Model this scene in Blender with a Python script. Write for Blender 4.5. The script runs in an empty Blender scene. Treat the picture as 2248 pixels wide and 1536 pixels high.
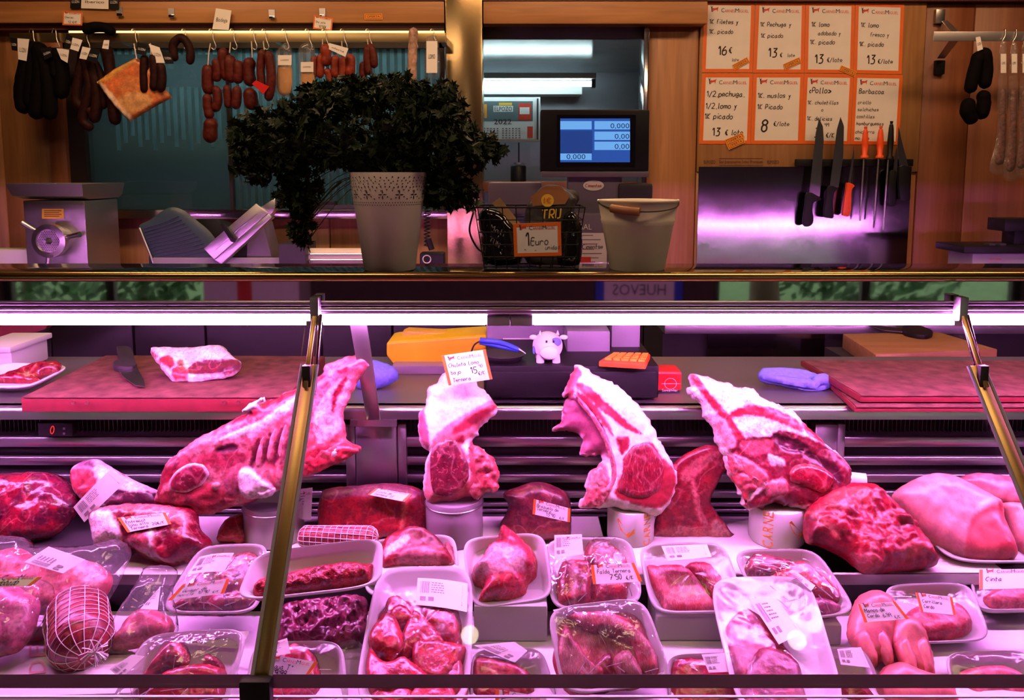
import bpy, bmesh, math, random
import numpy as np
from mathutils import Vector, Matrix, noise
from mathutils.geometry import delaunay_2d_cdt
random.seed(7)
SC = bpy.context.scene
COL = SC.collection
V = Vector
# ------------------------------------------------------------------ camera
FPX, CX, CY, PITCH = 1650.0, 1124.0, 553.0, math.radians(6.0)
EYE = V((0.0, 0.0, 1.55))
cam_d = bpy.data.cameras.new('camera'); cam = bpy.data.objects.new('camera', cam_d); COL.objects.link(cam)
cam.location = EYE; cam.rotation_euler = (math.pi/2 - PITCH, 0, 0)
cam_d.sensor_fit = 'HORIZONTAL'; cam_d.sensor_width = 36.0
cam_d.lens = FPX/2248.0*36.0; cam_d.shift_y = -(768.0-CY)/2248.0
cam_d.clip_start = 0.02; cam_d.clip_end = 100
SC.camera = cam
# ------------------------------------------------------------------ world, lights, exposure
w = bpy.data.worlds.new('daylight'); SC.world = w; w.use_nodes = True
bg = w.node_tree.nodes['Background']; bg.inputs[0].default_value = (1.0, 0.96, 0.88, 1); bg.inputs[1].default_value = 3.4
SC.view_settings.view_transform = 'Standard'; SC.view_settings.look = 'None'
SC.view_settings.gamma = 1.0; SC.view_settings.use_curve_mapping = False
SC.view_settings.exposure = 0.0
def area(name, loc, size, sy, power, color, rot=(0, 0, 0)):
    d = bpy.data.lights.new(name, 'AREA'); d.shape = 'RECTANGLE'; d.size = size; d.size_y = sy
    d.energy = power; d.color = color
    o = bpy.data.objects.new(name, d); COL.objects.link(o); o.location = loc; o.rotation_euler = rot
    return o
WARM = (1.0, 0.58, 0.30)
area('ceiling_lamp_light', (-1.25, 2.12, 2.66), 0.9, 0.22, 11, WARM)
area('ceiling_lamp_light', (0.15, 2.12, 2.66), 0.9, 0.22, 12, WARM)
area('ceiling_lamp_light', (1.55, 2.12, 2.66), 0.9, 0.22, 11, WARM)
area('front_fill_light', (-0.9, 0.85, 2.66), 0.9, 0.25, 8.5, (1.0, 0.66, 0.42))  # warm fill added on the customer side to brighten the shelf fronts
area('front_fill_light', (0.9, 0.85, 2.66), 0.9, 0.25, 8.5, (1.0, 0.66, 0.42))
PINK = (1.0, 0.27, 1.0); PINK_POWER = 165.0        # the tubes in the counter
COLD = (0.70, 0.97, 1.0)
SC.cycles.use_denoising = True; SC.cycles.use_adaptive_sampling = True; SC.cycles.adaptive_threshold = 0.25; SC.cycles.adaptive_min_samples = 20
SC.cycles.max_bounces = 6; SC.cycles.transparent_max_bounces = 12
SC.cycles.diffuse_bounces = 3; SC.cycles.glossy_bounces = 3; SC.cycles.transmission_bounces = 4
SC.cycles.caustics_reflective = False; SC.cycles.caustics_refractive = False
SC.cycles.sample_clamp_indirect = 3.0

# ------------------------------------------------------------------ pixel -> place
def ray(x, y):
    a, b = (x-CX)/FPX, (CY-y)/FPX
    c, s = math.cos(PITCH), math.sin(PITCH)
    return V((a, c + b*s, b*c - s))
def P(x, y, D):
    d = ray(x, y); return EYE + d*(D/d.y)
def U(x, y, z):
    d = ray(x, y); return EYE + d*((z-EYE.z)/d.z)
def crop(x0, y0, s, pts):
    return [(x0+a/s, y0+b/s) for a, b in pts]
class Plane:
    """A plane through the place seen at a pixel at depth D. tilt 0 faces the street, 90 lies flat."""
    def __init__(self, x, y, D, tilt=0, yaw=0, roll=0):
        t, w_ = math.radians(tilt), math.radians(yaw)
        R = Matrix.Rotation(w_, 3, 'Z')
        self.o = P(x, y, D)
        self.n = R @ V((0, -math.cos(t), math.sin(t)))
        self.v = R @ V((0, math.sin(t), math.cos(t)))
        self.u = R @ V((1, 0, 0))
    def at(self, x, y, off=0.0):
        d = ray(x, y); o = self.o + self.n*off
        return EYE + d*((o-EYE).dot(self.n)/d.dot(self.n))
    def uv(self, x, y):
        q = self.at(x, y) - self.o
        return (q.dot(self.u), q.dot(self.v))
    def w(self, u, v, h=0.0):
        return self.o + self.u*u + self.v*v + self.n*h

# ------------------------------------------------------------------ objects
WLOC = {}
def link(o, wloc, parent=None):
    COL.objects.link(o); WLOC[o.name] = V(wloc)
    if parent is not None: o.parent = parent
    return o
def tag(o, label=None, cat=None, group=None, kind=None):
    if label: o['label'] = label
    if cat: o['category'] = cat
    if group: o['group'] = group
    if kind: o['kind'] = kind
    return o
def thing(name, label, cat, group=None):
    o = bpy.data.objects.new(name, None); o.empty_display_size = 0.02
    link(o, (0, 0, 0)); return tag(o, label, cat, group)
def finalize():
    kids = {}
    for o in list(SC.objects):
        if o.parent: kids.setdefault(o.parent.name, []).append(o)
    def box(o):
        pts = []
        if o.type == 'MESH':
            pts += [WLOC[o.name] + V(c) for c in o.bound_box]
        for k in kids.get(o.name, []): pts += box(k)
        return pts
    for o in list(SC.objects):
        if o.type == 'EMPTY' and o.name in WLOC:
            b = box(o)
            if b:
                WLOC[o.name] = V(((min(p.x for p in b)+max(p.x for p in b))/2, (min(p.y for p in b)+max(p.y for p in b))/2, min(p.z for p in b)))
    for o in list(SC.objects):
        if o.name in WLOC:
            o.location = WLOC[o.name] - (WLOC[o.parent.name] if o.parent else V((0, 0, 0)))
class MB:
    def __init__(self):
        self.v, self.f, self.m, self.c = [], [], [], []
    def add(self, vs, fs, mi=0, cols=None):
        b = len(self.v); self.v += [V(p) for p in vs]
        self.f += [tuple(i+b for i in f) for f in fs]; self.m += [mi]*len(fs)
        if cols is not None: self.c += list(cols)
        elif self.c: self.c += [(1, 1, 1)]*len(vs)
        return self
    def box(self, c, s, R=None, mi=0):
        c = V(c); R = R or Matrix.Identity(3)
        vs = [c + R @ V((s[0]/2*i, s[1]/2*j, s[2]/2*k)) for i in (-1, 1) for j in (-1, 1) for k in (-1, 1)]
        return self.add(vs, [(0, 1, 3, 2), (4, 6, 7, 5), (0, 4, 5, 1), (2, 3, 7, 6), (0, 2, 6, 4), (1, 5, 7, 3)], mi)
    def span(self, a, b, mi=0):
        a, b = V(a), V(b); return self.box((a+b)/2, [abs(q) for q in (b-a)], None, mi)
    def loops(self, loops, closed=True, cap0=False, cap1=False, mi=0):
        n = len(loops[0]); vs = [p for l in loops for p in l]; fs = []
        for i in range(len(loops)-1):
            for j in range(n if closed else n-1):
                a, b = i*n+j, i*n+(j+1) % n
                fs.append((a, b, b+n, a+n))
        if cap0: fs.append(tuple(reversed(range(n))))
        if cap1: fs.append(tuple(range((len(loops)-1)*n, len(loops)*n)))
        return self.add(vs, fs, mi)
    def tube(self, pts, r, n=8, closed=False, cap=True, mi=0):
        pts = [V(p) for p in pts]; N = len(pts)
        rr = r if isinstance(r, (list, tuple)) else [r]*N
        tang = []
        for i in range(N):
            a, b = (pts[i-1], pts[(i+1) % N]) if closed else (pts[max(i-1, 0)], pts[min(i+1, N-1)])
            t = b-a; tang.append(t.normalized() if t.length > 1e-9 else V((0, 0, 1)))
        nx = tang[0].orthogonal().normalized(); L = []
        for i in range(N):
            nx = (nx - tang[i]*nx.dot(tang[i])); nx = nx.normalized() if nx.length > 1e-6 else tang[i].orthogonal().normalized()
            ny = tang[i].cross(nx)
            L.append([pts[i] + (nx*math.cos(2*math.pi*k/n) + ny*math.sin(2*math.pi*k/n))*rr[i] for k in range(n)])
        if closed: L.append(L[0])
        return self.loops(L, True, cap and not closed, cap and not closed, mi)
    def lathe(self, prof, c=(0, 0, 0), n=32, axis=None, cap0=False, cap1=False, mi=0):
        c = V(c); L = []
        R = Matrix.Identity(3) if axis is None else V((0, 0, 1)).rotation_difference(V(axis)).to_matrix()
        for r, z in prof:
            L.append([c + R @ V((r*math.cos(2*math.pi*k/n), r*math.sin(2*math.pi*k/n), z)) for k in range(n)])
        return self.loops(L, True, cap0, cap1, mi)
    def prism(self, poly, th, n, mi=0):
        """polygon of world points pushed by th along -n"""
        a = [V(p) for p in poly]; b = [p - V(n)*th for p in a]; k = len(a)
        self.add(a+b, [tuple(range(k)), tuple(reversed(range(k, 2*k)))] + [(i, k+i, k+(i+1) % k, (i+1) % k) for i in range(k)], mi)
        return self
    def build(self, name, mats, parent=None, smooth=False, bevel=0, seg=2, wn=True):
        if not isinstance(mats, (list, tuple)): mats = [mats]
        xs = np.array([tuple(p) for p in self.v])
        lo, hi = xs.min(0), xs.max(0)
        c = V(((lo[0]+hi[0])/2, (lo[1]+hi[1])/2, lo[2]))
        me = bpy.data.meshes.new(name)
        me.from_pydata([tuple(p-c) for p in self.v], [], self.f)
        for m in mats: me.materials.append(M(m) if isinstance(m, str) else m)
        me.polygons.foreach_set('material_index', self.m)
        if self.c:
            at = me.color_attributes.new('Col', 'FLOAT_COLOR', 'POINT')
            arr = np.ones((len(self.v), 4), dtype=np.float32); arr[:, :3] = np.array(self.c)[:, :3]
            at.data.foreach_set('color', arr.ravel())
        bm = bmesh.new(); bm.from_mesh(me)
        if bevel:
            bmesh.ops.remove_doubles(bm, verts=bm.verts, dist=1e-6)
            ed = [e for e in bm.edges if len(e.link_faces) == 2 and e.calc_face_angle(0) > 0.6]
            bmesh.ops.bevel(bm, geom=ed, offset=bevel, segments=seg, profile=0.6, affect='EDGES', clamp_overlap=True)
        bmesh.ops.recalc_face_normals(bm, faces=bm.faces)
        bm.to_mesh(me); bm.free()
        if smooth or bevel:
            me.polygons.foreach_set('use_smooth', [True]*len(me.polygons))
            me.set_sharp_from_angle(angle=math.radians(48 if not smooth else 62))
        o = bpy.data.objects.new(name, me)
        return link(o, c, parent)
def solo(name, mb, mat, label, cat, group=None, **k):
    return tag(mb.build(name, mat, None, **k), label, cat, group)
def struct(name, mb, mat, **k):
    return tag(mb.build(name, mat, None, **k), kind='structure')
def dup(o, off, label=None, parent=None):
    c = o.copy(); link(c, WLOC[o.name] + V(off), parent)
    if label: c['label'] = label
    for k in [x for x in SC.objects if x.parent == o]: dup(k, off, None, c)
    return c
def cat_rom(pts, n=6, closed=False):
    pts = [V(p) for p in pts]; N = len(pts); out = []
    rng = range(N) if closed else range(N-1)
    for i in rng:
        if closed: p0, p1, p2, p3 = pts[i-1], pts[i], pts[(i+1) % N], pts[(i+2) % N]
        else: p0, p1, p2, p3 = pts[max(i-1, 0)], pts[i], pts[i+1], pts[min(i+2, N-1)]
        for k in range(n):
            t = k/n
            out.append(0.5*((2*p1) + (p2-p0)*t + (2*p0-5*p1+4*p2-p3)*t*t + (3*p1-p0-3*p2+p3)*t*t*t))
    if not closed: out.append(pts[-1])
    return out
# ------------------------------------------------------------------ materials
_M = {}
def nodes(name):
    m = bpy.data.materials.new(name); m.use_nodes = True
    nt = m.node_tree; return m, nt, nt.nodes['Principled BSDF']
def tex(nt, kind, scale=5, coord='Object', vec=None, **k):
    n = nt.nodes.new('ShaderNodeTex'+kind)
    tc = nt.nodes.new('ShaderNodeTexCoord'); mp = nt.nodes.new('ShaderNodeMapping')
    nt.links.new(tc.outputs[coord], mp.inputs[0]); nt.links.new(mp.outputs[0], n.inputs['Vector'])
    if vec: mp.inputs['Scale'].default_value = vec
    if 'Scale' in n.inputs: n.inputs['Scale'].default_value = scale
    for a, b in k.items(): n.inputs[a].default_value = b
    return n
def ramp(nt, fac, stops):
    r = nt.nodes.new('ShaderNodeValToRGB'); e = r.color_ramp.elements
    while len(e) < len(stops): e.new(0.5)
    for i, (p, c) in enumerate(stops):
        e[i].position = p; e[i].color = (c[0], c[1], c[2], 1)
    nt.links.new(fac, r.inputs[0]); return r
def bump(nt, b, h, s=0.3, d=0.002):
    n = nt.nodes.new('ShaderNodeBump'); n.inputs['Strength'].default_value = s; n.inputs['Distance'].default_value = d
    nt.links.new(h, n.inputs['Height']); nt.links.new(n.outputs[0], b.inputs['Normal']); return n
def plain(name, col, rough=0.5, metal=0.0, spec=0.5, var=0.12, nscale=14, bmp=0.0, emit=None, es=0.0, coat=0.0, vec=None):
    m, nt, b = nodes(name)
    t = tex(nt, 'Noise', nscale, Detail=2.0, vec=vec)
    lo = [c*(1-var) for c in col]; hi = [min(1, c*(1+var)) for c in col]
    r = ramp(nt, t.outputs[0], [(0.3, lo), (0.7, hi)])
    nt.links.new(r.outputs[0], b.inputs['Base Color'])
    b.inputs['Roughness'].default_value = rough; b.inputs['Metallic'].default_value = metal
    b.inputs['Specular IOR Level'].default_value = spec; b.inputs['Coat Weight'].default_value = coat
    if bmp: bump(nt, b, t.outputs[0], bmp)
    if emit:
        b.inputs['Emission Color'].default_value = (*emit, 1); b.inputs['Emission Strength'].default_value = es
    _M[name] = m; return m
def wood(name, a, c, rough=0.45, vertical=True, scale=3.0):
    m, nt, b = nodes(name)
    vec = (14, 14, 0.8) if vertical else (0.8, 14, 14)
    t = tex(nt, 'Noise', scale, vec=vec, Detail=6.0, Distortion=0.6)
    r = ramp(nt, t.outputs[0], [(0.3, a), (0.7, c)])
    nt.links.new(r.outputs[0], b.inputs['Base Color']); b.inputs['Roughness'].default_value = rough
    bump(nt, b, t.outputs[0], 0.08)
    _M[name] = m
def steel(name, col, rough=0.28, wavy=0.0, brush=(1, 1, 60), var=0.06):
    m, nt, b = nodes(name)
    t = tex(nt, 'Noise', 8, vec=brush, Detail=3.0)
    r = ramp(nt, t.outputs[0], [(0.2, [q*(1-var) for q in col]), (0.8, col)])
    nt.links.new(r.outputs[0], b.inputs['Base Color'])
    b.inputs['Metallic'].default_value = 1.0; b.inputs['Roughness'].default_value = rough
    if wavy:
        t2 = tex(nt, 'Noise', 3.0, Detail=1.5); bump(nt, b, t2.outputs[0], wavy, 0.02)
    _M[name] = m
def clear(name, tint=(1, 1, 1), ior=1.5, haze=0.0, lucent=False, gloss_rough=0.02, bmp=0.0, bscale=40, boost=1.0, hazecol=(0.9, 0.9, 0.9), vec=None):
    """thin clear sheet: straight-through plus Fresnel reflection, optional milky share"""
    m = bpy.data.materials.new(name); m.use_nodes = True; nt = m.node_tree
    for n in list(nt.nodes): nt.nodes.remove(n)
    out = nt.nodes.new('ShaderNodeOutputMaterial')
    tr = nt.nodes.new('ShaderNodeBsdfTransparent'); tr.inputs[0].default_value = (*tint, 1)
    gl = nt.nodes.new('ShaderNodeBsdfGlossy'); gl.inputs['Roughness'].default_value = gloss_rough
    fr = nt.nodes.new('ShaderNodeLayerWeight'); fr.inputs['Blend'].default_value = 0.5
    pw = nt.nodes.new('ShaderNodeMath'); pw.operation = 'POWER'; pw.inputs[1].default_value = 5.0; nt.links.new(fr.outputs['Facing'], pw.inputs[0])
    f0 = ((ior-1)/(ior+1))**2; ma = nt.nodes.new('ShaderNodeMath'); ma.operation = 'MULTIPLY_ADD'; ma.inputs[1].default_value = 1-f0; ma.inputs[2].default_value = f0; nt.links.new(pw.outputs[0], ma.inputs[0])
    mx = nt.nodes.new('ShaderNodeMixShader')
    mul = nt.nodes.new('ShaderNodeMath'); mul.operation = 'MULTIPLY'; mul.inputs[1].default_value = boost; mul.use_clamp = True
    nt.links.new(ma.outputs[0], mul.inputs[0]); nt.links.new(mul.outputs[0], mx.inputs[0])
    if bmp:
        t = tex(nt, 'Noise', bscale, Detail=1.5, Distortion=0.6, vec=vec)
        bn = nt.nodes.new('ShaderNodeBump'); bn.inputs['Strength'].default_value = bmp; bn.inputs['Distance'].default_value = 0.0025
        nt.links.new(t.outputs[0], bn.inputs['Height']); nt.links.new(bn.outputs[0], gl.inputs['Normal']); nt.links.new(bn.outputs[0], fr.inputs['Normal'])
    base = tr
    if haze:
        df = nt.nodes.new('ShaderNodeBsdfTranslucent' if lucent else 'ShaderNodeBsdfDiffuse'); df.inputs[0].default_value = (*hazecol, 1)
        m2 = nt.nodes.new('ShaderNodeMixShader'); m2.inputs[0].default_value = haze
        nt.links.new(tr.outputs[0], m2.inputs[1]); nt.links.new(df.outputs[0], m2.inputs[2]); base = m2
    nt.links.new(base.outputs[0], mx.inputs[1]); nt.links.new(gl.outputs[0], mx.inputs[2])
    nt.links.new(mx.outputs[0], out.inputs[0]); _M[name] = m
def flesh(name, rough=0.38, seam=0.3, grain=1.0, marble=0.25, mscale=60, stretch=(1, 1, 1), fat=(0.85, 0.66, 0.62), bmp=0.35, coat=0.15, bscale=90):
    m, nt, b = nodes(name)
    at = nt.nodes.new('ShaderNodeAttribute'); at.attribute_name = 'Col'
    t = tex(nt, 'Noise', mscale, vec=stretch, Detail=2.0, Distortion=1.0)
    r = ramp(nt, t.outputs[0], [(0.56, (0, 0, 0)), (0.72, (1, 1, 1))])
    mu = nt.nodes.new('ShaderNodeMath'); mu.operation = 'MULTIPLY'; mu.inputs[1].default_value = marble
    nt.links.new(r.outputs[0], mu.inputs[0])
    mx = nt.nodes.new('ShaderNodeMix'); mx.data_type = 'RGBA'
    nt.links.new(mu.outputs[0], mx.inputs['Factor']); nt.links.new(at.outputs['Color'], mx.inputs['A']); mx.inputs['B'].default_value = (*fat, 1)
    t3 = tex(nt, 'Noise', 22, Detail=2.0)
    r3 = ramp(nt, t3.outputs[0], [(0.3, (0.72, 0.72, 0.72)), (0.7, (1.15, 1.1, 1.1))])
    m3 = nt.nodes.new('ShaderNodeMix'); m3.data_type = 'RGBA'; m3.blend_type = 'MULTIPLY'; m3.inputs['Factor'].default_value = 1
    t6 = tex(nt, 'Noise', 10, Detail=2.0, Distortion=0.2)
    r6 = ramp(nt, t6.outputs[0], [(0.0, (0, 0, 0)), (0.485, (0, 0, 0)), (0.50, (1, 1, 1)), (0.515, (0, 0, 0))])
    s6 = nt.nodes.new('ShaderNodeMath'); s6.operation = 'MULTIPLY'; s6.inputs[1].default_value = seam; nt.links.new(r6.outputs[0], s6.inputs[0])
    m6 = nt.nodes.new('ShaderNodeMix'); m6.data_type = 'RGBA'; m6.inputs['B'].default_value = (0.9, 0.72, 0.72, 1)
    nt.links.new(s6.outputs[0], m6.inputs['Factor']); nt.links.new(mx.outputs['Result'], m6.inputs['A'])
    gm = nt.nodes.new('ShaderNodeGamma'); gm.inputs[1].default_value = 1.9
    nt.links.new(m6.outputs['Result'], gm.inputs[0]); ad = nt.nodes.new('ShaderNodeMix'); ad.data_type = 'RGBA'; ad.blend_type = 'ADD'; ad.inputs['Factor'].default_value = 1; ad.inputs['B'].default_value = (0.004, 0.004, 0.022, 1)
    nt.links.new(gm.outputs[0], ad.inputs['A']); nt.links.new(ad.outputs['Result'], m3.inputs['A']); nt.links.new(r3.outputs[0], m3.inputs['B'])
    t5 = tex(nt, 'Noise', 130, vec=stretch, Detail=1.0, Distortion=0.8)
    r5 = ramp(nt, t5.outputs[0], [(0.32, (1-0.34*grain, 1-0.40*grain, 1-0.38*grain)), (0.62, (1.12, 1.1, 1.1))])
    m5 = nt.nodes.new('ShaderNodeMix'); m5.data_type = 'RGBA'; m5.blend_type = 'MULTIPLY'; m5.inputs['Factor'].default_value = 1
    nt.links.new(m3.outputs['Result'], m5.inputs['A']); nt.links.new(r5.outputs[0], m5.inputs['B'])
    nt.links.new(m5.outputs['Result'], b.inputs['Base Color'])
    b.inputs['Roughness'].default_value = rough; b.inputs['Coat Weight'].default_value = coat; b.inputs['Coat Roughness'].default_value = 0.2
    t4 = tex(nt, 'Noise', bscale, vec=stretch, Detail=2.0)
    bump(nt, b, t4.outputs[0], bmp, 0.004)
    _M[name] = m
def foam(name):
    m, nt, b = nodes(name)
    t = tex(nt, 'Noise', 300, Detail=2.0); bump(nt, b, t.outputs[0], 0.04)
    b.inputs['Base Color'].default_value = (0.88, 0.88, 0.88, 1); b.inputs['Roughness'].default_value = 0.42
    tl = nt.nodes.new('ShaderNodeBsdfTranslucent'); tl.inputs[0].default_value = (0.95, 0.93, 0.94, 1)
    mx = nt.nodes.new('ShaderNodeMixShader'); mx.inputs[0].default_value = 0.42
    nt.links.new(b.outputs[0], mx.inputs[1]); nt.links.new(tl.outputs[0], mx.inputs[2])
    nt.links.new(mx.outputs[0], nt.nodes['Material Output'].inputs[0]); _M[name] = m
def M(n): return _M[n]
wood('wood_wall', (0.30, 0.125, 0.045), (0.46, 0.21, 0.085))
wood('wood_board', (0.40, 0.19, 0.075), (0.56, 0.29, 0.12))
wood('wood_red', (0.22, 0.07, 0.03), (0.32, 0.115, 0.05))
wood('wood_beam', (0.34, 0.14, 0.045), (0.52, 0.24, 0.085), vertical=False)
wood('wood_handle', (0.28, 0.10, 0.04), (0.42, 0.18, 0.07), vertical=False)
wood('wood_block', (0.30, 0.14, 0.05), (0.44, 0.23, 0.09), vertical=False)
plain('maroon', (0.08, 0.018, 0.014), 0.5); plain('dark_trim', (0.02, 0.012, 0.010), 0.5)
plain('plaster', (0.07, 0.045, 0.038), 0.8); plain('floor_tile', (0.16, 0.11, 0.09), 0.4)
plain('white', (0.80, 0.80, 0.80), 0.45, var=0.03); foam('foam')
plain('paper', (0.84, 0.80, 0.78), 0.6, var=0.03); plain('kraft', (0.50, 0.30, 0.14), 0.6)
plain('cream', (0.80, 0.72, 0.58), 0.42, var=0.04); plain('ivory', (0.88, 0.80, 0.72), 0.38, var=0.03)
plain('black', (0.007, 0.007, 0.008), 0.45, spec=0.3); plain('black_matte', (0.015, 0.013, 0.014), 0.7)
plain('black_gloss', (0.008, 0.008, 0.010), 0.04, var=0); plain('charcoal', (0.035, 0.03, 0.035), 0.45)
plain('orange', (0.85, 0.16, 0.015), 0.5, var=0.05); plain('sticker', (0.95, 0.33, 0.03), 0.5, var=0.05)
plain('orange_plastic', (0.95, 0.10, 0.02), 0.3, var=0.03); plain('red_print', (0.70, 0.06, 0.03), 0.5)
plain('ink', (0.02, 0.013, 0.015), 0.6); plain('ink_faded', (0.25, 0.16, 0.13), 0.6)
plain('ink_grey', (0.28, 0.22, 0.26), 0.6); plain('yellow', (0.95, 0.66, 0.015), 0.32, var=0.05); plain('yellow_label', (0.85, 0.50, 0.05), 0.5)
plain('blue', (0.03, 0.08, 0.65), 0.3); plain('blue_cloth', (0.16, 0.20, 0.62), 0.95, bmp=0.6, nscale=120)
plain('lilac_plastic', (0.33, 0.30, 0.36), 0.4, var=0.04); plain('violet_grey', (0.17, 0.14, 0.19), 0.38, var=0.05); plain('cabinet_dark', (0.018, 0.014, 0.020), 0.4); plain('violet_trim', (0.15, 0.055, 0.17), 0.4); plain('slicer_teal', (0.03, 0.065, 0.075), 0.45)
plain('red_plastic', (0.62, 0.02, 0.02), 0.3); plain('cutting_red', (0.19, 0.013, 0.020), 0.6, var=0.12, nscale=40, bmp=0.08)
plain('cutting_top', (0.145, 0.052, 0.042), 0.85, spec=0.3, var=0.45, nscale=26, bmp=0.12)
plain('coldroom', (0.13, 0.17, 0.18), 0.5, var=0.04); plain('coldroom_dark', (0.16, 0.21, 0.23), 0.35)
plain('coldroom_ceiling', (0.40, 0.47, 0.50), 0.16, var=0.04)
plain('wall_lilac', (0.42, 0.42, 0.48), 0.6, var=0.03)
plain('leaf', (0.014, 0.026, 0.008), 0.55, spec=0.25, var=0.5, nscale=30); plain('stem', (0.05, 0.07, 0.02), 0.5)
plain('tree_leaf', (0.03, 0.11, 0.03), 0.6, var=0.5, nscale=6); plain('bark', (0.08, 0.05, 0.03), 0.8)
plain('grass', (0.05, 0.14, 0.04), 0.9, var=0.4); plain('ceiling_paint', (0.10, 0.045, 0.03), 0.7)
plain('pudding', (0.003, 0.002, 0.002), 0.75, spec=0.06, var=0.3, bmp=0.3, nscale=60); plain('chorizo', (0.085, 0.009, 0.005), 0.5, spec=0.25, var=0.45, nscale=70, bmp=0.35)
plain('chorizo_dark', (0.020, 0.004, 0.003), 0.6, spec=0.15, var=0.45, nscale=60, bmp=0.35); plain('chorizo_orange', (0.24, 0.028, 0.008), 0.45, spec=0.35, var=0.3, nscale=70, bmp=0.25)
plain('salami', (0.42, 0.25, 0.19), 0.7, var=0.5, nscale=55, bmp=0.3); plain('fuet', (0.16, 0.055, 0.045), 0.5, var=0.6, nscale=90, bmp=0.3)
plain('string', (0.70, 0.55, 0.45), 0.8); plain('net', (0.86, 0.74, 0.76), 0.7); plain('cheese', (0.65, 0.34, 0.12), 0.5, var=0.15)
plain('tube_light', (1, 1, 1), 0.5, var=0, emit=PINK, es=PINK_POWER)
plain('cold_tube', (1, 1, 1), 0.5, var=0, emit=COLD, es=9.0); plain('teal_tube', (1, 1, 1), 0.5, var=0, emit=(0.78, 0.97, 1.0), es=30.0)
plain('led_strip', (1, 0.8, 0.4), 0.5, var=0, emit=(1.0, 0.62, 0.22), es=2.2)
plain('lamp_bulb', (1, 1, 1), 0.5, var=0, emit=(1.0, 0.80, 0.55), es=12.0)
plain('lamp_panel', (1, 0.9, 0.8), 0.5, var=0, emit=(1.0, 0.6, 0.3), es=2.0)
plain('screen_blue', (0.02, 0.05, 0.2), 0.3, var=0, emit=(0.02, 0.09, 0.42), es=0.8)
plain('screen_deep', (0.02, 0.05, 0.2), 0.3, var=0, emit=(0.012, 0.05, 0.25), es=0.8)
plain('screen_light', (0.1, 0.3, 0.6), 0.3, var=0, emit=(0.16, 0.47, 1.0), es=0.75)
plain('screen_ink', (0.01, 0.02, 0.08), 0.3, var=0, emit=(0.006, 0.02, 0.10), es=0.8)
plain('led_red', (0.3, 0, 0), 0.3, var=0, emit=(1.0, 0.03, 0.03), es=1.2)
steel('steel', (0.62, 0.60, 0.60), 0.30); steel('steel_sheet', (0.38, 0.35, 0.39), 0.13, wavy=0.0, brush=(40, 1, 1))
steel('steel_mirror', (0.66, 0.62, 0.58), 0.16, wavy=0.12, brush=(60, 1, 1)); steel('pillar_steel', (0.52, 0.38, 0.18), 0.20, wavy=0.08, brush=(60, 1, 1)); steel('chrome', (0.75, 0.73, 0.72), 0.10)
steel('steel_rough', (0.55, 0.53, 0.54), 0.42); steel('slat_steel', (0.60, 0.56, 0.60), 0.35); steel('gold_bar', (0.58, 0.40, 0.14), 0.45)
steel('blade', (0.34, 0.33, 0.34), 0.30, brush=(40, 40, 1)); steel('rail_gold', (0.55, 0.42, 0.20), 0.35); steel('copper_rail', (0.50, 0.30, 0.12), 0.22); steel('alu', (0.70, 0.66, 0.68), 0.34)
steel('fascia_glass', (0.34, 0.33, 0.34), 0.03, var=0.0)
for _n in ('screen_blue', 'screen_deep', 'screen_light', 'screen_ink', 'led_red', 'lamp_panel'): _M[_n].cycles.emission_sampling = 'NONE'
clear('glass', (0.97, 0.97, 0.97)); clear('glass_edge', (0.55, 0.45, 0.55), haze=0.25, hazecol=(0.6, 0.45, 0.6))
clear('glass_cold', (0.78, 0.91, 0.92), haze=0.10, hazecol=(0.54, 0.74, 0.75), lucent=True); clear('frost', (0.85, 0.92, 0.93), haze=0.6, hazecol=(0.75, 0.92, 0.94), lucent=True)
clear('film', (0.98, 0.98, 0.98), ior=1.40, gloss_rough=0.13, bmp=0.35, bscale=28, boost=1.2)
clear('film_wrinkled', (0.97, 0.97, 0.97), ior=1.45, gloss_rough=0.09, bmp=0.9, bscale=60, boost=1.6, haze=0.03)
clear('bag', (0.97, 0.96, 0.97), ior=1.42, gloss_rough=0.10, bmp=0.9, bscale=45, boost=1.5, haze=0.06)
clear('pouch', (0.92, 0.9, 0.9), ior=1.45, gloss_rough=0.15, bmp=0.8, bscale=60, boost=1.5, haze=0.045)
clear('crease', (0.98, 0.98, 0.98), ior=1.8, gloss_rough=0.18, haze=0.45, hazecol=(1.0, 1.0, 1.0), boost=3.0, lucent=True)
clear('acrylic', (0.80, 0.72, 0.80), ior=1.45, gloss_rough=0.15, haze=0.45, hazecol=(0.62, 0.52, 0.60))
flesh('meat'); flesh('meat_fine', marble=0.5, mscale=110, bmp=0.2); flesh('mince', rough=0.3, seam=0.0, marble=0.25, mscale=200, bmp=1.0, bscale=160)
flesh('meat_fiber', marble=0.55, mscale=45, stretch=(6, 2, 1.2), bmp=0.35); flesh('fat', rough=0.45, seam=0.0, grain=0.35, marble=0.1, bmp=0.25, bscale=60)
flesh('skin', rough=0.35, seam=0.0, grain=0.25, marble=0.05, bmp=0.08); flesh('meat_wet', rough=0.26, marble=0.3, bmp=0.5, coat=0.35); plain('faded_red', (0.72, 0.34, 0.30), 0.6)
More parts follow.
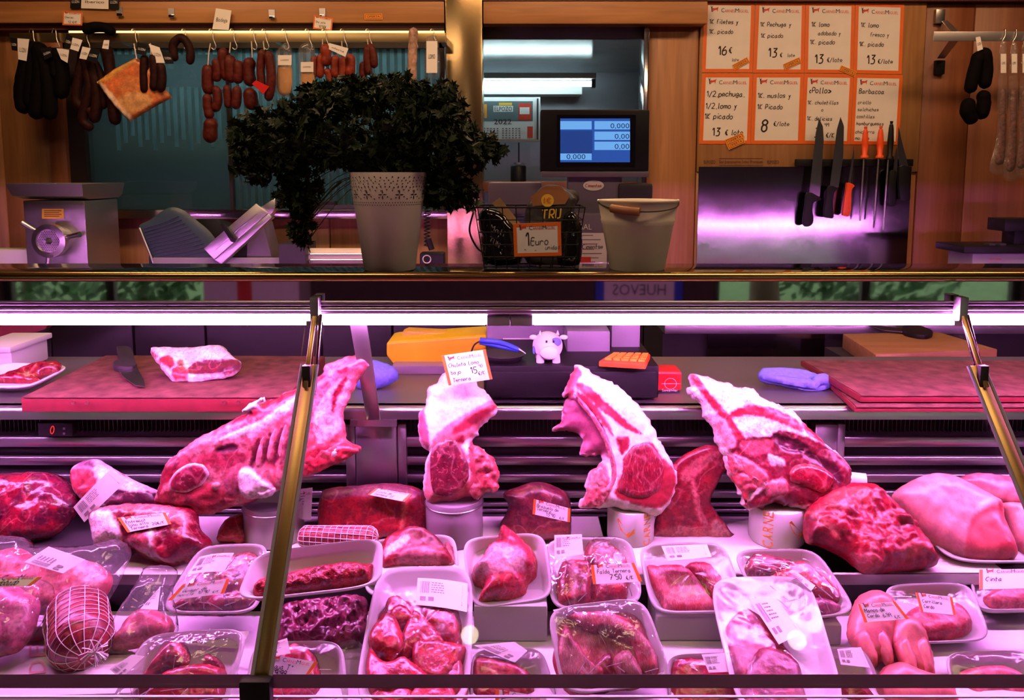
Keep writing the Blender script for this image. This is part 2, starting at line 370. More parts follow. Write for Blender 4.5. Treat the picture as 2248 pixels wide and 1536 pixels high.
# ------------------------------------------------------------------ shapes
LEAN, DARK, FAT, PINKM, MEMB = (0.46, 0.030, 0.055), (0.25, 0.013, 0.022), (0.96, 0.89, 0.87), (0.66, 0.22, 0.25), (0.60, 0.25, 0.29)
BONE, RED, PORK, BROWN, SKIN = (0.66, 0.42, 0.36), (0.52, 0.045, 0.07), (0.70, 0.32, 0.33), (0.26, 0.045, 0.035), (0.80, 0.42, 0.38)
def inside(q, poly):
    x, y = q[:, 0], q[:, 1]; r = np.zeros(len(q), bool); n = len(poly)
    for i in range(n):
        x1, y1 = poly[i]; x2, y2 = poly[(i+1) % n]
        c = ((y1 > y) != (y2 > y))
        with np.errstate(divide='ignore', invalid='ignore'):
            r ^= c & (x < (x2-x1)*(y-y1)/((y2-y1) if y2 != y1 else 1e-12)+x1)
    return r
def dist(q, poly):
    a = np.array(poly); b = np.roll(a, -1, 0); best = np.full(len(q), 1e9)
    for i in range(len(a)):
        ab = b[i]-a[i]; L = (ab**2).sum()+1e-18
        t = np.clip(((q-a[i]) @ ab)/L, 0, 1)
        best = np.minimum(best, np.hypot(*(q-(a[i]+t[:, None]*ab)).T))
    return best
def puff(pl, out, hf, hb, R, col, regions=(), rim=None, step=0.006, amp=0.0025, ns=28, edge=0.0015, seed=0, tone=0.25, two=None, sharp=False, lump=0.0, off=0.0, tscale=40):
    """A solid with the given outline on plane pl, swelling hf to the front and hb to the back, round over R at the edge.
    regions: (outline, colour, height). two: second colour mixed in by noise."""
    pts = [V((*pl.uv(*p), 0)) for p in out]
    pts = pts if sharp else cat_rom(pts, 5, True)
    ring = []
    for i in range(len(pts)):                                     # even spacing
        a, b = pts[i], pts[(i+1) % len(pts)]
        k = max(1, int((b-a).length/step))
        for j in range(k): ring.append(a.lerp(b, j/k))
    ring2 = []
    for p in ring:
        if ring2 and (p-ring2[-1]).length < step*0.35: continue
        ring2.append(p)
    B = np.array([(p.x + edge*noise.noise(V((p.x*90, p.y*90, seed))), p.y + edge*noise.noise(V((p.y*90, p.x*90, seed+9)))) for p in ring2])
    lo, hi = B.min(0), B.max(0); g = []
    y = lo[1]; k = 0
    rnd = random.Random(seed+1)
    while y < hi[1]:
        x = lo[0] + (step/2 if k % 2 else 0)
        while x < hi[0]:
            g.append((x+rnd.uniform(-.2, .2)*step, y+rnd.uniform(-.2, .2)*step)); x += step
        y += step*0.866; k += 1
    g = np.array(g); g = g[inside(g, B)]
    if len(g): g = g[dist(g, B) > step*0.55]
    allp = [V(p) for p in np.vstack([B, g])] if len(g) else [V(p) for p in B]
    n = len(B)
    r = delaunay_2d_cdt([V((p[0], p[1])) for p in allp], [(i, (i+1) % n) for i in range(n)], [], 1, 1e-7)
    q = np.array([(p.x, p.y) for p in r[0]]); tri = [tuple(f) for f in r[2]]
    d = dist(q, B); d[d < 1e-5] = 0
    t = np.clip(d/R, 0, 1); h = np.sqrt(np.clip(1-(1-t)**2, 0, 1))
    C = np.tile(np.array(col, float), (len(q), 1)); dh = np.zeros(len(q))
    if two is not None:
        for i in range(len(q)):
            s = noise.fractal(V((q[i, 0]*tscale, q[i, 1]*tscale, seed*3.1)), 0.7, 2.0, 3)
            C[i] += (np.array(two)-C[i])*min(1, max(0, 0.5+s*1.8))
    if rim:
        a = np.clip((rim[0]-d)/0.004+0.5, 0, 1)[:, None]; C = C*(1-a)+np.array(rim[1])*a
    for rg in regions:
        poly = [(p.x, p.y) for p in cat_rom([V((*pl.uv(*p), 0)) for p in rg[0]], 4, True)]
        sd = dist(q, poly)*np.where(inside(q, poly), 1, -1)
        jit = np.array([noise.noise(V((a*120, b*120, 3.3)))*0.003 for a, b in q])
        a = np.clip((sd+jit)/0.0035+0.5, 0, 1)
        C = C*(1-a[:, None])+np.array(rg[1])*a[:, None]
        if len(rg) > 2: dh += rg[2]*np.clip(sd/0.006, 0, 1)
    fr, bk = [], []
    nn = np.array([noise.fractal(V((a*ns, b*ns, seed*1.7)), 0.8, 2.0, 4) for a, b in q])
    n2 = np.array([noise.noise(V((a*ns*.35, b*ns*.35, seed*2.7+5))) for a, b in q]) if lump else np.zeros(len(q))
    tn = 1+tone*np.array([noise.noise(V((a*55, b*55, seed+2.2))) for a, b in q])
    C = np.clip(C*tn[:, None], 0, 1)
    back, vs, cols = {}, [], []
    for i in range(len(q)):
        z = hf*h[i] + (amp*nn[i] + lump*n2[i])*min(1, d[i]/0.01) + dh[i]
        vs.append(pl.w(q[i, 0], q[i, 1], z+off)); cols.append(C[i])
    fs = list(tri)
    for i in range(len(q)):
        if d[i] <= 1e-5: back[i] = i
        else:
            back[i] = len(vs); vs.append(pl.w(q[i, 0], q[i, 1], -hb*h[i]+off)); cols.append(C[i])
    for f in tri:
        g2 = tuple(back[i] for i in reversed(f))
        if len(set(g2) & set(f)) < 3: fs.append(g2)
    m = MB(); m.add(vs, fs, 0, cols); return m
def blob(c, s, col, rot=(0, 0, 0), two=None, amp=0.08, ns=3.0, sub=4, seed=0, flat=None, fn=None):
    from mathutils import Euler
    bm = bmesh.new(); bmesh.ops.create_icosphere(bm, subdivisions=sub, radius=1.0)
    R = Euler([math.radians(a) for a in rot]).to_matrix(); c = V(c); vs, cols = [], []
    for v in bm.verts:
        p = v.co.copy(); k = 1+amp*noise.fractal(p*ns+V((seed, seed*2, 0)), 0.8, 2.0, 4)
        if fn: p = fn(p)
        q = R @ V((p.x*s[0]*k, p.y*s[1]*k, p.z*s[2]*k)) + c
        if flat is not None and q.z < flat: q.z = flat
        vs.append(q); a = 0 if two is None else min(1, max(0, 0.5+1.6*noise.fractal(p*ns*.8+V((9, seed, 3)), 0.8, 2.0, 3)))
        t = 1+0.2*noise.noise(p*9)
        cols.append([min(1, (col[i]*(1-a)+(two[i] if two else 0)*a)*t) for i in range(3)])
    bm.verts.index_update()
    fs = [tuple(v.index for v in f.verts) for f in bm.faces]; bm.free()
    m = MB(); m.add(vs, fs, 0, cols); return m
def quadmap(pl, quad, off=0.0):
    a, b, c, d = [pl.at(x, y, off) for x, y in quad]           # TL TR BR BL
    return lambda s, t: (a*(1-s)+b*s)*(1-t) + (d*(1-s)+c*s)*t
def rsq(n=56, e=5.0):
    o = []
    for k in range(n):
        t = 2*math.pi*(k+0.5)/n; c, s = math.cos(t), math.sin(t)
        o.append((math.copysign(abs(c)**(2/e), c), math.copysign(abs(s)**(2/e), s)))
    return o
def tray_mb(pl, quad, H=0.028, off=0.0):
    f = quadmap(pl, quad); L = []; sq = rsq()
    for k, z in ((0.0, -H), (0.78, -H), (0.84, -H*0.9), (0.985, -0.006), (1.0, -0.004), (1.0, -0.001), (0.985, 0.0), (0.95, -0.001), (0.92, -0.004), (0.83, -H+0.008), (0.77, -H+0.0045), (0.0, -H+0.0045)):
        kk = max(k, 0.001)
        L.append([f(0.5+x*kk/2, 0.5+y*kk/2) + pl.n*(z+off) for x, y in sq])
    m = MB(); m.loops(L); return m
def film_mb(pl, quad, bulge=0.012, off=0.0, seed=1, wr=0.0015):
    f = quadmap(pl, quad); sq = rsq(64); L = []
    for k in (1.0, 0.985, 0.93, 0.85, 0.75, 0.63, 0.5, 0.37, 0.24, 0.12, 0.01):
        row = []
        for x, y in sq:
            z = bulge*(1-k**2.2) + wr*(noise.noise(V((x*k*6, y*k*6, seed)))+noise.noise(V((x*k*13, y*k*13, seed))))*(1 if k < 0.98 else 0)
            row.append(f(0.5+x*k/2, 0.5+y*k/2) + pl.n*(z+off+0.001-(0.004 if k == 1.0 else 0)))
        L.append(row)
    m = MB(); m.loops(L, True, False, True); return m
def net_mb(surf, r=0.0009, nu=9, nv=16, twist=0.0):
    """strands over surf(u,v), u round, v along"""
    m = MB()
    for i in range(nu):
        m.tube([surf((i/nu+twist*j/30) % 1, j/30) for j in range(31)], r, 5, cap=False)
    for j in range(nv):
        m.tube([surf(k/28, (j+0.5)/nv) for k in range(28)], r*0.8, 5, closed=True)
    return m
def sausage(path, r, n=10, k=8, ends=True, seed=0):
    p = cat_rom(path, k) if len(path) > 2 else [V(path[0]).lerp(V(path[1]), i/10) for i in range(11)]
    L = [0]
    for i in range(1, len(p)): L.append(L[-1]+(p[i]-p[i-1]).length)
    T = L[-1]; rr = []
    for i, s in enumerate(L):
        e = min(s, T-s)/(r*1.1)
        rr.append(max(0.12*r, r*(math.sqrt(max(0, 1-(1-min(1, e))**2))))*(1+0.08*noise.noise(p[i]*60+V((seed, 0, 0)))))
    return MB().tube(p, rr, n)
# ------------------------------------------------------------------ writing
GL = {'a': '3526150403122234 363342', 'b': '0902 041526353322120 3', 'c': '352616040312223 3', 'd': '352615040312223 3932', 'e': '0434352616050312 2233',
 'f': '38291812 0626', 'g': '352615040312233 4', 'h': '0902 0515263532', 'i': '1612 1819', 'j': '26211001', 'k': '0902 360432', 'l': '19131222',
 'm': '0602 05162522 25364542', 'n': '0602 0516263532', 'o': '160503122233352616', 'p': '0600 051626353322120 3', 'r': '0602 05162635', 's': '352616051424331202',
 't': '19131222 0636', 'u': '0603122233 3632', 'v': '061236', 'x': '0632 3602', 'y': '0614131424 36251000', 'z': '06360232',
 'A': '022942 1535', 'B': '0902 092938372606 2635332202', 'C': '483918070413223 3', 'D': '0902 092947432202', 'E': '39090232 0636', 'F': '0902 0939 0636', 'G': '48391807041322334525',
 'H': '0902 3932 0636', 'K': '0902 390532', 'L': '090232', 'M': '0209254942', 'N': '02093239', 'O': '190704122234372919', 'P': '0902 092938362505', 'R': '0902 092938362505 1532',
 'S': '382919071635331202', 'T': '0949 2922', 'U': '090312223339', 'V': '091239',
 '0': '190704122234372919', '1': '071922', '2': '081929383602 0242', '3': '092939162635332202', '4': '29053535 2822', '5': '3909062635332202', '6': '290603122233352605', '7': '0949 4912 1535',
 '8': '160708192938372616050312223335 3526', '9': '372616070819293832', '€': '382918060413223 2 0626 0525', '/': '0139', '.': '1213', ',': '1211', "'": '1917', ':': '1213 1516',
 '«': '361432 261422', '»': '063402 164412', '-': '1535', 'ª': '183817 1838', ' ': ''}
def glyph(ch):
    s = GL.get(ch, GL.get(ch.lower(), ''))
    out, cur = [], ''
    for tok in s.split(' '):
        if len(tok) % 2: cur += tok; continue
        if cur: out.append(cur+tok); cur = ''; continue
        out.append(tok)
    if cur: out.append(cur)
    res = []
    for t in out:
        if len(t) % 2: t = t[:-1]
        res.append([(int(t[i]), int(t[i+1])-2) for i in range(0, len(t), 2)])
    if ch == 'g': res.append([(3, 4), (3, -1), (2, -2), (0, -1)])
    if ch == 'd': res = [[(3, 3), (2, 4), (1, 4), (0, 2), (0, 1), (1, 0), (2, 0), (3, 1)], [(3, 7), (3, 0)]]
    if ch in 'bp': res = [[(0, 7 if ch == 'b' else 4), (0, 0 if ch == 'b' else -2)], [(0, 3), (1, 4), (2, 4), (3, 3), (3, 1), (2, 0), (1, 0), (0, 1)]]
    return [r for r in res if len(r) > 1]
def write(m, f, n, text, s, t, h, asp, w=0.10, slant=0.12, jitter=0.25, mi=0, off=0.0006):
    """handwriting on card f(s,t); h cap height and all widths as share of the card's width; asp = width/height"""
    k = h/7.0; x = 0.0; rnd = random.Random(hash(text) % 999 if False else len(text)*7+int(s*100))
    for ch in text:
        gs = glyph(ch); wd = max([p[0] for g in gs for p in g], default=2.2)
        dy = rnd.uniform(-jitter, jitter)
        for g in gs:
            pts = cat_rom([V((x+px+slant*py, py+dy, 0)) for px, py in g], 3) if len(g) > 2 else [V((x+px+slant*py, py+dy, 0)) for px, py in g]
            L, Rr = [], []
            for i, p in enumerate(pts):
                d = pts[min(i+1, len(pts)-1)]-pts[max(i-1, 0)]; d = d.normalized() if d.length > 1e-9 else V((1, 0, 0))
                q = V((-d.y, d.x, 0))*(w*7*0.5)
                for lst, a in ((L, p+q), (Rr, p-q)):
                    lst.append(f(s+a.x*k, t-a.y*k*asp) + n*off)
            N = len(pts); m.add(L+Rr, [(i, i+1, N+i+1, N+i) for i in range(N-1)], mi)
        x += wd+1.5
    return x*k
_TX = {}
def font(text):
    if text not in _TX:
        c = bpy.data.curves.new('lettering', 'FONT'); c.body = text; c.size = 1; c.resolution_u = 2
        o = bpy.data.objects.new('lettering', c); COL.objects.link(o)
        dg = bpy.context.evaluated_depsgraph_get(); me = o.evaluated_get(dg).to_mesh()
        vs = [(v.co.x, v.co.y) for v in me.vertices]; fs = [tuple(p.vertices) for p in me.polygons]
        bpy.data.objects.remove(o); bpy.data.curves.remove(c)
        xs = [v[0] for v in vs] or [0, 1]
        _TX[text] = ([(v[0]-min(xs), v[1]) for v in vs], fs, max(xs)-min(xs))
    return _TX[text]
def printed(m, f, n, text, s, t, h, asp, width=None, mi=0, off=0.0006, flip=False):
    vs, fs, W = font(text); k = h/0.72; kx = k if width is None else width/W
    m.add([f(s+x*kx, t-y*k*asp) + n*off for x, y in vs], fs, mi); return W*kx
LOGO = [(0.0, 0.9), (0.16, 0.62), (0.3, 0.7), (0.55, 0.66), (0.85, 0.8), (1.0, 0.95), (0.92, 0.55), (0.88, 0.05), (0.78, 0.4), (0.4, 0.3), (0.25, 0.0), (0.22, 0.4), (0.12, 0.5)]
def brand(m, f, n, s, t, wd, asp, mi_red, mi_ink, off=0.0006):
    """bull emblem and shop name; wd = whole header width as share of card"""
    lw = wd*0.20
    m.add([f(s+x*lw, t-y*lw*0.75*asp)+n*off for x, y in LOGO], [tuple(range(len(LOGO)))], mi_red)
    m.add([f(s+x*lw, t-y*lw*0.75*asp)+n*(off*1.5) for x, y in ((-0.05, 1.15), (0.1, 0.85), (0.25, 1.1), (0.16, 0.6), (0.22, 0.0), (0.1, 0.05), (0.06, 0.5))], [tuple(range(7))], mi_ink)
    h = wd*0.085; x = s+wd*0.27
    for tx, mi, hh, ww in (('C', mi_ink, h*1.25, 0.085), ('ARNES', mi_red, h*0.9, 0.26), ('M', mi_ink, h*1.25, 0.10), ('IGUEL', mi_red, h*0.9, 0.24)):
        printed(m, f, n, tx, x, t, hh, asp, width=wd*ww, mi=mi, off=off); x += wd*(ww+0.012)
def sheet(f, n, s0, t0, s1, t1, off=0.0):
    return MB().add([f(s0, t0)+n*off, f(s1, t0)+n*off, f(s1, t1)+n*off, f(s0, t1)+n*off], [(0, 1, 2, 3)])
def card_mb(f, n, th=0.0012, k=8, curl=0.0):
    a = [f(i/k, 0)+n*(curl*math.sin(math.pi*i/k)) for i in range(k+1)] + [f(1-i/k, 1)+n*(curl*math.sin(math.pi*i/k)) for i in range(k+1)]
    m = MB(); N = k+1; vs = a+[p-n*th for p in a]
    fs = []
    for i in range(k):
        j = 2*N-1-i
        fs += [(i, i+1, j-1, j), (2*N+j, 2*N+j-1, 2*N+i+1, 2*N+i)]
    for i in range(2*N): fs.append((i, 2*N+i, 2*N+(i+1) % (2*N), (i+1) % (2*N)))
    return m.add(vs, fs)
def price_card(label, pl, quad, lines, off=0.0, border='sides', head=True, group='handwritten price cards', wink=0.13, name='price_card'):
    """white card in orange frame, shop header, handwriting. lines: (text, s, t, h)"""
    f = quadmap(pl, quad, off); n = pl.n
    asp = (f(1, 0)-f(0, 0)).length/max(1e-6, (f(0, 1)-f(0, 0)).length)
    o = tag(card_mb(f, n).build(name, 'paper'), label, 'price card', group)
    m = MB(); e = 0.0005
    if border == 'sides': R = [(0, 0, 0.065, 1), (0.935, 0, 1, 1)]
    elif border == 'left': R = [(0, 0, 0.07, 1)]
    elif border == 'right': R = [(0.93, 0, 1, 1)]
    elif border == 'all': R = [(0, 0, 0.07, 1), (0.93, 0, 1, 1), (0.07, 0, 0.93, 0.07*asp), (0.07, 1-0.07*asp, 0.93, 1)]
    else: R = []
    for s0, t0, s1, t1 in R: m.add(sheet(f, n, s0, t0, s1, t1, e).v, [(0, 1, 2, 3)])
    if m.f: m.build('orange_border', 'orange', o)
    m = MB()
    if head:
        brand(m, f, n, 0.13, 0.20 if asp > 1 else 0.148, 0.76, asp, 0, 1)
        m.build('shop_header', ['red_print', 'ink'], o)
    m = MB()
    for ln in lines: write(m, f, n, ln[0], ln[1], ln[2], ln[3], asp, w=wink)
    if m.f: tag(m.build('handwriting', 'ink', o), kind='stuff')
    return o
def scale_label(label, pl, quad, off=0.0, logo='right', curl=0.0, group='printed weighing labels'):
    """white thermal label: bar code, rows of small print, red shop mark"""
    f0 = quadmap(pl, quad, off); n = pl.n
    f = lambda s, t: f0(s, t) + n*(curl*math.sin(math.pi*min(1, max(0, s))))
    o = tag(card_mb(f0, n, 0.0006, 8, curl).build('weighing_label', 'paper'), label, 'label', group)
    m = MB(); rnd = random.Random(len(label))
    x = 0.07
    while x < 0.24:
        wd = rnd.uniform(0.006, 0.018); m.add(sheet(f, n, x, 0.12, x+wd, 0.55, 0.0005).v, [(0, 1, 2, 3)]); x += wd+rnd.uniform(0.006, 0.014)
    for i in range(5):
        t = 0.14+i*0.085; s = 0.29
        while s < 0.52:
            wd = rnd.uniform(0.02, 0.07); m.add(sheet(f, n, s, t, s+wd, t+0.035, 0.0005).v, [(0, 1, 2, 3)]); s += wd+0.015
    for i in range(2): m.add(sheet(f, n, 0.08+0.16*i, 0.68, 0.19+0.16*i, 0.82, 0.0005).v, [(0, 1, 2, 3)])
    m.build('small_print', 'ink_grey', o)
    m = MB()
    s = 0.80 if logo == 'right' else 0.05
    brand_f = (lambda a, b: f(s+0.14*b, 1-a)) if logo == 'right' else f
    if logo == 'right':
        brand(m, brand_f, n, 0.15, 0.75, 0.75, 0.9, 0, 1)
    else: brand(m, f, n, 0.45, 0.22, 0.5, 2.0, 0, 1)
    m.build('shop_mark', ['red_print', 'ink'], o)
    return o
# ------------------------------------------------------------------ the room
def pbox(m, x0, y0, x1, y1, D, th, mi=0):
    a, b = P(x0, y1, D), P(x1, y0, D)
    return m.span((a.x, D, a.z), (b.x, D+th, b.z), mi)
def X(px, D, y=330): return P(px, y, D).x
def Z(py, D): return P(CX, py, D).z
struct('floor', MB().span((-4, -2.5, -0.05), (4, 4.4, 0)), 'floor_tile')
struct('ceiling', MB().span((-4, -2.5, 2.75), (4, 4.4, 2.8)), 'ceiling_paint')
struct('wall_left', MB().span((-4.05, -2.5, 0), (-4, 3.1, 2.75)), 'plaster')
struct('wall_right', MB().span((4, -2.5, 0), (4.05, 3.1, 2.75)), 'plaster')
# street side behind the camera: piers, sill and lintel round two shop windows and a door
wf = MB()
for a, b in ((-4, -3.7), (-2.15, 1.45), (3.7, 4)): wf.span((a, -2.55, 0), (b, -2.4, 2.75))
for a, b in ((-3.7, -2.15), (1.45, 3.7)):
    wf.span((a, -2.55, 0), (b, -2.4, 0.25)); wf.span((a, -2.55, 1.1), (b, -2.4, 2.75))
struct('wall_front', wf, 'plaster')
for i, (a, b) in enumerate(((-3.7, -2.15), (1.45, 3.7))):
    fr = MB()
    for q in (a, (a+b)/2-0.03, b-0.06): fr.span((q, -2.5, 0.25), (q+0.06, -2.45, 1.1))
    fr.span((a, -2.5, 0.25), (b, -2.45, 0.31)); fr.span((a, -2.5, 1.04), (b, -2.45, 1.1))
    o = struct('window_%d' % (i+2), fr, 'dark_trim')
    MB().span((a, -2.478, 0.3), (b, -2.472, 1.05)).build('pane', 'glass', o)
struct('ground', MB().span((-9, -12, -0.2), (9, -2.55, -0.1)), 'grass')
DW = 3.02
xl = X(118, DW); zt = 2.75
wb = MB(); wb.span((-4, 4.3, 0), (4, 4.36, 2.75))
wall = struct('wall_back', wb, 'plaster')
def panel(x0, x1, z0, z1, D, mat, th=0.03, name='wall_panel'):
    return MB().span((x0, D, z0), (x1, D+th, z1)).build(name, mat, wall, bevel=0.0025, seg=1)
panel(-4, X(-420, DW)-0.004, 0, zt, DW, 'wood_wall'); panel(X(-420, DW), X(8, DW)-0.004, 0, zt, DW, 'wood_wall')
panel(X(8, DW), X(118, DW), 0, zt, DW, 'wood_wall')
panel(X(118, DW), X(155, DW), 0, zt, DW-0.03, 'wood_red', 0.06)
zs = Z(478, DW)
bx = [155, 330, 530, 720, 985]
for a, b in zip(bx, bx[1:]): panel(X(a, DW)+0.001, X(b, DW)-0.003, 0, zs, DW, 'wood_wall')
panel(X(155, DW), X(985, DW), Z(92, DW), zt, DW, 'dark_trim')
panel(X(1060, DW), X(1412, DW), Z(85, DW), zt, DW, 'dark_trim')
panel(X(1420, DW), X(1530, DW)-0.003, 0, zt, DW, 'wood_wall')
panel(X(1530, DW), X(2014, DW), Z(366, DW)-0.02, zt, DW-0.012, 'wood_board', 0.042)
panel(X(1530, DW), X(2014, DW), 0, Z(366, DW)-0.022, DW, 'wood_wall')
panel(X(2017, DW), X(2121, DW), 0, zt, DW, 'wood_red'); panel(X(2123, DW), X(2420, DW), 0, zt, DW, 'wood_red'); panel(X(2422, DW), 4, 0, zt, DW, 'wood_red')
# beam over the hatch and the window, cornice above it
m = MB(); m.span((X(-900, 2.94), 2.94, Z(50, 2.94)), (X(978, 2.94), 3.02, Z(3, 2.94))); struct('trim_1', m, 'wood_beam', bevel=0.003)
m = MB(); m.span((X(1062, 2.95), 2.95, Z(52, 2.95)), (X(1545, 2.95), 3.02, Z(3, 2.95))); struct('trim_2', m, 'wood_beam', bevel=0.003)
m = MB(); m.span((-4, 2.985, Z(2, 2.985)), (4, 3.02, Z(2, 2.985)+0.09)); struct('trim_3', m, 'maroon')
m = MB(); m.span((X(-900, 2.97), 2.965, Z(66, 2.965)), (X(978, 2.97), 3.02, Z(50, 2.94)+0.002)); struct('trim_4', m, 'maroon')
# window into the cold room
o = MB(); xa, xb, za, zb = X(155, DW), X(978, DW), Z(458, DW), Z(92, DW)
o.span((xa, DW-0.01, za), (X(190, DW), DW+0.05, zb)); o.span((xa, DW-0.01, zb-0.025), (xb, DW+0.05, zb)); o.span((xb-0.02, DW-0.01, za), (xb, DW+0.05, zb)); o.span((X(500, DW), DW+0.005, za), (X(507, DW), DW+0.03, zb))
win = struct('window_1', o, 'dark_trim')
MB().span((X(190, DW), DW+0.018, za), (X(500, DW), DW+0.022, zb)).build('pane', 'glass_cold', win)
MB().span((X(507, DW), DW+0.010, za), (xb, DW+0.014, zb)).build('pane', 'glass_cold', win)
g = MB().span((0, DW+0.0165, Z(120, DW)), (0.0075*2, DW+0.0175, Z(100, DW)))
def strip(x, y0, y1, wd=9, Dp=DW+0.0165):
    MB().span((X(x, DW), Dp, Z(y1, DW)), (X(x+wd, DW), Dp+0.0008, Z(y0, DW))).build('frosted_stripe', 'frost', win)
for i in range(17): strip(232+i*16, 98, 118)
for i in range(15): strip(252+i*16, 190, 330-((i*7) % 5)*8, 9)
for i in range(28): strip(512+i*16.5, 98, 455, 9, DW+0.0085)
m = MB(); m.span((X(150, 2.97), 2.95, za-0.012), (X(985, 2.97), DW+0.01, za)); m.span((X(150, 2.97), 2.945, zs), (X(985, 2.97), 2.955, za)); sill = struct('window_sill', m, 'steel_mirror', bevel=0.003)
# polished steel pillar beside the hatch
m = MB(); m.span((X(980, 2.93), 2.93, 0), (X(1060, 2.93), 3.1, zt)); struct('pillar', m, 'pillar_steel', bevel=0.006)
m = MB(); m.span((X(1410, 2.99), 2.99, 0), (X(1421, 2.99), 3.1, Z(62, 2.99))); struct('trim_5', m, 'chrome', bevel=0.002)
# cold room behind
cx0, cx1, cy1, cz = -2.3, 1.05, 4.15, 2.09
m = MB(); m.span((cx0, cy1, 0), (cx1, cy1+0.05, cz)); struct('wall_cold_room_rear', m, 'wall_lilac')
m = MB(); m.span((cx0, 3.1, cz), (cx1, cy1, cz+0.04)); struct('ceiling_cold_room', m, 'coldroom_ceiling')
m = MB(); m.span((cx0-0.05, 3.1, 0), (cx0, cy1, cz)); struct('wall_cold_room_side', m, 'coldroom')
m = MB(); m.span((X(1395, 4.1)+0.02, 3.35, 0), (cx1, cy1, cz)); struct('wall_cold_room_return', m, 'coldroom_dark')
m = MB(); m.span((cx0, 3.42, 0.9), (0.0-0.28, 3.46, cz)); struct('wall_cold_room_divider', m, 'coldroom')
# its lamps
def cold_lamp(x0, x1, D, z, label, em='cold_tube'):
    t = thing('tube_lamp', label, 'lamp')
    MB().span((x0, D-0.05, z+0.022), (x1, D+0.05, z+0.05)).build('housing', 'white', t, bevel=0.004)
    MB().tube([(x0+0.02, D, z), (x1-0.02, D, z)], 0.014, 12).build('tube', em, t, smooth=True)
    for x in (x0, x1-0.02): MB().span((x, D-0.02, z-0.02), (x+0.02, D+0.02, z+0.025)).build('end_socket', 'charcoal', t)
cold_lamp(-0.62, X(1305, 3.92), 3.92, Z(184, 3.92), 'bright tube lamp under the low ceiling beyond the serving hatch')
cold_lamp(X(225, 3.20), X(960, 3.20), 3.20, Z(86, 3.20), 'tube lamp glowing along the top edge behind the striped window', 'teal_tube')
m = MB(); m.span((-0.6, 4.02, Z(207, 4.02)), (X(1277, 4.02), 4.15, Z(190, 4.02))); solo('wall_duct', m, 'white', 'white boxed duct along the rear wall under the hatch tube lamp', 'duct', bevel=0.004)
# street: shrubs and a trunk, mirrored in the counter fascia
def shrub(c, r, n, label, seed):
    rnd = random.Random(seed); m = MB()
    for i in range(n):
        d = V((rnd.gauss(0, 1), rnd.gauss(0, 1), rnd.gauss(0, 1))).normalized()*rnd.uniform(0.55, 1)
        p = V(c)+V((d.x*r[0], d.y*r[1], d.z*r[2])); a = V((rnd.gauss(0, 1), rnd.gauss(0, 1), rnd.gauss(0, 1))).normalized(); b = a.orthogonal().normalized(); q = a.cross(b)
        s = rnd.uniform(0.05, 0.11)
        m.add([p-b*s, p-q*s*.4, p+b*s, p+q*s*.4], [(0, 1, 2, 3)])
    t = thing('shrub', label, 'shrub', 'shrubs outside the shop window')
    tag(m.build('foliage', 'tree_leaf', t), kind='stuff')
    MB().tube([(c[0], c[1], -0.1), (c[0], c[1], c[2])], 0.05).build('trunk', 'bark', t)
shrub((-3.6, -4.3, 0.75), (0.9, 0.5, 0.8), 900, 'green shrub mirrored at the far end of the dark counter fascia', 1)
shrub((-5.2, -5.0, 0.8), (0.9, 0.6, 0.9), 700, 'green shrub outside, next to the other one, mirrored in the fascia', 2)
shrub((3.6, -4.6, 0.8), (1.1, 0.6, 0.9), 900, 'dark green shrub mirrored in the fascia above the wooden block', 3)
t = thing('street_tree', 'brown tree trunk mirrored in the fascia beside the dark green shrub', 'tree')
MB().tube([(2.45, -4.2, -0.1), (2.4, -4.2, 1.2), (2.5, -4.2, 3.0)], [0.16, 0.11, 0.12], 12).build('trunk', 'bark', t, smooth=True)
for k in range(3): MB().tube([(2.42, -4.2, 0.5+k*.3), (2.42+(-1)**k*0.4, -4.2, 1.1+k*.3), (2.42+(-1)**k*0.5, -4.3, 2.0+k*.3)], [0.05, 0.035, 0.02], 8).build('branch', 'bark', t)
# stand with a HUEVOS sign and a white parcel on the street wall, seen only in reflection
t = thing('egg_sign', 'white sign reading HUEVOS mirrored in the counter fascia', 'sign')
fq = lambda s, tt: V((1.16-0.50*s, -2.36, 0.84-0.24*tt))
MB().span((0.66, -2.385, 0.60), (1.16, -2.362, 0.84)).build('sign_board', 'paper', t)
for a, b in (((0.60, -2.39, 0.58), (0.66, -2.36, 0.86)), ((1.16, -2.39, 0.58), (1.22, -2.36, 0.86))): MB().span(a, b).build('blue_edge', 'blue', t)

m = MB(); printed(m, fq, V((0, 1, 0)), 'HUEVOS', 0.12, 0.66, 0.17, 2.0, width=0.76); m.build('lettering', 'ink', t)
t = thing('parcel', 'white parcel with a red band mirrored in the counter fascia', 'parcel')
MB().span((-2.1, -2.39, 0.552), (-1.45, -2.1, 0.83)).build('box', 'paper', t); MB().span((-1.87, -2.392, 0.551), (-1.77, -2.098, 0.832)).build('red_band', 'red_print', t)
solo('street_shelf', MB().span((-2.15, -2.4, 0.50), (1.40, -2.08, 0.55)), 'wood_wall', 'wooden shelf on the street wall carrying the sign and parcel', 'shelf')
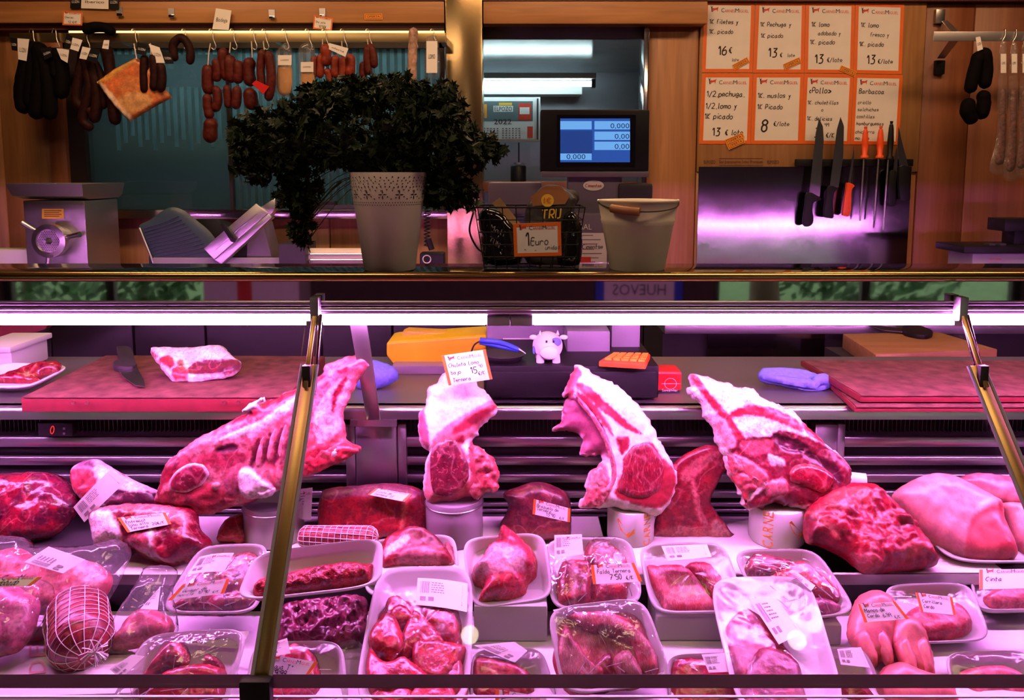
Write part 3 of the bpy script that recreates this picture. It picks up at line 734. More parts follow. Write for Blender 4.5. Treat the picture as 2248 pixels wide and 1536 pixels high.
# ceiling lamps, then two fixtures added for the front fill
for i, (x, s) in enumerate(((-1.25, 'over the grinder'), (0.15, 'over the scale'), (1.55, 'over the knife rack'))):
    t = thing('ceiling_lamp', 'warm recessed ceiling lamp '+s, 'lamp', 'recessed ceiling lamps')
    MB().span((x-0.47, 1.99, 2.70), (x+0.47, 2.25, 2.752)).build('frame', 'dark_trim', t)
    MB().span((x-0.44, 2.02, 2.695), (x+0.44, 2.22, 2.70)).build('diffuser', 'lamp_panel', t)
for x, s in ((-0.9, 'nearer the shop window with the parcel'), (0.9, 'nearer the egg sign')):  # made-up fixtures that go with the added front fill
    t = thing('ceiling_lamp', 'warm recessed lamp over the shop floor '+s, 'lamp', 'recessed ceiling lamps')
    MB().span((x-0.47, 0.70, 2.70), (x+0.47, 1.00, 2.752)).build('frame', 'dark_trim', t)
    MB().span((x-0.44, 0.73, 2.695), (x+0.44, 0.97, 2.70)).build('diffuser', 'lamp_panel', t)
# ------------------------------------------------------------------ the counter
DS = 1.48; ZS = Z(600, DS); DB = U(CX, 578, ZS).y
cnt = thing('display_counter', 'refrigerated glass display counter with dark glass top and pink lit interior', 'counter')
MB().span((-2.2, DS-0.004, ZS-0.010), (2.2, DB, ZS)).build('top_shelf', 'black_gloss', cnt, bevel=0.003)
MB().tube([(-2.2, DS-0.006, Z(606, DS)), (2.2, DS-0.006, Z(606, DS))], 0.0098, 20).build('front_rail', 'copper_rail', cnt, smooth=True)
MB().span((-2.2, DS, Z(660, DS)), (2.2, DS+0.012, Z(613, DS))).build('fascia', 'fascia_glass', cnt)
m = MB()
for y0, y1, d in ((660, 664, -0.004), (666, 672, 0.002), (674, 681, -0.002), (682, 691, 0.006)):
    m.span((-2.2, DS+d, Z(y1, DS)), (2.2, DS+0.05, Z(y0, DS)))
m.build('light_profile', 'alu', cnt, bevel=0.001, seg=1)
MB().span((-2.2, DS+0.03, Z(688, DS)), (2.2, DB, Z(664, DS))).build('lamp_housing', 'alu', cnt)
MB().span((-2.2, 1.512, Z(707, 1.49)), (2.2, 1.516, Z(680, 1.49))).build('added_light_shield', 'alu', cnt)  # unseen plate added behind the tubes to cut their light towards the back
zt0, zt1 = Z(713, 1.492), Z(691, 1.492)
for a, b in ((-2.1, X(1068, 1.492, 700)), (X(1170, 1.492, 700), 2.15)):
    MB().span((a, 1.488, zt0), (b, 1.510, zt1)).build('light_tube', 'tube_light', cnt, bevel=0.004)
for a, b in ((1069, 1119), (1121, 1169)):
    MB().span((X(a, 1.492, 700), 1.486, zt0-0.001), (X(b, 1.492, 700), 1.512, zt1)).build('tube_socket', 'lilac_plastic', cnt, bevel=0.002)
# work surface behind
ZW, DWK = 1.012, 1.70
MB().span((-2.2, DWK, ZW-0.004), (2.2, 2.17, ZW)).build('work_surface', 'steel_rough', cnt)
zlip = Z(918, DWK)
L = []
for x in (-2.2, 2.2):
    L.append([V((x, 1.72, ZW)), V((x, DWK+0.004, ZW)), V((x, DWK-0.006, ZW-0.004)), V((x, DWK-0.009, ZW-0.012)), V((x, DWK-0.009, zlip)), V((x, 1.72, zlip))])
m = MB(); m.loops(L, False); m.build('work_edge', 'steel', cnt, smooth=True)
# ventilated back wall of the well
DG = 1.715; zdk = 0.742
MB().span((-2.2, DG+0.05, zdk-0.05), (2.2, DG+0.06, zlip)).build('evaporator_cover', 'black_matte', cnt)
m = MB()
for i in range(420):
    x = -2.15+i*0.0103; m.span((x, DG+0.03, Z(958, DG)), (x+0.0012, DG+0.05, zlip-0.001))
tag(m.build('cooling_fins', 'charcoal', cnt), kind='stuff')
def slat(x0, x1, y0, y1):
    MB().span((X(x0, DG, 1000), DG, Z(y1, DG)), (X(x1, DG, 1000), DG+0.012, Z(y0, DG))).build('slat', 'slat_steel', cnt, bevel=0.0012, seg=1)
for x0, x1 in ((-300, 760), (893, 1792), (1850, 2560)):
    for y0, y1 in ((960, 981), (1003, 1021), (1042, 1059), (1079, 1093), (1104, 1112), (1118, 1125)): slat(x0, x1, y0, y1)
def upright(x0, x1, y0=930, y1=1140, d=0.0):
    MB().span((X(x0, DG, 1000), DG-0.004-d, Z(y1, DG)), (X(x1, DG, 1000), DG+0.02, Z(y0, DG))).build('upright', 'slat_steel', cnt, bevel=0.0015, seg=1)
upright(760, 781); upright(783, 872, d=0.004); upright(874, 893); upright(1786, 1834, d=0.002); upright(1836, 1852)
# deck of the well
zdf = 0.66
MB().span((-2.2, 1.13, zdf-0.02), (2.2, 1.45, zdf)).build('lower_deck', 'white', cnt)
MB().span((-2.2, 1.45, zdk-0.02), (2.2, DG+0.05, zdk)).build('upper_deck', 'charcoal', cnt)
MB().span((-2.2, 1.445, zdk-0.022), (2.2, 1.449, zdk)).build('deck_edge', 'alu', cnt)
MB().span((-2.2, 1.47, zdf-0.02), (2.2, 1.48, zdk-0.02)).build('deck_riser', 'black_matte', cnt)
MB().span((-2.2, 1.09, 0.02), (2.2, 1.13, 0.70)).build('front_panel', 'alu', cnt); MB().span((-2.2, 1.13, 0.02), (2.2, 1.70, 0.12)).build('plinth', 'charcoal', cnt)
# strut carrying the top shelf
pa, pb = P(782, 700, 1.56), P(822, 928, 1.685); d = V((0, -1, 0))
q0, q1 = P(764, 690, 1.56), P(802, 690, 1.56); q2, q3 = P(836, 928, 1.688), P(806, 928, 1.688)
m = MB(); m.prism([q0, q1, q2, q3], 0.006, (0, -1, 0)); m.build('shelf_strut', 'steel', cnt, bevel=0.001, seg=1)
MB().span((X(770, 1.69, 925), 1.683, Z(934, 1.69)), (X(872, 1.69, 925), 1.692, Z(920, 1.69))).build('strut_plate', 'steel', cnt)
# thermostat
t = thing('thermostat', 'small black thermostat with red digit below the cutting board', 'thermostat')
pbox(MB(), 84, 928, 158, 958, 1.70, 0.02).build('housing', 'black', t, bevel=0.003)
fq = lambda s, tt: P(84+74*s, 928+30*tt, 1.6995); m = MB(); write(m, fq, V((0, -1, 0)), '0', 0.36, 0.75, 0.22, 2.4, w=0.13); m.build('digit', 'led_red', t)
m = MB(); 
for y in (938, 949): m.add([P(138, y, 1.6995), P(143, y, 1.6995), P(143, y+5, 1.6995), P(138, y+5, 1.6995)], [(0, 1, 2, 3)])
m.build('key', 'lilac_plastic', t)
# front glass: hinge line to bottom edge
G0, G1 = V((0, 1.468, Z(690, 1.468))), V((0, 1.125, Z(1490, 1.125)))
gl_dir = (G1-G0).normalized(); gl_n = V((0, gl_dir.z, -gl_dir.y)); gl_n = gl_n if gl_n.y < 0 else -gl_n
def gplane(px, py, off=0.0):
    d = ray(px, py); o = G0+gl_n*off; return EYE + d*((o-EYE).dot(gl_n)/d.dot(gl_n))
def on_glass(x, t): return V((x, G0.y+(G1.y-G0.y)*t, G0.z+(G1.z-G0.z)*t))
seams = [-1.9, gplane(625, 1100).x, gplane(2150, 800).x, 2.4]
SX = []
for i in range(3):
    a, b = seams[i]+0.006, seams[i+1]-0.006
    m = MB(); q = [on_glass(a, 0), on_glass(b, 0), on_glass(b, 1), on_glass(a, 1)]; m.prism(q, 0.006, gl_n); p = m.build('front_glass', 'glass', cnt)
    m = MB(); m.prism([on_glass(a, 0.99)+gl_n*0.001, on_glass(b, 0.99)+gl_n*0.001, on_glass(b, 1.02)+gl_n*0.001, on_glass(a, 1.02)+gl_n*0.001], 0.008, gl_n); m.build('bottom_edge', 'violet_trim', p)
m = MB(); m.span((-1.9, 1.117, Z(1532, 1.117)), (2.4, 1.121, Z(1529, 1.117))); m.build('glass_lower_edge', 'alu', cnt)
MB().span((-1.9, 1.117, 0.66), (2.4, 1.121, Z(1500, 1.12))).build('lower_glass', 'glass', cnt)
def arm(label, top, mid, low, w0, w1):
    """hinged bar in the glass plane: clamp, thin upper rod pair, flat lower bar with bright edges"""
    t = bpy.data.objects.new('glass_arm', None); link(t, (0, 0, 0), cnt); t['label'] = label
    a, b, c = [gplane(*p, 0.004) for p in (top, mid, low)]
    m = MB(); m.box(a+V((0, 0, 0.012)), (0.017, 0.024, 0.048)); m.box(a+V((0, -0.006, -0.016)), (0.034, 0.010, 0.009)); m.build('clamp', 'steel_rough', t, bevel=0.002)
    m = MB(); m.tube([a+V((0.011, -0.004, 0)), b+V((0.012, -0.006, -0.03))], 0.004, 10); m.tube([a+V((-0.001, -0.006, 0)), b+V((0.003, -0.008, -0.03))], 0.0035, 10); m.build('upper_rod', 'chrome', t, smooth=True)
    def flat(p, q, w, th, off):
        ax = (q-p).normalized(); sd = ax.cross(gl_n).normalized()
        return [p-sd*w+gl_n*off, p+sd*w+gl_n*off, q+sd*w+gl_n*off, q-sd*w+gl_n*off]
    m = MB(); m.prism(flat(a+(b-a)*0.05, b+(c-b)*0.04, w0*0.45, 0.004, 0.010), 0.005, gl_n); m.build('upper_bar', 'gold_bar', t, bevel=0.001, seg=1)
    b2 = b-(c-b)*0.05
    m = MB(); m.prism(flat(b2, c, w1, 0.006, 0.003), 0.006, gl_n); m.build('lower_bar', 'gold_bar', t, bevel=0.001, seg=1)
    ax = (c-b).normalized(); sd = ax.cross(gl_n).normalized(); m = MB()
    for s in (-1, 1): m.tube([b2+sd*s*(w1+0.003)+gl_n*0.002, c+sd*s*(w1+0.003)+gl_n*0.002], 0.0035, 8)
    m.build('edge_profile', 'lilac_plastic', t, smooth=True)
    m = MB(); m.box(b+gl_n*0.008, (0.016, 0.012, 0.045)); m.build('joint', 'dark_trim', t, bevel=0.002)
arm('brown metal glass arm crossing before the rib rack', (693, 690), (676, 830), (566, 1540), 0.010, 0.0115)
arm('brown metal glass arm before the pork loins', (2108, 690), (2152, 830), (2420, 1490), 0.010, 0.0115)
m = MB(); m.box(gplane(563, 1520, 0.004), (0.05, 0.02, 0.05)); m.build('foot_clamp', 'black', cnt, bevel=0.006)
# ------------------------------------------------------------------ meat in the counter
def dplane(x, y, tilt, z=0.742, yaw=0): return Plane(x, y, U(x, y, z).y, tilt, yaw)
def meat(name, label, cat, pl, out, hf, hb, R, col, mat='meat', group=None, **k):
    zmin = k.pop('zmin', 0.744); m = puff(pl, out, hf, hb, R, col, **k)
    for v in m.v: v.z = max(v.z, zmin)
    return solo(name, m, mat, label, cat, group, smooth=True)
def addon(parent, name, pl, out, hf, R, col, mat='meat', **k):
    return puff(pl, out, hf, 0.004, R, col, **k).build(name, mat, parent, smooth=True)
# sheets of paper on the upper deck
def paper(label, x0, y0, x1, y1):
    a, b = U(x0, y1, 0.742), U(x1, y0, 0.742); MBp = MB().span((a.x, a.y, 0.7425), (b.x, min(b.y, 1.70), 0.7435)); solo('paper_sheet', MBp, 'paper', label, 'paper', 'papers under the meat')
paper('white paper under the veal brisket and the first cylinder', 250, 1130, 760, 1262)
paper('white paper under the shank and the plain cylinder', 775, 1120, 1330, 1262)
paper('white paper under the standing chop and printed cylinders', 1345, 1115, 1765, 1262)
paper('white paper under the big raw red slab', 1785, 1130, 2050, 1258)
# stands for the rib cuts
def stand(label, x0, x1, ytop, D, mat, kind):
    a, b = P(x0, ytop, D), P(x1, ytop, D); r = (b.x-a.x)/2; c = V(((a.x+b.x)/2, D, 0)); zt_ = a.z; z0 = 0.7435
    t = thing('display_stand', label, 'stand', 'cylinders holding up the rib cuts')
    m = MB(); m.lathe([(r*0.96, z0), (r, z0+0.004), (r, zt_-0.004), (r*0.97, zt_)], c, 40, cap0=True, cap1=True); m.build('cylinder', mat, t, smooth=True)
    if kind:
        m = MB()
        f = lambda s, tt: V((c.x+(r+0.0008)*math.sin((s-0.5)*2.6), c.y-(r+0.0008)*math.cos((s-0.5)*2.6), zt_-(zt_-z0)*tt))
        def write_col(word, s0):
            for i, ch in enumerate(word):
                fr = lambda a, b, i=i: f(s0+0.19*b, 1.0-0.02-(i+a)*0.21)
                printed(m, fr, V((0, 0, 0)), ch, 0.1, 0.95, 0.8, 1.0, width=0.8, off=0)
        write_col('CARNE', 0.62 if kind == 1 else 0.14); m.build('lettering', 'sticker', t); m = MB()
        s0 = 0.34 if kind == 1 else 0.66
        pts = [(s0-0.10, 0.15), (s0-0.02, 0.35), (s0+0.10, 0.55), (s0+0.16, 0.40), (s0+0.16, 0.55), (s0+0.06, 0.68), (s0-0.06, 0.5), (s0-0.13, 0.2)]
        m.add([f(*p) for p in pts], [tuple(range(8))]); m.build('printed_mark', 'sticker', t)
    else:
        m = MB(); m.tube([V((c.x+r*1.005*math.cos(k/40*6.283), c.y+r*1.005*math.sin(k/40*6.283), zt_-0.012)) for k in range(40)], 0.0018, 6, closed=True); m.build('rim_bead', 'steel', t, smooth=True)
    return zt_
stand('grey metal cylinder under the long rib rack', 536, 664, 1096, 1.60, 'steel_rough', 0)
stand('plain frosted cylinder under the thick fatty loin chop', 934, 1060, 1088, 1.60, 'acrylic', 0)
stand('white cylinder with orange print under the curved rib chop', 1334, 1436, 1108, 1.60, 'white', 1)
stand('white cylinder with orange print under the dark sirloin end', 1648, 1766, 1104, 1.595, 'white', 2)
PKL = (0.68, 0.20, 0.24)
# long rib rack
C6 = lambda pts: crop(320, 740, 3.84, pts)
pl = Plane(600, 1100, 1.56, 14)
out = C6([(100, 1400), (95, 1310), (130, 1200), (165, 1075), (290, 960), (350, 910), (480, 830), (620, 760), (740, 690), (850, 640), (850, 600), (930, 540), (1000, 505), (1015, 540), (1130, 500), (1150, 470), (1300, 430), (1430, 350), (1500, 290), (1500, 250), (1600, 200), (1740, 150), (1850, 115), (1900, 165), (1900, 250), (1860, 280), (1800, 360), (1740, 470), (1690, 580), (1670, 680), (1690, 800), (1700, 870), (1810, 930), (1770, 980), (1600, 1070), (1450, 1140), (1330, 1180), (1180, 1270), (1000, 1340), (880, 1400), (700, 1440), (600, 1480), (450, 1500), (380, 1450), (220, 1430)])
rg = [(C6([(850, 620), (1000, 545), (1290, 440), (1290, 480), (1100, 590), (760, 730)]), LEAN), (C6([(860, 600), (1000, 505), (1010, 545), (890, 630)]), FAT, 0.004),
      (C6([(600, 890), (760, 790), (1000, 690), (1290, 500), (1290, 570), (1060, 740), (840, 830), (700, 850)]), FAT, 0.003),
      (C6([(300, 1060), (420, 990), (800, 950), (830, 990), (560, 1070), (420, 1060), (330, 1110)]), PKL), (C6([(640, 920), (780, 880), (830, 930), (760, 960), (620, 960)]), DARK, -0.004),
      (C6([(130, 1220), (180, 1080), (300, 1000), (320, 1080), (200, 1240), (130, 1330)]), LEAN), (C6([(110, 1380), (200, 1280), (300, 1270), (480, 1230), (650, 1250), (800, 1300), (700, 1430), (400, 1440)]), (0.50, 0.12, 0.11)),
      (C6([(820, 1130), (900, 1080), (1000, 1160), (1110, 1240), (1100, 1310), (950, 1360), (840, 1300)]), FAT, 0.010), (C6([(300, 1290), (480, 1250), (560, 1200), (600, 1260), (480, 1330), (320, 1330)]), (0.62, 0.16, 0.18)), (C6([(600, 980), (820, 960), (900, 1000), (760, 1080), (600, 1080)]), (0.5, 0.12, 0.15)), (C6([(1250, 1080), (1330, 980), (1330, 1160), (1200, 1240), (1120, 1220)]), (0.84, 0.5, 0.5)), (C6([(690, 1230), (780, 1090), (830, 1180), (800, 1330)]), MEMB, 0.004),
      (C6([(1430, 360), (1760, 170), (1780, 260), (1560, 400), (1440, 500)]), (0.72, 0.28, 0.30)), (C6([(1480, 340), (1560, 320), (1550, 400), (1500, 420)]), LEAN), (C6([(1640, 260), (1720, 240), (1710, 290), (1660, 310)]), LEAN),
      (C6([(1460, 620), (1560, 450), (1700, 340), (1740, 400), (1660, 620), (1650, 760), (1540, 880), (1450, 850)]), (0.90, 0.66, 0.66)), (C6([(1600, 480), (1700, 340), (1720, 350), (1640, 500), (1600, 640)]), LEAN),
      (C6([(1330, 1160), (1340, 1000), (1440, 900), (1680, 880), (1800, 930), (1600, 1060), (1450, 1130)]), (0.60, 0.10, 0.11), 0.004), (C6([(1560, 950), (1640, 930), (1640, 1000), (1560, 1060)]), FAT, 0.004),
      (C6([(1380, 800), (1440, 780), (1470, 880), (1420, 960), (1370, 900)]), (0.72, 0.26, 0.26))]
for i in range(4):
    x = 930+i*95; rg.append((C6([(x, 960-i*40), (x+35, 860-i*40), (x+75, 840-i*40), (x+60, 980-i*30), (x+20, 1070-i*20), (x-20, 1080-i*20)]), (0.36, 0.07, 0.10), -0.004))
r1 = meat('rib_rack', 'long raw beef rib rack leaning up across the glass arm', 'meat', pl, out, 0.028, 0.03, 0.03, (0.82, 0.46, 0.46), 'meat', 'raw rib cuts standing on cylinders', regions=rg, two=(0.68, 0.24, 0.26), tscale=60, step=0.0042, amp=0.004, edge=0.004, seed=3)
addon(r1, 'eye_muscle', pl, C6([(245, 1210), (310, 1110), (420, 1050), (530, 1060), (575, 1140), (510, 1225), (380, 1290), (275, 1275)]), 0.006, 0.02, (0.42, 0.05, 0.08), 'meat_fine', off=0.028, rim=(0.004, FAT), step=0.004)
addon(r1, 'bone_end', pl, C6([(600, 1220), (640, 1200), (670, 1230), (640, 1280), (600, 1260)]), 0.006, 0.006, BONE, off=0.027, step=0.004)
for nm_, o_, cc in (('ragged_flank', [(1330, 1160), (1345, 1010), (1450, 920), (1690, 880), (1800, 930), (1760, 985), (1600, 1065), (1450, 1135)], (0.66, 0.12, 0.14)), ('fat_lump', [(830, 1200), (880, 1120), (960, 1150), (1000, 1230), (930, 1290), (850, 1270)], (0.95, 0.82, 0.80)), ('fat_lump', [(940, 1290), (1010, 1220), (1105, 1250), (1095, 1310), (1000, 1345)], (0.95, 0.84, 0.82)), ('fat_crest', [(850, 630), (860, 600), (930, 545), (1000, 505), (1012, 545), (900, 620)], (0.97, 0.9, 0.88))):
    addon(r1, nm_, pl, C6(o_), 0.012, 0.016, cc, 'meat', off=0.022, step=0.004, amp=0.005, ns=70, edge=0.005, two=tuple(min(1, q*1.25) for q in cc), tscale=110, seed=len(o_))
for i in range(4):
    x = 960+i*92; addon(r1, 'rib_bone', pl, C6([(x, 1040-i*40), (x+25, 900-i*40), (x+60, 810-i*45), (x+80, 820-i*45), (x+60, 950-i*40), (x+30, 1080-i*40)]), 0.008, 0.008, (0.84, 0.48, 0.50), off=0.0255, step=0.004)
# thick loin chop with white fat
C7 = lambda pts: crop(880, 760, 3.5125, pts)
pl = Plane(1000, 1090, 1.575, 22)
out = C7([(215, 310), (290, 280), (340, 200), (520, 230), (600, 300), (650, 350), (720, 430), (740, 470), (730, 520), (650, 590), (600, 640), (600, 690), (560, 700), (570, 760), (640, 800), (710, 860), (745, 930), (750, 1000), (750, 1110), (650, 1120), (600, 1180), (520, 1150), (420, 1190), (300, 1200), (230, 1210), (190, 1170), (175, 1080), (190, 900), (220, 830), (170, 780), (135, 680), (140, 540), (180, 470), (200, 400)])
rg = [(C7([(250, 760), (330, 640), (520, 520), (700, 420), (735, 470), (640, 590), (560, 690), (470, 760), (530, 900), (400, 1180), (230, 1200), (190, 1080)]), (0.78, 0.42, 0.42)),
      (C7([(400, 670), (470, 590), (600, 510), (700, 460), (735, 480), (600, 590), (520, 640), (440, 680)]), (0.50, 0.07, 0.08)), (C7([(430, 720), (470, 680), (500, 700), (490, 740), (440, 745)]), LEAN, 0.003),
      (C7([(540, 720), (640, 800), (745, 930), (750, 1110), (600, 1170), (500, 1140), (540, 1000), (530, 880)]), (0.66, 0.20, 0.22), 0.003), (C7([(600, 820), (700, 870), (740, 960), (680, 1000), (600, 900)]), LEAN, 0.004), (C7([(300, 1160), (420, 1100), (540, 1040), (600, 1130), (420, 1190)]), (0.72, 0.26, 0.27)),
      (C7([(140, 560), (180, 470), (200, 560), (230, 700), (215, 800), (150, 700)]), (0.60, 0.28, 0.34))]
r2 = meat('loin_chop', 'thick raw loin chop with broad white fat under the price card', 'meat', pl, out, 0.030, 0.05, 0.035, FAT, 'fat', 'raw rib cuts standing on cylinders', regions=rg, step=0.0042, amp=0.003, edge=0.005, seed=5, tone=0.1)
addon(r2, 'eye_muscle', pl, C7([(235, 900), (260, 780), (340, 720), (420, 720), (470, 790), (520, 900), (530, 1000), (480, 1090), (380, 1150), (290, 1140), (250, 1090)]), 0.006, 0.02, (0.36, 0.03, 0.05), 'meat_fine', off=0.030, step=0.0045, seed=2)
addon(r2, 'ragged_bone', pl, C7([(545, 760), (640, 800), (710, 860), (745, 930), (752, 1010), (750, 1110), (650, 1122), (590, 1170), (520, 1120), (560, 1000), (540, 880)]), 0.014, 0.02, (0.80, 0.36, 0.36), 'meat', off=0.022, step=0.004, amp=0.006, ns=70, edge=0.006, two=(0.60, 0.12, 0.14), tscale=100, seed=44)
# curved rib chop
pl = Plane(1380, 1110, 1.575, 20)
out = C7([(1380, 140), (1430, 170), (1500, 220), (1650, 290), (1750, 370), (1850, 480), (1930, 590), (2030, 790), (2100, 910), (2130, 990), (2110, 1130), (2060, 1230), (1970, 1310), (1880, 1290), (1730, 1260), (1600, 1240), (1480, 1250), (1380, 1240), (1390, 1180), (1430, 1120), (1420, 1070), (1460, 960), (1520, 930), (1550, 860), (1540, 840), (1380, 835), (1400, 740), (1380, 690), (1280, 650), (1170, 645), (1180, 620), (1230, 600), (1240, 520), (1260, 430), (1290, 400), (1250, 390), (1250, 350), (1280, 290), (1310, 220), (1345, 150)])
rg = [(C7([(1260, 420), (1340, 400), (1450, 480), (1560, 650), (1610, 850), (1540, 840), (1380, 835), (1400, 740), (1380, 690), (1180, 650), (1240, 560)]), (0.52, 0.22, 0.29), -0.012),
      (C7([(1350, 290), (1430, 310), (1500, 370), (1650, 510), (1750, 600), (1845, 680), (1740, 650), (1640, 580), (1540, 500), (1420, 390), (1350, 330)]), (0.60, 0.08, 0.10)),
      (C7([(1340, 350), (1410, 385), (1520, 490), (1600, 620), (1622, 695), (1560, 620), (1460, 500), (1370, 410)]), (0.60, 0.10, 0.12)), (C7([(1650, 700), (1740, 700), (1740, 780), (1690, 830), (1660, 760)]), LEAN, 0.003),
      (C7([(1260, 400), (1290, 250), (1350, 160), (1390, 220), (1340, 300), (1320, 390)]), (0.66, 0.24, 0.27)),
      (C7([(1640, 1130), (1690, 980), (1720, 830), (1900, 740), (2000, 860), (2080, 930), (2110, 1050), (2040, 1200), (1920, 1240), (1760, 1200)]), (0.56, 0.08, 0.09)),
      (C7([(1390, 1230), (1430, 1120), (1460, 960), (1560, 900), (1600, 1040), (1600, 1150), (1500, 1240)]), (0.76, 0.36, 0.38))]
r3 = meat('rib_chop', 'curved raw rib chop with striped fat and big round red eye', 'meat', pl, out, 0.028, 0.05, 0.03, FAT, 'fat', 'raw rib cuts standing on cylinders', regions=rg, step=0.0042, amp=0.003, edge=0.005, seed=7, tone=0.1)
addon(r3, 'eye_muscle', pl, C7([(1710, 860), (1760, 780), (1830, 740), (1900, 750), (1970, 830), (2005, 920), (2000, 1030), (1960, 1110), (1870, 1160), (1760, 1150), (1660, 1110), (1690, 1000)]), 0.006, 0.02, LEAN, 'meat_fiber', off=0.028, step=0.0045, seed=4)
addon(r3, 'rib_bone', pl, C7([(1330, 370), (1400, 430), (1500, 560), (1580, 700), (1640, 880), (1650, 1010), (1600, 1120), (1560, 1100), (1610, 1000), (1600, 870), (1540, 700), (1460, 560), (1370, 450)]), 0.006, 0.008, (0.74, 0.38, 0.42), off=0.027, step=0.0045, seed=4)
addon(r3, 'ragged_bone', pl, C7([(1390, 1230), (1430, 1120), (1460, 970), (1530, 930), (1600, 1040), (1600, 1140), (1500, 1235)]), 0.010, 0.02, (0.86, 0.5, 0.5), 'meat', off=0.022, step=0.004, amp=0.005, ns=70, edge=0.006, two=(0.70, 0.24, 0.26), tscale=100, seed=45)
# dark sirloin end
C8 = lambda pts: crop(1400, 780, 3.2, pts)
pl = Plane(1700, 1100, 1.57, 22)
out = C8([(350, 150), (400, 130), (480, 145), (640, 200), (800, 240), (900, 310), (1050, 370), (1150, 450), (1250, 550), (1310, 620), (1420, 700), (1490, 790), (1500, 850), (1470, 940), (1480, 960), (1420, 1020), (1300, 1060), (1200, 1080), (1050, 1060), (960, 1040), (800, 1085), (730, 1050), (720, 990), (690, 920), (640, 850), (610, 740), (590, 680), (540, 600), (530, 510), (470, 440), (440, 330), (360, 280), (345, 240), (370, 200)])
rg = [(C8([(360, 140), (400, 150), (440, 220), (520, 320), (610, 420), (720, 580), (660, 620), (560, 450), (450, 300), (390, 210)]), (0.58, 0.10, 0.12)), (C8([(530, 470), (580, 450), (660, 600), (640, 680), (580, 620)]), (0.80, 0.5, 0.5), 0.004),
      (C8([(610, 420), (700, 370), (800, 355), (950, 390), (1090, 460), (1130, 545), (1000, 490), (850, 440), (720, 430), (620, 445)]), (0.60, 0.09, 0.10)), (C8([(1140, 470), (1200, 520), (1300, 620), (1230, 600), (1150, 540)]), (0.56, 0.08, 0.09)),
      (C8([(660, 640), (700, 590), (900, 570), (960, 530), (1100, 560), (1300, 640), (1450, 760), (1490, 840), (1450, 930), (1300, 1030), (1050, 1050), (900, 1030), (780, 1075), (740, 1040), (880, 900), (820, 800), (640, 690)]), (0.40, 0.035, 0.045), -0.004),
      (C8([(700, 600), (900, 590), (920, 640), (860, 690), (730, 690)]), (0.66, 0.24, 0.26)), (C8([(920, 550), (1080, 590), (1180, 660), (1080, 690), (960, 640)]), DARK, -0.006), (C8([(640, 700), (800, 760), (880, 870), (760, 960), (690, 910), (640, 850)]), (0.74, 0.30, 0.30), 0.002),
      (C8([(860, 900), (1000, 870), (1020, 980), (900, 1000)]), (0.72, 0.34, 0.36), 0.005), (C8([(890, 690), (1000, 740), (990, 780), (900, 760)]), FAT, 0.004), (C8([(1100, 640), (1300, 740), (1400, 830), (1380, 900), (1250, 780), (1120, 700)]), DARK, -0.005),
      (C8([(790, 1060), (820, 1000), (930, 980), (950, 1010), (860, 1070)]), LEAN, 0.004)]
r4 = meat('sirloin_end', 'dark raw sirloin end with red banded fat leaning to a peak', 'meat', pl, out, 0.032, 0.05, 0.035, FAT, 'meat', 'raw rib cuts standing on cylinders', regions=rg, step=0.0042, amp=0.005, edge=0.006, seed=9, tone=0.15)
addon(r4, 'eye_muscle', pl, C8([(1030, 820), (1080, 770), (1180, 760), (1290, 800), (1350, 870), (1280, 960), (1130, 920), (1050, 890)]), 0.014, 0.016, RED, 'meat_wet', off=0.024, step=0.0045, rim=(0.003, (0.7, 0.3, 0.3)), seed=6)
addon(r4, 'ragged_flank', pl, C8([(610, 700), (720, 740), (860, 850), (880, 910), (760, 970), (740, 1040), (700, 940), (640, 850)]), 0.010, 0.02, (0.80, 0.34, 0.34), 'meat', off=0.024, step=0.004, amp=0.006, ns=70, edge=0.006, two=(0.62, 0.14, 0.16), tscale=100, seed=46)
# meat lying at the back of the well
meat('beef_heart_cut', 'huge dark red beef joint at the far corner by the slats', 'meat', dplane(60, 1192, 40), [(-60, 1060), (0, 1045), (60, 1038), (120, 1040), (155, 1060), (172, 1090), (175, 1115), (150, 1150), (110, 1180), (60, 1192), (0, 1190), (-60, 1180)], 0.05, 0.03, 0.05, RED, 'meat_wet', two=DARK, amp=0.005, lump=0.008, tscale=22, seed=11, regions=[([(80, 1045), (160, 1060), (172, 1110), (110, 1120), (90, 1080)], (0.36, 0.05, 0.09))])
meat('short_rib', 'pink rib end with white fat top lying behind the entrecote', 'meat', Plane(260, 1120, 1.62, 30), [(160, 1032), (185, 1012), (215, 1008), (240, 1022), (300, 1056), (350, 1080), (345, 1118), (260, 1122), (200, 1110), (165, 1078)], 0.03, 0.03, 0.025, FAT, 'meat', seed=12, amp=0.004, regions=[([(164, 1040), (190, 1025), (220, 1040), (225, 1075), (195, 1095), (168, 1070)], (0.62, 0.13, 0.16)), ([(240, 1078), (300, 1082), (348, 1084), (345, 1118), (250, 1120)], (0.22, 0.03, 0.05), -0.004), ([(180, 1018), (210, 1012), (220, 1030), (195, 1032)], (0.4, 0.2, 0.28))])
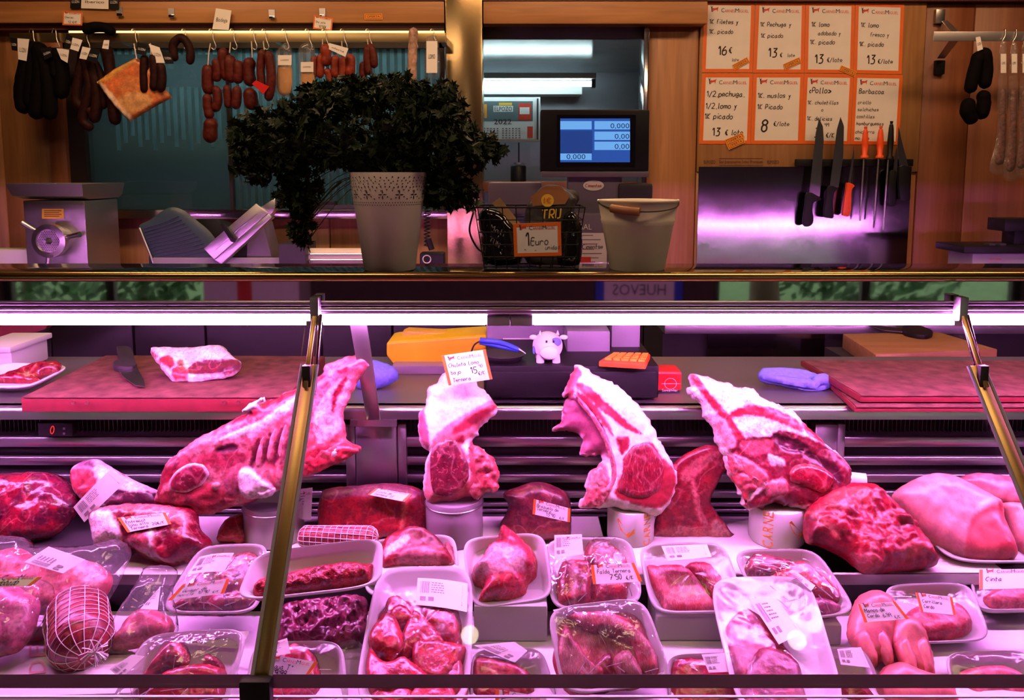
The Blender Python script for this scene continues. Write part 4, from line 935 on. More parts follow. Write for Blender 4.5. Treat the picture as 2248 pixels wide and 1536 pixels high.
e = meat('entrecote_joint', 'raw entrecote joint with white fat face and dark red flank', 'meat', dplane(380, 1245, 38), [(200, 1132), (230, 1114), (300, 1105), (380, 1110), (430, 1120), (440, 1160), (466, 1190), (455, 1215), (420, 1230), (380, 1245), (340, 1235), (300, 1215), (260, 1205), (215, 1205), (205, 1170)], 0.045, 0.03, 0.035, (0.42, 0.035, 0.05), 'meat_wet', seed=13, amp=0.005, lump=0.006, regions=[([(212, 1140), (255, 1125), (285, 1180), (270, 1205), (218, 1205)], FAT, 0.004), ([(230, 1116), (330, 1108), (420, 1130), (430, 1160), (380, 1150), (300, 1130), (240, 1130)], (0.72, 0.38, 0.38)), ([(300, 1190), (350, 1180), (360, 1215), (310, 1212)], (0.72, 0.3, 0.32), 0.004), ([(345, 1165), (352, 1160), (356, 1200), (348, 1212)], FAT), ([(355, 1215), (375, 1205), (385, 1235), (362, 1240)], RED, 0.006)])
meat('veal_offcut', 'small orange veal piece beside the grey cylinder', 'meat', dplane(510, 1192, 30), [(478, 1188), (488, 1152), (508, 1132), (540, 1128), (548, 1192), (510, 1194)], 0.03, 0.02, 0.02, (0.55, 0.12, 0.07), seed=14)
b5 = meat('veal_brisket', 'long red veal brisket block behind the netted roll', 'meat', Plane(820, 1182, 1.60, 22), [(706, 1082), (730, 1070), (800, 1064), (860, 1060), (920, 1072), (940, 1100), (940, 1150), (925, 1178), (820, 1186), (715, 1182), (698, 1130)], 0.035, 0.05, 0.03, (0.55, 0.055, 0.045), 'meat', seed=15, amp=0.002, regions=[([(706, 1082), (730, 1070), (860, 1060), (930, 1078), (930, 1090), (830, 1086), (720, 1094)], (0.42, 0.17, 0.24)), ([(888, 1090), (900, 1086), (896, 1130), (886, 1178), (880, 1178)], (0.75, 0.35, 0.3)), ([(905, 1095), (940, 1100), (938, 1160), (900, 1170)], (0.45, 0.045, 0.035))])
meat('veal_shank', 'brown veal shank piece carrying a price card between two cylinders', 'meat', Plane(1180, 1186, 1.59, 22), [(1104, 1085), (1130, 1070), (1180, 1057), (1225, 1070), (1250, 1092), (1254, 1150), (1246, 1182), (1180, 1188), (1108, 1180), (1098, 1152), (1116, 1112)], 0.04, 0.04, 0.03, BROWN, 'meat', seed=16, amp=0.004, two=(0.36, 0.10, 0.07), regions=[([(1100, 1152), (1180, 1158), (1252, 1152), (1246, 1182), (1108, 1180)], (0.42, 0.16, 0.09))])
meat('standing_chop', 'dark t-bone chop standing between the two printed cylinders', 'meat', Plane(1520, 1182, 1.61, 10), [(1436, 1150), (1458, 1085), (1475, 1022), (1520, 988), (1560, 976), (1595, 985), (1604, 1010), (1576, 1060), (1560, 1100), (1572, 1122), (1600, 1160), (1608, 1182), (1520, 1184), (1434, 1182)], 0.012, 0.012, 0.012, LEAN, 'meat', seed=17, regions=[([(1490, 1040), (1530, 1000), (1585, 985), (1560, 1010), (1510, 1055)], (0.66, 0.28, 0.28)), ([(1515, 1050), (1524, 1050), (1530, 1100), (1550, 1140), (1538, 1145), (1520, 1100)], (0.68, 0.3, 0.3)), ([(1436, 1168), (1480, 1150), (1560, 1160), (1606, 1176), (1606, 1184), (1436, 1184)], (0.6, 0.3, 0.25)), ([(1560, 1140), (1580, 1140), (1604, 1178), (1560, 1180)], BONE, 0.003)])
meat('raw_beef_slab', 'large bright red raw beef slab with torn fibres on paper', 'meat', dplane(1900, 1262, 48), [(1764, 1135), (1790, 1098), (1850, 1066), (1890, 1065), (1930, 1082), (1990, 1138), (2010, 1158), (2045, 1210), (2056, 1240), (2000, 1252), (1940, 1258), (1900, 1262), (1850, 1225), (1800, 1200), (1768, 1188)], 0.045, 0.02, 0.04, (0.60, 0.06, 0.07), 'meat', seed=18, amp=0.010, ns=34, lump=0.012, step=0.0045, two=(0.50, 0.05, 0.05), regions=[([(1765, 1140), (1800, 1160), (1850, 1205), (1800, 1200), (1766, 1186)], (0.42, 0.05, 0.03), -0.006), ([(1768, 1135), (1776, 1132), (1830, 1190), (1822, 1192)], (0.72, 0.32, 0.28)), ([(1800, 1105), (1860, 1080), (1900, 1100), (1870, 1130), (1810, 1140)], (0.72, 0.24, 0.22), 0.004), ([(1960, 1215), (2030, 1200), (2040, 1220), (1980, 1235)], (0.72, 0.26, 0.26), 0.003), ([(1870, 1232), (1900, 1236), (1935, 1258), (1890, 1258)], (0.74, 0.28, 0.28), 0.006), ([(1945, 1140), (2010, 1150), (2020, 1165), (1960, 1160)], (0.56, 0.05, 0.05), 0.010)])
tr = thing('foam_tray', 'wide white foam tray under the three pork loins', 'tray', 'white foam trays')
tp = dplane(2150, 1244, 74); tray_mb(tp, [(1975, 1100), (2330, 1100), (2400, 1246), (2075, 1248)], 0.018, 0.018).build('shell', 'foam', tr, smooth=True)
pm = (0.78, 0.46, 0.46)
meat('pork_loin', 'pale pink pork loin with oval cut end facing out', 'meat', dplane(2120, 1236, 45), [(1958, 1086), (2000, 1055), (2045, 1042), (2090, 1050), (2150, 1080), (2190, 1108), (2200, 1150), (2228, 1225), (2180, 1240), (2120, 1236), (2060, 1205), (2010, 1160), (1975, 1120)], 0.05, 0.02, 0.045, pm, 'skin', 'pork loins on the foam tray', seed=19, amp=0.002, lump=0.004, regions=[([(2100, 1185), (2120, 1145), (2160, 1128), (2188, 1138), (2192, 1180), (2214, 1222), (2150, 1238), (2108, 1228)], (0.72, 0.27, 0.27), -0.003), ([(2130, 1120), (2180, 1100), (2196, 1120), (2190, 1136), (2160, 1126), (2120, 1142)], (0.84, 0.6, 0.6), 0.003), ([(2168, 1118), (2180, 1114), (2184, 1128), (2174, 1134)], (0.66, 0.2, 0.2)), ([(2180, 1200), (2210, 1215), (2222, 1238), (2170, 1238)], (0.66, 0.2, 0.2), 0.003)])
meat('pork_loin', 'rear pork loin lying partly behind the glass arm', 'meat', Plane(2180, 1112, 1.60, 45), [(2098, 1060), (2120, 1042), (2160, 1040), (2230, 1052), (2290, 1080), (2290, 1116), (2200, 1112), (2140, 1090)], 0.03, 0.02, 0.03, PORK, 'skin', 'pork loins on the foam tray', seed=20, two=pm)
meat('pork_loin', 'pork loin cut off by the edge of the picture', 'meat', dplane(2300, 1232, 45), [(2192, 1106), (2240, 1108), (2300, 1140), (2360, 1200), (2340, 1232), (2260, 1228), (2222, 1190), (2205, 1140)], 0.04, 0.02, 0.04, pm, 'skin', 'pork loins on the foam tray', seed=21)
a = P(1862, 1052, 1.63); solo('paper_roll', MB().tube([a, a+V((0.035, -0.01, 0.0))], 0.017, 20), 'white', 'small white paper roll behind the dark sirloin end', 'roll', smooth=True)
# netted roll
def netted(label, a, b, r, col, seed, D=None):
    t = thing('netted_roast', label, 'roast', 'roasts in elastic netting')
    ax = (b-a).normalized(); nx = ax.orthogonal().normalized(); ny = ax.cross(nx); L = (b-a).length
    def surf(u, v, g=0.0):
        p = a.lerp(b, v); e = min(v, 1-v)*L/(r*0.9); k = math.sqrt(max(0.03, 1-(1-min(1, e))**2))
        k *= 1+0.04*noise.noise(V((math.cos(u*6.283)*2, math.sin(u*6.283)*2, v*5+seed)))
        return p+(nx*math.cos(u*6.283)+ny*math.sin(u*6.283))*(r*k+g)
    vs, fs, cs = [], [], []
    N, K = 28, 30
    for i in range(K+1):
        for j in range(N):
            bulge = 0.0015*math.sin(j/N*6.283*7)*math.sin(i/K*math.pi*12)
            vs.append(surf(j/N, i/K, bulge)); q = 1+0.3*noise.noise(vs[-1]*40); cs.append([c*q for c in col])
    for i in range(K):
        for j in range(N): fs.append((i*N+j, i*N+(j+1) % N, (i+1)*N+(j+1) % N, (i+1)*N+j))
    fs += [tuple(range(N)), tuple(range(K*N, K*N+N))]
    m = MB(); m.add(vs, fs, 0, cs); m.build('meat_roll', 'meat', t, smooth=True)
    net_mb(lambda u, v: surf(u, v, 0.0012), 0.0008, 14, 13, 0.06).build('netting', 'net', t)
    return t, ax
netted('slim netted roll lying in front of the veal brisket', P(655, 1178, 1.52), P(830, 1180, 1.50), 0.022, (0.62, 0.20, 0.20), 3)
# ------------------------------------------------------------------ trays and packs
def mid(y=1345, D=1.345, tilt=60, x=1124): return Plane(x, y, D, tilt)
def pack(label, pl, quad, H=0.028, meats=(), film=None, bulge=0.016, off=0.0):
    t = thing('foam_tray', label, 'tray', 'white foam trays')
    tray_mb(pl, quad, H, off).build('shell', 'foam', t, smooth=True)
    if film: film_mb(pl, quad, bulge, off, seed=len(label)).build('cling_film', film, t, smooth=True)
    if film and (film == 'film_wrinkled' or bulge > 0.0155):
        f = quadmap(pl, quad); rnd = random.Random(len(label)*3); m = MB(); n_ = 16 if film == 'film_wrinkled' else 10
        for i in range(n_):
            s, tt = rnd.uniform(0.10, 0.90), rnd.uniform(0.80, 0.97) if i % 3 else rnd.uniform(0.12, 0.9)
            an = rnd.gauss(math.pi/2, 0.5) if i % 3 else rnd.uniform(0, 3.1); L_ = rnd.uniform(0.06, 0.22); w_ = rnd.uniform(0.002, 0.006); ps = []
            for k in range(6):
                a_ = (s+L_*k/5*math.cos(an)+0.0, tt-L_*k/5*math.sin(an)); r_ = min(0.98, 2*max(abs(a_[0]-.5), abs(a_[1]-.5)))
                ps.append((a_, bulge*(1-r_**2.2)+0.003))
            for sd in (-1, 1): m.add([f(a_[0]+sd*0, a_[1])+pl.n*(h_+off) for a_, h_ in ps]+[f(a_[0]+sd*w_*math.sin(an), a_[1]+sd*w_*math.cos(an))+pl.n*(h_-0.0022+off) for a_, h_ in ps], [(q, q+1, q+7, q+6) for q in range(5)])
        tag(m.build('film_creases', 'crease', t, smooth=True), kind='stuff')
    for i, (name, lab, out, hf, col, mat, kw) in enumerate(meats):
        kw = dict(kw); kw.setdefault('seed', i+len(label)); R = kw.pop('R', 0.018); o2 = kw.pop('lift', 0.0)
        m = puff(pl, out, hf, 0.0005, R, col, off=off-H+0.0055+o2, **kw)
        solo(name, m, mat, lab, 'meat', None, smooth=True)
    return t
def riser(label, x0, y0, x1, y1, D, depth=0.10):
    m = MB(); a, b = P(x0, y1, D), P(x1, y0, D)
    m.span((a.x, D, max(a.z, 0.661)), (b.x, D+depth, b.z)); return solo('riser_box', m, 'foam', label, 'riser', 'white risers under the trays', bevel=0.006)
PK, RB = (0.70, 0.16, 0.20), (0.56, 0.07, 0.09)
# --- stepped middle row
p1 = Plane(450, 1345, 1.345, 60)
pack('white tray of stewing beef with a handwritten card and crumpled film', p1, [(438, 1196), (592, 1190), (568, 1345), (345, 1345)], meats=[
    ('stewing_beef', 'dark red stewing beef under the crumpled film with two cards', [(400, 1300), (440, 1240), (500, 1212), (560, 1205), (572, 1260), (556, 1320), (500, 1338), (400, 1336), (368, 1328)], 0.024, (0.46, 0.07, 0.09), 'meat_wet', dict(two=DARK, amp=0.004, regions=[([(490, 1215), (540, 1200), (575, 1205), (570, 1230), (500, 1236)], (0.5, 0.2, 0.16))]))], film='film_wrinkled')
p2 = Plane(700, 1300, 1.295, 52)
pack('large white tray of red minced meat tilted behind the glass arm', p2, [(560, 1212), (842, 1176), (838, 1284), (513, 1320)], 0.030, [
    ('minced_meat', 'coarse red minced meat loaf in the large white tray', [(554, 1305), (556, 1272), (580, 1258), (640, 1246), (700, 1232), (760, 1224), (800, 1228), (818, 1232), (812, 1262), (790, 1272), (700, 1288), (620, 1300)], 0.026, (0.62, 0.09, 0.11), 'mince', dict(amp=0.005, ns=90, step=0.004, two=(0.5, 0.05, 0.06), edge=0.003))])
p3 = Plane(900, 1310, 1.42, 58)
pack('white tray of mixed beef cuts behind the tray of chunks', p3, [(796, 1185), (1000, 1168), (1012, 1300), (800, 1312)], 0.026, [
    ('beef_cut', 'folded brown and red beef cut with pale fat below', [(836, 1195), (870, 1168), (920, 1162), (960, 1180), (985, 1205), (998, 1236), (960, 1245), (880, 1244), (838, 1250)], 0.045, (0.56, 0.09, 0.10), 'meat', dict(lump=0.008, amp=0.005, regions=[([(870, 1240), (900, 1212), (960, 1218), (960, 1245), (875, 1246)], (0.80, 0.42, 0.45), 0.005), ([(890, 1165), (930, 1164), (975, 1200), (965, 1212), (910, 1195)], (0.45, 0.12, 0.14)), ([(845, 1215), (890, 1190), (900, 1200), (850, 1232)], FAT)])),
    ('beef_strip', 'narrow beef strip with white fat at the tray side', [(972, 1190), (988, 1184), (998, 1200), (1000, 1240), (975, 1240), (966, 1215)], 0.03, (0.5, 0.16, 0.2), 'meat', dict(regions=[([(965, 1215), (998, 1215), (1000, 1240), (968, 1240)], (0.82, 0.5, 0.52), 0.003)]))])
p4 = Plane(1120, 1335, 1.345, 58)
pack('open white tray with a fat marbled pink cut', p4, [(1012, 1180), (1195, 1166), (1218, 1312), (1035, 1338)], 0.034, [
    ('fatty_cut', 'pink cut wrapped in white fat rising to a peak', [(1052, 1230), (1065, 1200), (1088, 1180), (1095, 1152), (1115, 1150), (1150, 1180), (1178, 1210), (1178, 1250), (1160, 1268), (1150, 1300), (1100, 1318), (1046, 1316), (1060, 1280), (1036, 1268), (1034, 1245)], 0.055, (0.72, 0.16, 0.20), 'meat_wet', dict(R=0.03, lump=0.010, amp=0.004, regions=[([(1036, 1250), (1060, 1215), (1110, 1208), (1150, 1225), (1148, 1262), (1100, 1275), (1040, 1268)], (0.86, 0.58, 0.62), 0.006), ([(1085, 1190), (1100, 1160), (1110, 1200), (1095, 1208)], (0.5, 0.09, 0.09))]))])
riser('white riser box under the open tray with the fatty cut', 1040, 1330, 1202, 1412, 1.348)
p5 = Plane(1310, 1338, 1.345, 60)
pack('film wrapped tray of veal flank with two cards', p5, [(1195, 1180), (1385, 1176), (1416, 1325), (1210, 1340)], 0.028, [
    ('veal_flank', 'red veal flank roll with white seam under wrinkled film', [(1224, 1250), (1235, 1230), (1280, 1225), (1305, 1240), (1300, 1290), (1290, 1325), (1232, 1328), (1220, 1290)], 0.034, RB, 'meat_wet', dict(amp=0.004, regions=[([(1248, 1228), (1262, 1228), (1266, 1326), (1254, 1326)], (0.82, 0.5, 0.52), 0.003)])),
    ('veal_flank', 'red veal flank with olive brown top edge under the flank card', [(1290, 1180), (1330, 1175), (1362, 1200), (1382, 1230), (1378, 1300), (1340, 1320), (1300, 1318), (1305, 1240), (1285, 1220)], 0.026, (0.58, 0.09, 0.11), 'meat_wet', dict(amp=0.004, regions=[([(1292, 1180), (1335, 1174), (1355, 1196), (1300, 1205)], (0.28, 0.16, 0.05)), ([(1320, 1215), (1375, 1208), (1372, 1228), (1330, 1236)], (0.8, 0.4, 0.42))]))], film='film_wrinkled', bulge=0.022)
p6 = Plane(1520, 1345, 1.345, 60)
pack('film wrapped tray of two pink beef steaks', p6, [(1398, 1192), (1592, 1188), (1642, 1342), (1432, 1346)], 0.030, [
    ('beef_steak', 'marbled pink beef steak lying in the tray by the riser', [(1418, 1235), (1450, 1228), (1510, 1232), (1560, 1290), (1580, 1330), (1480, 1334), (1452, 1310)], 0.018, (0.68, 0.17, 0.20), 'meat_fiber', dict(two=(0.76, 0.36, 0.38))),
    ('beef_steak', 'second pink beef steak with dark seam behind the marbled one', [(1505, 1232), (1560, 1224), (1610, 1290), (1622, 1330), (1584, 1332), (1558, 1288)], 0.020, (0.64, 0.12, 0.15), 'meat_fiber', dict())], film='film', bulge=0.010)
riser('white riser box under the tray of two steaks', 1440, 1352, 1660, 1442, 1.35)
p7 = Plane(1780, 1365, 1.33, 58)
pack('film wrapped tray of beef tilted behind the shiny steak tray', p7, [(1602, 1206), (1792, 1202), (1888, 1345), (1690, 1368)], 0.028, [
    ('beef_piece', 'dark beef piece under the film at the rear of the tray', [(1640, 1255), (1645, 1215), (1668, 1206), (1710, 1215), (1745, 1226), (1730, 1255), (1690, 1262)], 0.026, (0.50, 0.10, 0.12), 'meat_wet', dict()),
    ('beef_piece', 'bright red beef piece with a label on the film', [(1690, 1262), (1720, 1240), (1760, 1222), (1800, 1250), (1850, 1295), (1842, 1312), (1790, 1300), (1740, 1290)], 0.028, (0.66, 0.09, 0.11), 'meat_wet', dict(regions=[([(1770, 1228), (1795, 1250), (1790, 1285), (1775, 1260)], (0.8, 0.4, 0.42))])),
    ('beef_piece', 'pale mauve meat piece at the front corner of the tray', [(1770, 1312), (1800, 1300), (1845, 1315), (1850, 1335), (1800, 1350), (1770, 1340)], 0.022, (0.56, 0.24, 0.34), 'meat_wet', dict())], film='film_wrinkled', bulge=0.018)
riser('white riser box under the tilted beef tray', 1700, 1372, 1850, 1440, 1.335, 0.08)
# --- front row
def fr(x, D=1.165, tilt=50, y=1530): return Plane(x, y, D, tilt)
f1 = fr(900, 1.165, 69)
def big(o, k=1.26):
    cx_, cy_ = sum(p[0] for p in o)/len(o), sum(p[1] for p in o)/len(o); return [(cx_+(x-cx_)*k, cy_+(y-cy_)*k) for x, y in o]
ch = [([(848, 1340), (850, 1312), (872, 1302), (890, 1320), (880, 1336), (862, 1344)], 'top'), ([(852, 1350), (866, 1330), (890, 1326), (908, 1345), (900, 1362), (868, 1362)], 'second'), ([(820, 1380), (842, 1355), (862, 1354), (880, 1385), (878, 1420), (850, 1430), (815, 1410)], 'left'),
      ([(886, 1388), (900, 1350), (922, 1346), (955, 1378), (968, 1408), (920, 1412), (888, 1430)], 'peaked'), ([(912, 1420), (930, 1406), (1006, 1415), (1004, 1440), (975, 1480), (935, 1478), (915, 1450)], 'broad'), ([(812, 1460), (824, 1422), (850, 1450), (880, 1440), (900, 1450), (935, 1485), (900, 1510), (830, 1510)], 'forked'),
      ([(970, 1480), (990, 1450), (1012, 1450), (1010, 1500), (980, 1510)], 'side'), ([(820, 1520), (850, 1500), (900, 1510), (890, 1545), (830, 1545)], 'lowest'), ([(905, 1540), (930, 1500), (985, 1506), (995, 1540), (960, 1552)], 'pale'), ([(930, 1338), (970, 1330), (1000, 1350), (996, 1390), (960, 1380)], 'shaded')]
pack('shiny film wrapped tray of stewing meat chunks in the front row', f1, [(828, 1243), (1040, 1240), (1032, 1556), (770, 1552)], 0.032,
     [('meat_chunk', w_+' raw chunk in the film wrapped tray of stewing meat', big(o_), 0.027+0.004*(i % 3), (0.62, 0.11, 0.13) if i % 2 else (0.66, 0.15, 0.16), 'meat_wet', dict(R=0.014, lump=0.005, amp=0.003, step=0.005, lift=0.001)) for i, (o_, w_) in enumerate(ch)]+[('meat_layer', 'dark meat layer under the raw chunks', [(845, 1310), (990, 1305), (1015, 1400), (1010, 1540), (812, 1540), (810, 1420)], 0.008, (0.50, 0.08, 0.10), 'meat_wet', dict())], film='film', bulge=0.002)
f2 = fr(1340, 1.17, 50, 1520)
pack('white tray of beef ribs in glossy film in the front row', f2, [(1198, 1334), (1414, 1308), (1482, 1496), (1236, 1528)], 0.032, [
    ('meat_layer', 'pink meat layer under the beef ribs', [(1222, 1365), (1300, 1335), (1400, 1340), (1440, 1420), (1455, 1485), (1330, 1510), (1240, 1505)], 0.014, (0.60, 0.14, 0.17), 'meat_fiber', dict(two=(0.74, 0.36, 0.38))),
    ('beef_rib', 'bony beef rib strip with pale side in the glossy rib tray', [(1216, 1420), (1240, 1360), (1262, 1390), (1300, 1440), (1332, 1462), (1320, 1500), (1250, 1500), (1222, 1470)], 0.030, (0.60, 0.16, 0.18), 'meat_fiber', dict(amp=0.004, regions=[([(1216, 1420), (1235, 1392), (1300, 1460), (1316, 1500), (1250, 1500)], (0.68, 0.34, 0.36), -0.003)])),
    ('beef_rib', 'curved beef rib strip with fat marbling on the far side of the tray', [(1240, 1345), (1290, 1330), (1360, 1340), (1420, 1385), (1450, 1440), (1446, 1480), (1400, 1470), (1388, 1420), (1340, 1395), (1290, 1385)], 0.030, (0.62, 0.14, 0.17), 'meat_fiber', dict(two=(0.76, 0.40, 0.42), amp=0.004)),
    ('beef_rib', 'pale bone end of a beef rib pointing to the front', [(1345, 1440), (1370, 1418), (1395, 1430), (1420, 1490), (1380, 1506), (1350, 1480)], 0.034, (0.66, 0.36, 0.34), 'meat_fiber', dict(amp=0.003)),
    ('beef_rib', 'dark beef rib wedge between the bone ends', [(1300, 1450), (1345, 1420), (1352, 1490), (1330, 1512), (1290, 1505)], 0.022, (0.36, 0.06, 0.07), 'meat_wet', dict())], film='film_wrinkled', bulge=0.018)
f3 = fr(1720, 1.155, 72, 1530)
pack('shiny tray of lean steaks with glaring film reflection', f3, [(1552, 1266), (1778, 1262), (1868, 1570), (1622, 1570)], 0.032, [
    ('lean_steak', 'lean dark red steak lying over the other in the shiny tray', [(1630, 1480), (1650, 1430), (1672, 1408), (1710, 1414), (1758, 1445), (1768, 1490), (1776, 1545), (1700, 1556), (1640, 1550)], 0.019, (0.38, 0.03, 0.04), 'meat', dict(rim=(0.003, (0.7, 0.3, 0.3)), lift=0.006)),
    ('lean_steak', 'paler red steak with a fat spot under the glaring film', [(1594, 1370), (1610, 1335), (1640, 1318), (1680, 1340), (1730, 1400), (1752, 1440), (1700, 1430), (1660, 1460), (1640, 1500), (1612, 1450)], 0.018, (0.50, 0.07, 0.09), 'meat', dict(regions=[([(1650, 1375), (1668, 1364), (1685, 1385), (1660, 1392)], FAT)]))], film='film', bulge=-0.006)
f4 = Plane(420, 1530, 1.175, 52)
pack('film wrapped tray of two red steaks by the netted roast', f4, [(318, 1390), (548, 1376), (494, 1566), (228, 1566)], 0.030, [
    ('red_steak', 'folded red steak on its edge in the tray by the netted roast', [(300, 1490), (330, 1440), (365, 1402), (395, 1400), (410, 1430), (400, 1452), (350, 1470), (310, 1520), (290, 1520)], 0.032, (0.56, 0.07, 0.09), 'meat_wet', dict(regions=[([(380, 1405), (388, 1404), (405, 1440), (396, 1444)], (0.8, 0.4, 0.42))])),
    ('red_steak', 'broad red steak lying flat in the tray by the netted roast', [(310, 1520), (350, 1470), (420, 1448), (480, 1455), (490, 1490), (478, 1540), (400, 1556), (310, 1552)], 0.028, (0.60, 0.06, 0.08), 'meat_wet', dict(amp=0.003)),
    ('red_steak', 'darker steak end behind the broad red one', [(436, 1440), (450, 1425), (478, 1440), (484, 1460), (440, 1456)], 0.020, (0.5, 0.12, 0.16), 'meat_wet', dict())], film='film_wrinkled', bulge=0.018)
f5 = Plane(650, 1530, 1.19, 54)
pack('film wrapped tray of beef tongue behind the nine euro card', f5, [(556, 1408), (752, 1404), (768, 1562), (528, 1562)], 0.030, [
    ('beef_tongue', 'pink beef tongue behind its handwritten card', [(620, 1420), (650, 1402), (685, 1424), (700, 1470), (690, 1530), (640, 1550), (580, 1540), (590, 1470)], 0.03, (0.70, 0.26, 0.30), 'meat_wet', dict(two=(0.64, 0.14, 0.18)))], film='film', bulge=0.016)
f6 = Plane(1120, 1530, 1.20, 56)
pack('low tray of dark beef between the chunks and the ribs', f6, [(1036, 1424), (1192, 1420), (1232, 1562), (1030, 1562)], 0.028, [
    ('beef_slice', 'dark red beef slices in the low tray beside the chunks', [(1034, 1442), (1090, 1436), (1150, 1455), (1176, 1490), (1170, 1530), (1090, 1540), (1036, 1535)], 0.026, (0.50, 0.08, 0.10), 'meat_wet', dict(two=(0.66, 0.25, 0.27)))], film='film', bulge=0.014)
f7 = Plane(1540, 1540, 1.19, 58)
pack('low tray of bright red beef between ribs and lean steaks', f7, [(1462, 1436), (1612, 1430), (1650, 1575), (1470, 1575)], 0.028, [
    ('beef_slice', 'bright red beef slice under film between two front trays', [(1476, 1445), (1545, 1438), (1600, 1450), (1632, 1540), (1560, 1565), (1482, 1556)], 0.026, (0.60, 0.08, 0.11), 'meat_wet', dict())], film='film', bulge=0.014)
f8 = Plane(1880, 1540, 1.19, 56)
pack('low film wrapped tray beside the pig trotters', f8, [(1792, 1422), (1898, 1418), (1968, 1572), (1836, 1572)], 0.028, [
    ('beef_slice', 'dark beef slice under film beside the pig trotters', [(1838, 1480), (1880, 1470), (1912, 1500), (1940, 1550), (1860, 1560)], 0.024, (0.54, 0.10, 0.12), 'meat_wet', dict())], film='film', bulge=0.014)
p9 = Plane(2050, 1400, 1.32, 62)
pack('white tray of pink cuts beside the trotters', p9, [(1936, 1282), (2130, 1276), (2180, 1405), (1978, 1412)], 0.026, [
    ('pork_cut', 'pink pork cut in the tray beside the trotters', [(1992, 1340), (2040, 1312), (2110, 1320), (2140, 1370), (2080, 1394), (2010, 1390)], 0.026, PK, 'meat', dict(two=PORK))], film='film', bulge=0.012)
p10 = Plane(2220, 1330, 1.40, 64)
pack('white tray at the lower corner by the pork loins', p10, [(2124, 1244), (2300, 1238), (2330, 1335), (2145, 1340)], 0.026, [
    ('pork_cut', 'pork cut in the corner tray by the loins', [(2165, 1300), (2200, 1276), (2270, 1276), (2290, 1318), (2200, 1328)], 0.024, PORK, 'meat', dict())], film='film', bulge=0.012)
f11 = Plane(2160, 1540, 1.20, 56)
pack('white tray of pork slices at the lower edge of the counter', f11, [(2070, 1430), (2260, 1425), (2330, 1570), (2110, 1572)], 0.028, [
    ('pork_cut', 'pork slices in the lowest corner tray', [(2110, 1470), (2180, 1450), (2250, 1470), (2280, 1540), (2150, 1550)], 0.024, PORK, 'meat', dict())], film='film', bulge=0.012)
# pig trotters
for lab, x, dx in (('pig trotter under its price card nearest the low tray', 1935, 0), ('pig trotter lying beside the white tray of pink cuts', 2010, 1)):
    t = thing('pig_trotter', lab, 'trotter', 'pig trotters')
    q = Plane(x, 1500, 1.24, 55)
    o_ = [(1858, 1390), (1868, 1340), (1885, 1308), (1920, 1297), (1955, 1315), (1968, 1350), (1962, 1400), (1954, 1440), (1930, 1456), (1900, 1448), (1872, 1422)] if dx == 0 else [(1944, 1400), (1955, 1365), (1985, 1352), (2015, 1365), (2035, 1400), (2050, 1450), (2046, 1486), (2015, 1492), (1985, 1475), (1960, 1445)]
    puff(q, o_, 0.028, 0.018, 0.03, SKIN, amp=0.001, lump=0.004, seed=31+dx, tone=0.08).build('foot', 'skin', t, smooth=True)
    for s in (0, 1):
        o2 = [(1868+s*38, 1402), (1893+s*38, 1390), (1914+s*38, 1425), (1922+s*34, 1462), (1905+s*36, 1470), (1882+s*38, 1440)] if dx == 0 else [(1956+s*40, 1420), (1980+s*40, 1402), (2000+s*38, 1440), (2010+s*36, 1488), (1990+s*38, 1494), (1968+s*40, 1460)]
        puff(q, o2, 0.018, 0.01, 0.016, SKIN, amp=0.001, seed=33+s, tone=0.08, off=0.014).build('toe', 'skin', t, smooth=True)
solo('pig_trotter', puff(Plane(1960, 1530, 1.20, 60), [(1920, 1490), (1960, 1455), (2010, 1470), (2080, 1500), (2100, 1560), (1990, 1570), (1940, 1540)], 0.03, 0.01, 0.03, SKIN, amp=0.001, lump=0.004, seed=37, tone=0.08), 'skin', 'front most pig trotter crossing below the other two', 'trotter', 'pig trotters', smooth=True)
# offal and bags round the glass arm
solo('offal_heap', puff(Plane(710, 1420, 1.33, 55), [(605, 1410), (612, 1345), (640, 1322), (720, 1312), (800, 1310), (806, 1360), (792, 1418), (700, 1424), (620, 1422)], 0.02, 0.01, 0.02, (0.30, 0.06, 0.09), amp=0.010, ns=70, lump=0.008, step=0.0045, two=(0.46, 0.16, 0.22), seed=41), 'meat_wet', 'dark mauve offal heap under the minced meat tray', 'offal', smooth=True)
solo('plastic_bag', puff(Plane(740, 1530, 1.24, 52), [(700, 1540), (716, 1470), (745, 1415), (790, 1408), (800, 1460), (780, 1540)], 0.03, 0.01, 0.03, (1, 1, 1), amp=0.006, seed=43), 'pouch', 'crumpled clear bag squeezed between tongue and chunk trays', 'bag', smooth=True)
# corner: bagged pork, vacuum pack, netted roast
pa = Plane(140, 1345, 1.33, 52)
solo('pork_slices', puff(pa, [(-60, 1225), (0, 1215), (50, 1205), (80, 1222), (130, 1225), (200, 1232), (240, 1255), (246, 1285), (215, 1325), (150, 1345), (60, 1350), (-60, 1350)], 0.035, 0.02, 0.03, PK, amp=0.005, lump=0.008, two=(0.78, 0.40, 0.42), seed=45, regions=[([(170, 1250), (220, 1240), (240, 1280), (205, 1300)], (0.86, 0.6, 0.62))]), 'meat', 'pink pork slices inside the clear bag in the corner', 'meat', smooth=True)
solo('clear_bag', puff(pa, [(-60, 1200), (0, 1192), (10, 1182), (66, 1186), (82, 1208), (120, 1205), (200, 1205), (270, 1190), (289, 1212), (275, 1250), (250, 1300), (215, 1340), (150, 1356), (-60, 1360)], 0.048, 0.022, 0.035, (1, 1, 1), amp=0.004, seed=46), 'bag', 'clear plastic bag with pink pork and a white label', 'bag', smooth=True)
pb_ = Plane(60, 1460, 1.22, 52, 0)
